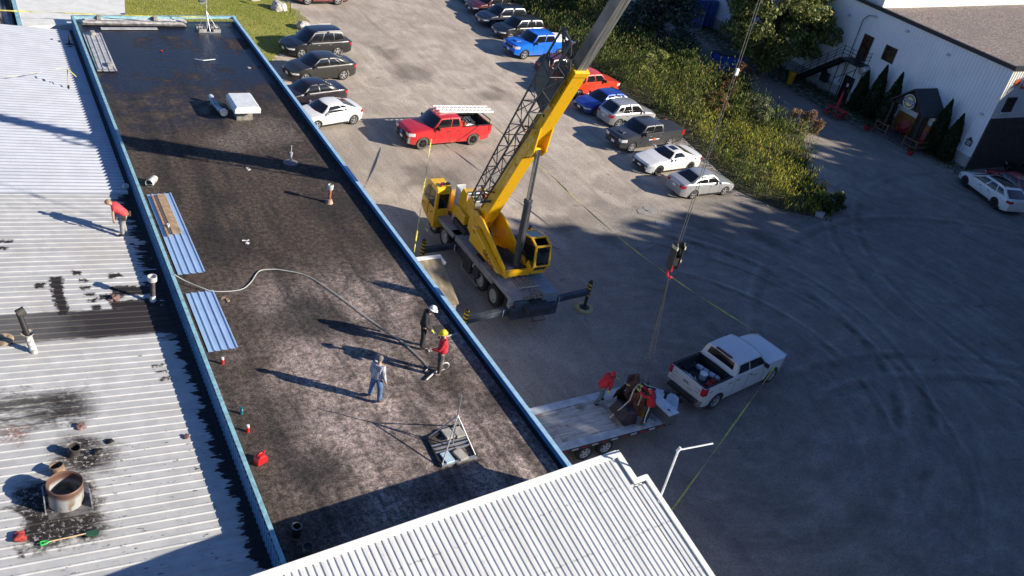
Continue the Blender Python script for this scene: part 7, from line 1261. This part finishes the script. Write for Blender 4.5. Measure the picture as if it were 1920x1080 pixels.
    for i, (x, y, z, s, m, lab) in enumerate(((-.33, 17.35, 4.36, .14, rg, 'crumpled dirty red rag on the roof left of the shovel'), (3.28, 27.4, 4.02, .16, mat('dirty_pink', (.17, .10, .09), .9, var=.6), 'pinkish lump of torn sealant near the wide capped stack'), (1.75, 20.0, 4.16, .11, tc, 'lump of tar debris right of the flues'), (2.1, 20.35, 4.12, .10, tc, 'smaller tar lump further right of the flues'), (4.1, 20.1, 3.95, .09, mat('dirty_pink', (0,0,0)), 'small lump on the shaded edge of the tarred roof'), (1.45, 21.1, 4.17, .12, mat('dirty_pink', (0,0,0)), 'reddish debris lump above the flues'))):
        bm = bmesh.new(); bmesh.ops.create_icosphere(bm, subdivisions=3, radius=s)
        for v in bm.verts: v.co *= 1+.7*mnoise.noise(v.co*9+Vector((i*5, 0, 0))); v.co.z *= .55
        me = bpy.data.meshes.new('debris_lump'); bm.to_mesh(me); bm.free(); me.materials.append(m); o = bpy.data.objects.new('debris_lump', me); COL.objects.link(o); o.location = (x, y, z+s*.2); tag(o, lab, 'debris', 'lumps of debris on the tarred roof')
    for i, (x, y, z, lab) in enumerate(((4.7, 51.5, 3.92, 'short black pipe stub in the shade at the far end of the ribbed roof'),)):
        o = thing('pipe_stub', lab, 'pipe', (x, y, z)); b = MB(); b.tube((0, 0, 0), (0, 0, .55), .045, n=8); b.build('pipe', BLACK, o); b = MB(); b.lathe([(0, .06), (.1, .08), (.3, .0)], n=14); b.build('flashing', BLACK, o)
    o = thing('tape_stake', 'slim stake holding the faded tape on the ribbed roof', 'stake', (3.97, 45.5, 3.95)); b = MB(); b.tube((0, 0, 0), (.02, .1, 1.0), .022, n=6); b.build('stake', mat('pale_wood', (0,0,0)), o); b = MB(); b.bar((.02, .1, 1.0), (.35, -.3, .75), .05, .015); b.build('tape_end', mat('yellow_tape', (0,0,0)), o); b = MB(); b.tube((0, 0, 0), (0, 0, .2), .05, n=8); b.build('foot', BLACK, o)
    b = MB(); b.lathe([(.12, 0), (.13, .2), (.1, .24), (0, .2)], n=14); o = b.build('crumpled_cap', mat('pale_metal', (0,0,0)), loc=(4.85, 35.3, 3.9), smooth=True); o.rotation_euler = (.4, .3, 0); tag(o, 'crumpled pale cap at the corner where the two metal roofs meet the parapet', 'cap')
roof_items()
# ------------------------------------------------------------------ people
def skinned(name, V, E, Rd, m, parent, sub=1):
    me = bpy.data.meshes.new(name+'_rig'); me.from_pydata([tuple(v) for v in V], E, []); o = bpy.data.objects.new(name+'_rig', me); COL.objects.link(o)
    sk = o.modifiers.new('skin', 'SKIN'); sk.use_smooth_shade = True
    for i, r_ in enumerate(Rd):
        d = me.skin_vertices[0].data[i]; d.radius = (r_, r_) if not isinstance(r_, tuple) else r_; d.use_root = (i == 0)
    s = o.modifiers.new('sub', 'SUBSURF'); s.levels = sub; s.render_levels = sub
    dg = bpy.context.evaluated_depsgraph_get(); dg.update(); nm = bpy.data.meshes.new_from_object(o.evaluated_get(dg)); bpy.data.objects.remove(o)
    nm.name = name; nm.materials.clear(); nm.materials.append(m)
    for p in nm.polygons: p.use_smooth = True
    q = bpy.data.objects.new(name, nm); COL.objects.link(q); q.parent = parent; return q
SKIN = mat('skin', (.48, .27, .19), .55, var=.08)
def person(label, loc, az, J, top, bottom, boots, head='hair', headm=None, glove=None, sleeve='long', hood=False, extras=None):
    T = thing('person', label, 'person', loc, R(-az)); j = {k: Vector(v) for k, v in J.items()}
    for s in 'LR':
        if 'hand'+s not in j: j['hand'+s] = j['wrist'+s]+(j['wrist'+s]-j['elbow'+s]).normalized()*.09
    V = []; E = []; Rd = []
    def v(p, r_): V.append(Vector(p)); Rd.append(r_); return len(V)-1
    def chain(a, pts):
        for p, r_ in pts: b_ = v(p, r_); E.append((a, b_)); a = b_
        return a
    hd = j['head']; nk = j['neck']; fw = j.get('look', Vector((0, 1, 0))).normalized(); upv = (hd-nk).normalized()
    pel = v(j['pelvis'], (.135, .105)); ch = chain(pel, [(j['pelvis'].lerp(j['chest'], .5), (.125, .10)), (j['chest'], (.15, .115))]); nb = chain(ch, [(j['chest'].lerp(nk, .7), (.08, .075)), (nk, .055)])
    sk_ = chain(nb, [(hd-upv*.05, .075), (hd+upv*.03, .088), (hd+upv*.085, .055)]); chain(sk_-1, [(hd+fw*.075-upv*.03, .045)]); chain(sk_-1, [(hd+fw*.10-upv*.005, .018)])
    hands = {}
    def hand(a, s, grow=0.0, V_=None):
        w_, h_ = j['wrist'+s], j['hand'+s]; d = (h_-w_).normalized(); side = d.cross(Vector((0, 0, 1)));
        if side.length < .2: side = Vector((0, 1, 0))
        side.normalize(); n_ = side.cross(d).normalized()
        p = chain(a, [(w_+d*.045, .030+grow), (w_+d*.08, .032+grow)])
        for k, (o_, ln) in enumerate(((-.028, .062), (-.010, .075), (.010, .07), (.028, .055))): chain(p, [(w_+d*.10+side*o_, .0095+grow), (w_+d*(.10+ln*.5)+side*o_*1.1-n_*.006, .0088+grow), (w_+d*(.10+ln)+side*o_*1.1-n_*.028, .0075+grow)])
        chain(p-1, [(w_+d*.06+side*-.045, .011+grow), (w_+d*.10+side*-.062-n_*.01, .0095+grow)])
    for s in 'LR':
        a = chain(ch, [(j['sh'+s], .055), (j['elbow'+s], .042), (j['wrist'+s], .028)]); hand(a, s)
        chain(pel, [(j['hip'+s], .085), (j['knee'+s], .058), (j['ankle'+s], .04), (j['toe'+s], .032)])
    body = skinned('body', V, E, Rd, SKIN, T)
    # eyes and ears
    rt = fw.cross(upv).normalized(); b = MB()
    for s in (-1, 1): b.lathe([(0, -.008), (.009, 0), (0, .008)], c=tuple(hd+fw*.085+rt*s*.032+upv*.012), n=8)
    b.build('eyes', BLACK, body); b = MB(); [b.box(hd+rt*s*.088, (.02, .03, .055)) for s in (-1, 1)]; b.build('ears', SKIN, body, bevel=.008)
    # trousers
    V = []; E = []; Rd = []; w_ = v(j['pelvis']+Vector((0, 0, .06)), (.175, .145)); p2 = chain(w_, [(j['pelvis']-Vector((0, 0, .03)), (.175, .15))])
    for s in 'LR': chain(p2, [(j['hip'+s], .125), (j['hip'+s].lerp(j['knee'+s], .5), .108), (j['knee'+s], .092), (j['knee'+s].lerp(j['ankle'+s], .5), .085), (j['ankle'+s]+Vector((0, 0, .0)), .075)])
    skinned('trousers', V, E, Rd, bottom, T)
    V = []; E = []; Rd = []; k_ = 1.22 if sleeve == 'long' else 1.1; c0 = v(j['chest'], (.20*k_, .155*k_)); chain(c0, [(j['pelvis'].lerp(j['chest'], .5), (.185*k_, .15*k_)), (j['pelvis']+Vector((0, 0, .04)), (.19*k_, .16*k_)), (j['pelvis']-Vector((0, 0, .06)), (.19*k_, .165*k_))]); chain(c0, [(j['chest'].lerp(nk, .6), (.10, .09))])
    for s in 'LR': chain(c0, [(j['sh'+s], .092), (j['sh'+s].lerp(j['elbow'+s], .55), .078)]+([(j['elbow'+s], .070), (j['elbow'+s].lerp(j['wrist'+s], .5), .060), (j['wrist'+s], .048)] if sleeve == 'long' else []))
    skinned('jacket' if sleeve == 'long' else 'shirt', V, E, Rd, top, T)
    for s in 'LR':
        V = []; E = []; Rd = []; a = v(j['ankle'+s]+Vector((0, 0, .07)), .06); chain(a, [(j['ankle'+s]-Vector((0, 0, .015)), .068), (j['ankle'+s].lerp(j['toe'+s], .5), .06), (j['toe'+s], .056)]); skinned('boot', V, E, Rd, boots, T)
        if glove: V = []; E = []; Rd = []; a = v(j['wrist'+s]-(j['hand'+s]-j['wrist'+s]).normalized()*.03, .04); hand(a, s, .006); skinned('glove', V, E, Rd, glove, T)
    M = Matrix((rt, fw, upv)).transposed()
    def hat(prof, m, nm, n=20, off=0.0): q = MB(); q.lathe(prof, n=n); q.v = [tuple(M @ Vector(p)+hd+upv*off) for p in q.v]; return q.build(nm, m, T, smooth=True, ang=60)
    if head == 'hair': h = hat([(.096, -.03), (.105, .02), (.10, .06), (.075, .098), (.03, .115), (0, .118)], headm, 'hair'); h.location = tuple((Matrix.Rotation(0, 3, 'Z') @ (-fw*.018)))
    if head == 'helmet': hat([(.15, .035), (.15, .042), (.125, .05), (.122, .09), (.10, .135), (.055, .162), (0, .168)], headm, 'helmet'); q = MB(); q.prism([(-.10, .10), (.10, .10), (.07, .185), (-.07, .185)], .034, .042); q.v = [tuple(M @ Vector(p)+hd) for p in q.v]; q.build('helmet_brim', headm, T)
    if hood: V = []; E = []; Rd = []; a = v(nk-fw*.02, .085); chain(a, [(hd-fw*.03, .108), (hd-fw*.02+upv*.06, .095)]); skinned('hood', V, E, Rd, top, T)
    if extras: extras(T, j, hd, fw, rt, upv)
    return T
def base(h=1.0, **k):
    J = dict(pelvis=(0, 0, .97), chest=(0, 0, 1.30), neck=(0, .01, 1.50), head=(0, .035, 1.64), shL=(-.19, 0, 1.42), shR=(.19, 0, 1.42), elbowL=(-.26, -.02, 1.13), elbowR=(.26, -.02, 1.13), wristL=(-.27, .08, .88), wristR=(.27, .08, .88),
             hipL=(-.10, 0, .90), hipR=(.10, 0, .90), kneeL=(-.12, .02, .50), kneeR=(.12, .02, .50), ankleL=(-.13, 0, .10), ankleR=(.13, 0, .10), toeL=(-.15, .16, .045), toeR=(.15, .16, .045)); J.update(k); return J
def people():
    n = NT('plaid'); fx = n.step(n.m_('FRACT', n.mul(n.x, 15)), .48, .52); fz = n.step(n.m_('FRACT', n.mul(n.z, 15)), .48, .52); fy = n.step(n.m_('FRACT', n.mul(n.y, 15)), .48, .52)
    pl_ = n.fin(n.mix(n.m_('MULTIPLY_ADD', n.m_('ADD', n.mx(fx, fy), fz), .5, 0), (.02, .03, .09), (.55, .55, .56)), .9)
    jeans = mat('blue_jeans', (.07, .14, .27), .85, var=.35, scale=8); bk = mat('black_cloth', (.022, .021, .022), .85, var=.3, scale=8); grey = mat('grey_cloth', (.27, .26, .25), .9, var=.25, scale=7); dk = mat('dark_grey_cloth', (.07, .065, .06), .9, var=.3, scale=7)
    red = mat('red_cloth', (.48, .018, .028), .8, var=.22, scale=5); red2 = mat('coral_red_cloth', (.60, .06, .07), .8, var=.12, scale=5); bt = mat('brown_boot', (.09, .06, .045), .8); gl = mat('lime_glove', (.50, .60, .10), .7)
    person('grey haired man in blue and white plaid shirt and jeans standing on the flat roof', (9.76, 19.88, 4.21), 62, base(ankleL=(-.20, .0, .10), toeL=(-.25, .15, .045), kneeL=(-.17, .03, .5), ankleR=(.2, -.02, .10), toeR=(.24, .13, .045), kneeR=(.16, .02, .5), look=(.25, 1, -.1)), pl_, jeans, bt, 'hair', mat('grey_hair', (.16, .14, .13), .8))
    def blackcap(T, j, hd, fw, rt, up): q = MB(); q.box((0, 0, 0), (.16, .03, .06), M=Matrix((rt, fw, up)).transposed()); q.v = [tuple(Vector(p)+hd+fw*.10+up*.03) for p in q.v]; q.build('face_shield', BLACK, T)
    person('worker in black with white helmet and lime gloves looking down beside the hose', (12.33, 22.05, 4.21), 118, base(chest=(0, .06, 1.29), neck=(0, .12, 1.48), head=(0, .18, 1.61), wristR=(.22, .25, .92), elbowR=(.27, .03, 1.12), ankleL=(-.09, .05, .10), look=(0, 1, -.45)), bk, bk, bk, 'helmet', mat('white_paint', (0,0,0)), gl)
    person('worker in red jacket and yellow hard hat with one hand held out', (12.31, 20.55, 4.21), 292, base(head=(0, .05, 1.64), elbowL=(-.27, .12, 1.16), wristL=(-.20, .38, 1.14), elbowR=(.27, -.05, 1.14), wristR=(.26, .05, .90), ankleR=(.09, -.1, .10), toeR=(.12, .06, .045), look=(-.2, 1, -.2)), red, dk, mat('tan_boot', (.35, .25, .2), .8), 'helmet', mat('yellow_hat', (.80, .58, .02), .4))
    def belt(T, j, hd, fw, rt, up):
        q = MB(); q.lathe([(.155, -.03), (.165, 0), (.155, .04)], c=tuple(j['pelvis']+Vector((0, 0, .02))), n=20); q.build('tool_belt', mat('leather', (.20, .11, .06), .8, var=.4), T)
        q = MB(); [q.box(j['pelvis']+Vector(p), (.10, .13, .2)) for p in ((.17, .03, -.07), (-.17, .0, -.08), (.12, -.14, -.05))]; q.build('tool_pouch', mat('dark_leather', (.08, .05, .035), .8, var=.4), T, bevel=.02)
    person('man in red t-shirt and grey trousers bending forward on the tarred metal roof', (4.22, 31.62, 3.93), 285, dict(pelvis=(0, -.08, .93), chest=(0, .20, 1.18), neck=(0, .36, 1.30), head=(0, .47, 1.38), shL=(-.18, .27, 1.26), shR=(.18, .27, 1.26), elbowL=(-.22, .30, .98), elbowR=(.22, .28, .98), wristL=(-.16, .28, .74), wristR=(.16, .26, .74),
           hipL=(-.10, -.06, .87), hipR=(.10, -.06, .87), kneeL=(-.11, .02, .48), kneeR=(.11, -.0, .48), ankleL=(-.12, .0, .10), ankleR=(.12, -.08, .10), toeL=(-.13, .16, .045), toeR=(.14, .08, .045), look=(0, .7, -.7)), red2, grey, bk, 'hair', mat('fair_hair', (.30, .17, .08), .8), None, 'short', extras=belt)
    person('worker in red hooded jacket leaning toward the load from the left side of the trailer', (20.0, 20.75, .885), 95, dict(pelvis=(0, -.12, .92), chest=(0, .10, 1.22), neck=(0, .22, 1.38), head=(0, .31, 1.50), shL=(-.19, .14, 1.32), shR=(.19, .14, 1.32), elbowL=(-.22, .35, 1.16), elbowR=(.24, .10, 1.05), wristL=(-.16, .56, 1.10), wristR=(.24, .12, .82),
           hipL=(-.10, -.10, .86), hipR=(.10, -.10, .86), kneeL=(-.12, .12, .50), kneeR=(.12, -.10, .48), ankleL=(-.12, .12, .10), ankleR=(.12, -.28, .10), toeL=(-.13, .28, .045), toeR=(.14, -.13, .045), look=(0, .9, -.4)), red, mat('slate_cloth', (.09, .13, .16), .9, var=.2), bk, 'none', None, gl, hood=True)
    def stripes(T, j, hd, fw, rt, up):
        for s, sg in (('L', -1), ('R', 1)): q = MB(); q.path([tuple(j['hip'+s]+Vector((sg*.10, 0, 0))), tuple(j['knee'+s]+Vector((sg*.072, 0, 0))), tuple(j['ankle'+s]+Vector((sg*.06, 0, .03)))], .022, n=6); q.build('trouser_stripe', mat('white_cloth', (.7, .7, .7), .8), T)
    person('worker in red hooded jacket and striped black trousers reaching both arms to the load', (21.15, 19.18, .885), -35, dict(base(chest=(0, .08, 1.28), neck=(0, .15, 1.47), head=(0, .20, 1.58), shL=(-.19, .1, 1.40), shR=(.19, .1, 1.40), elbowL=(-.22, .34, 1.34), elbowR=(.18, .36, 1.38), wristL=(-.12, .56, 1.42), wristR=(.08, .56, 1.52), look=(-.2, 1, 0))), red, bk, bt, 'none', None, gl, hood=True, extras=stripes)
people()
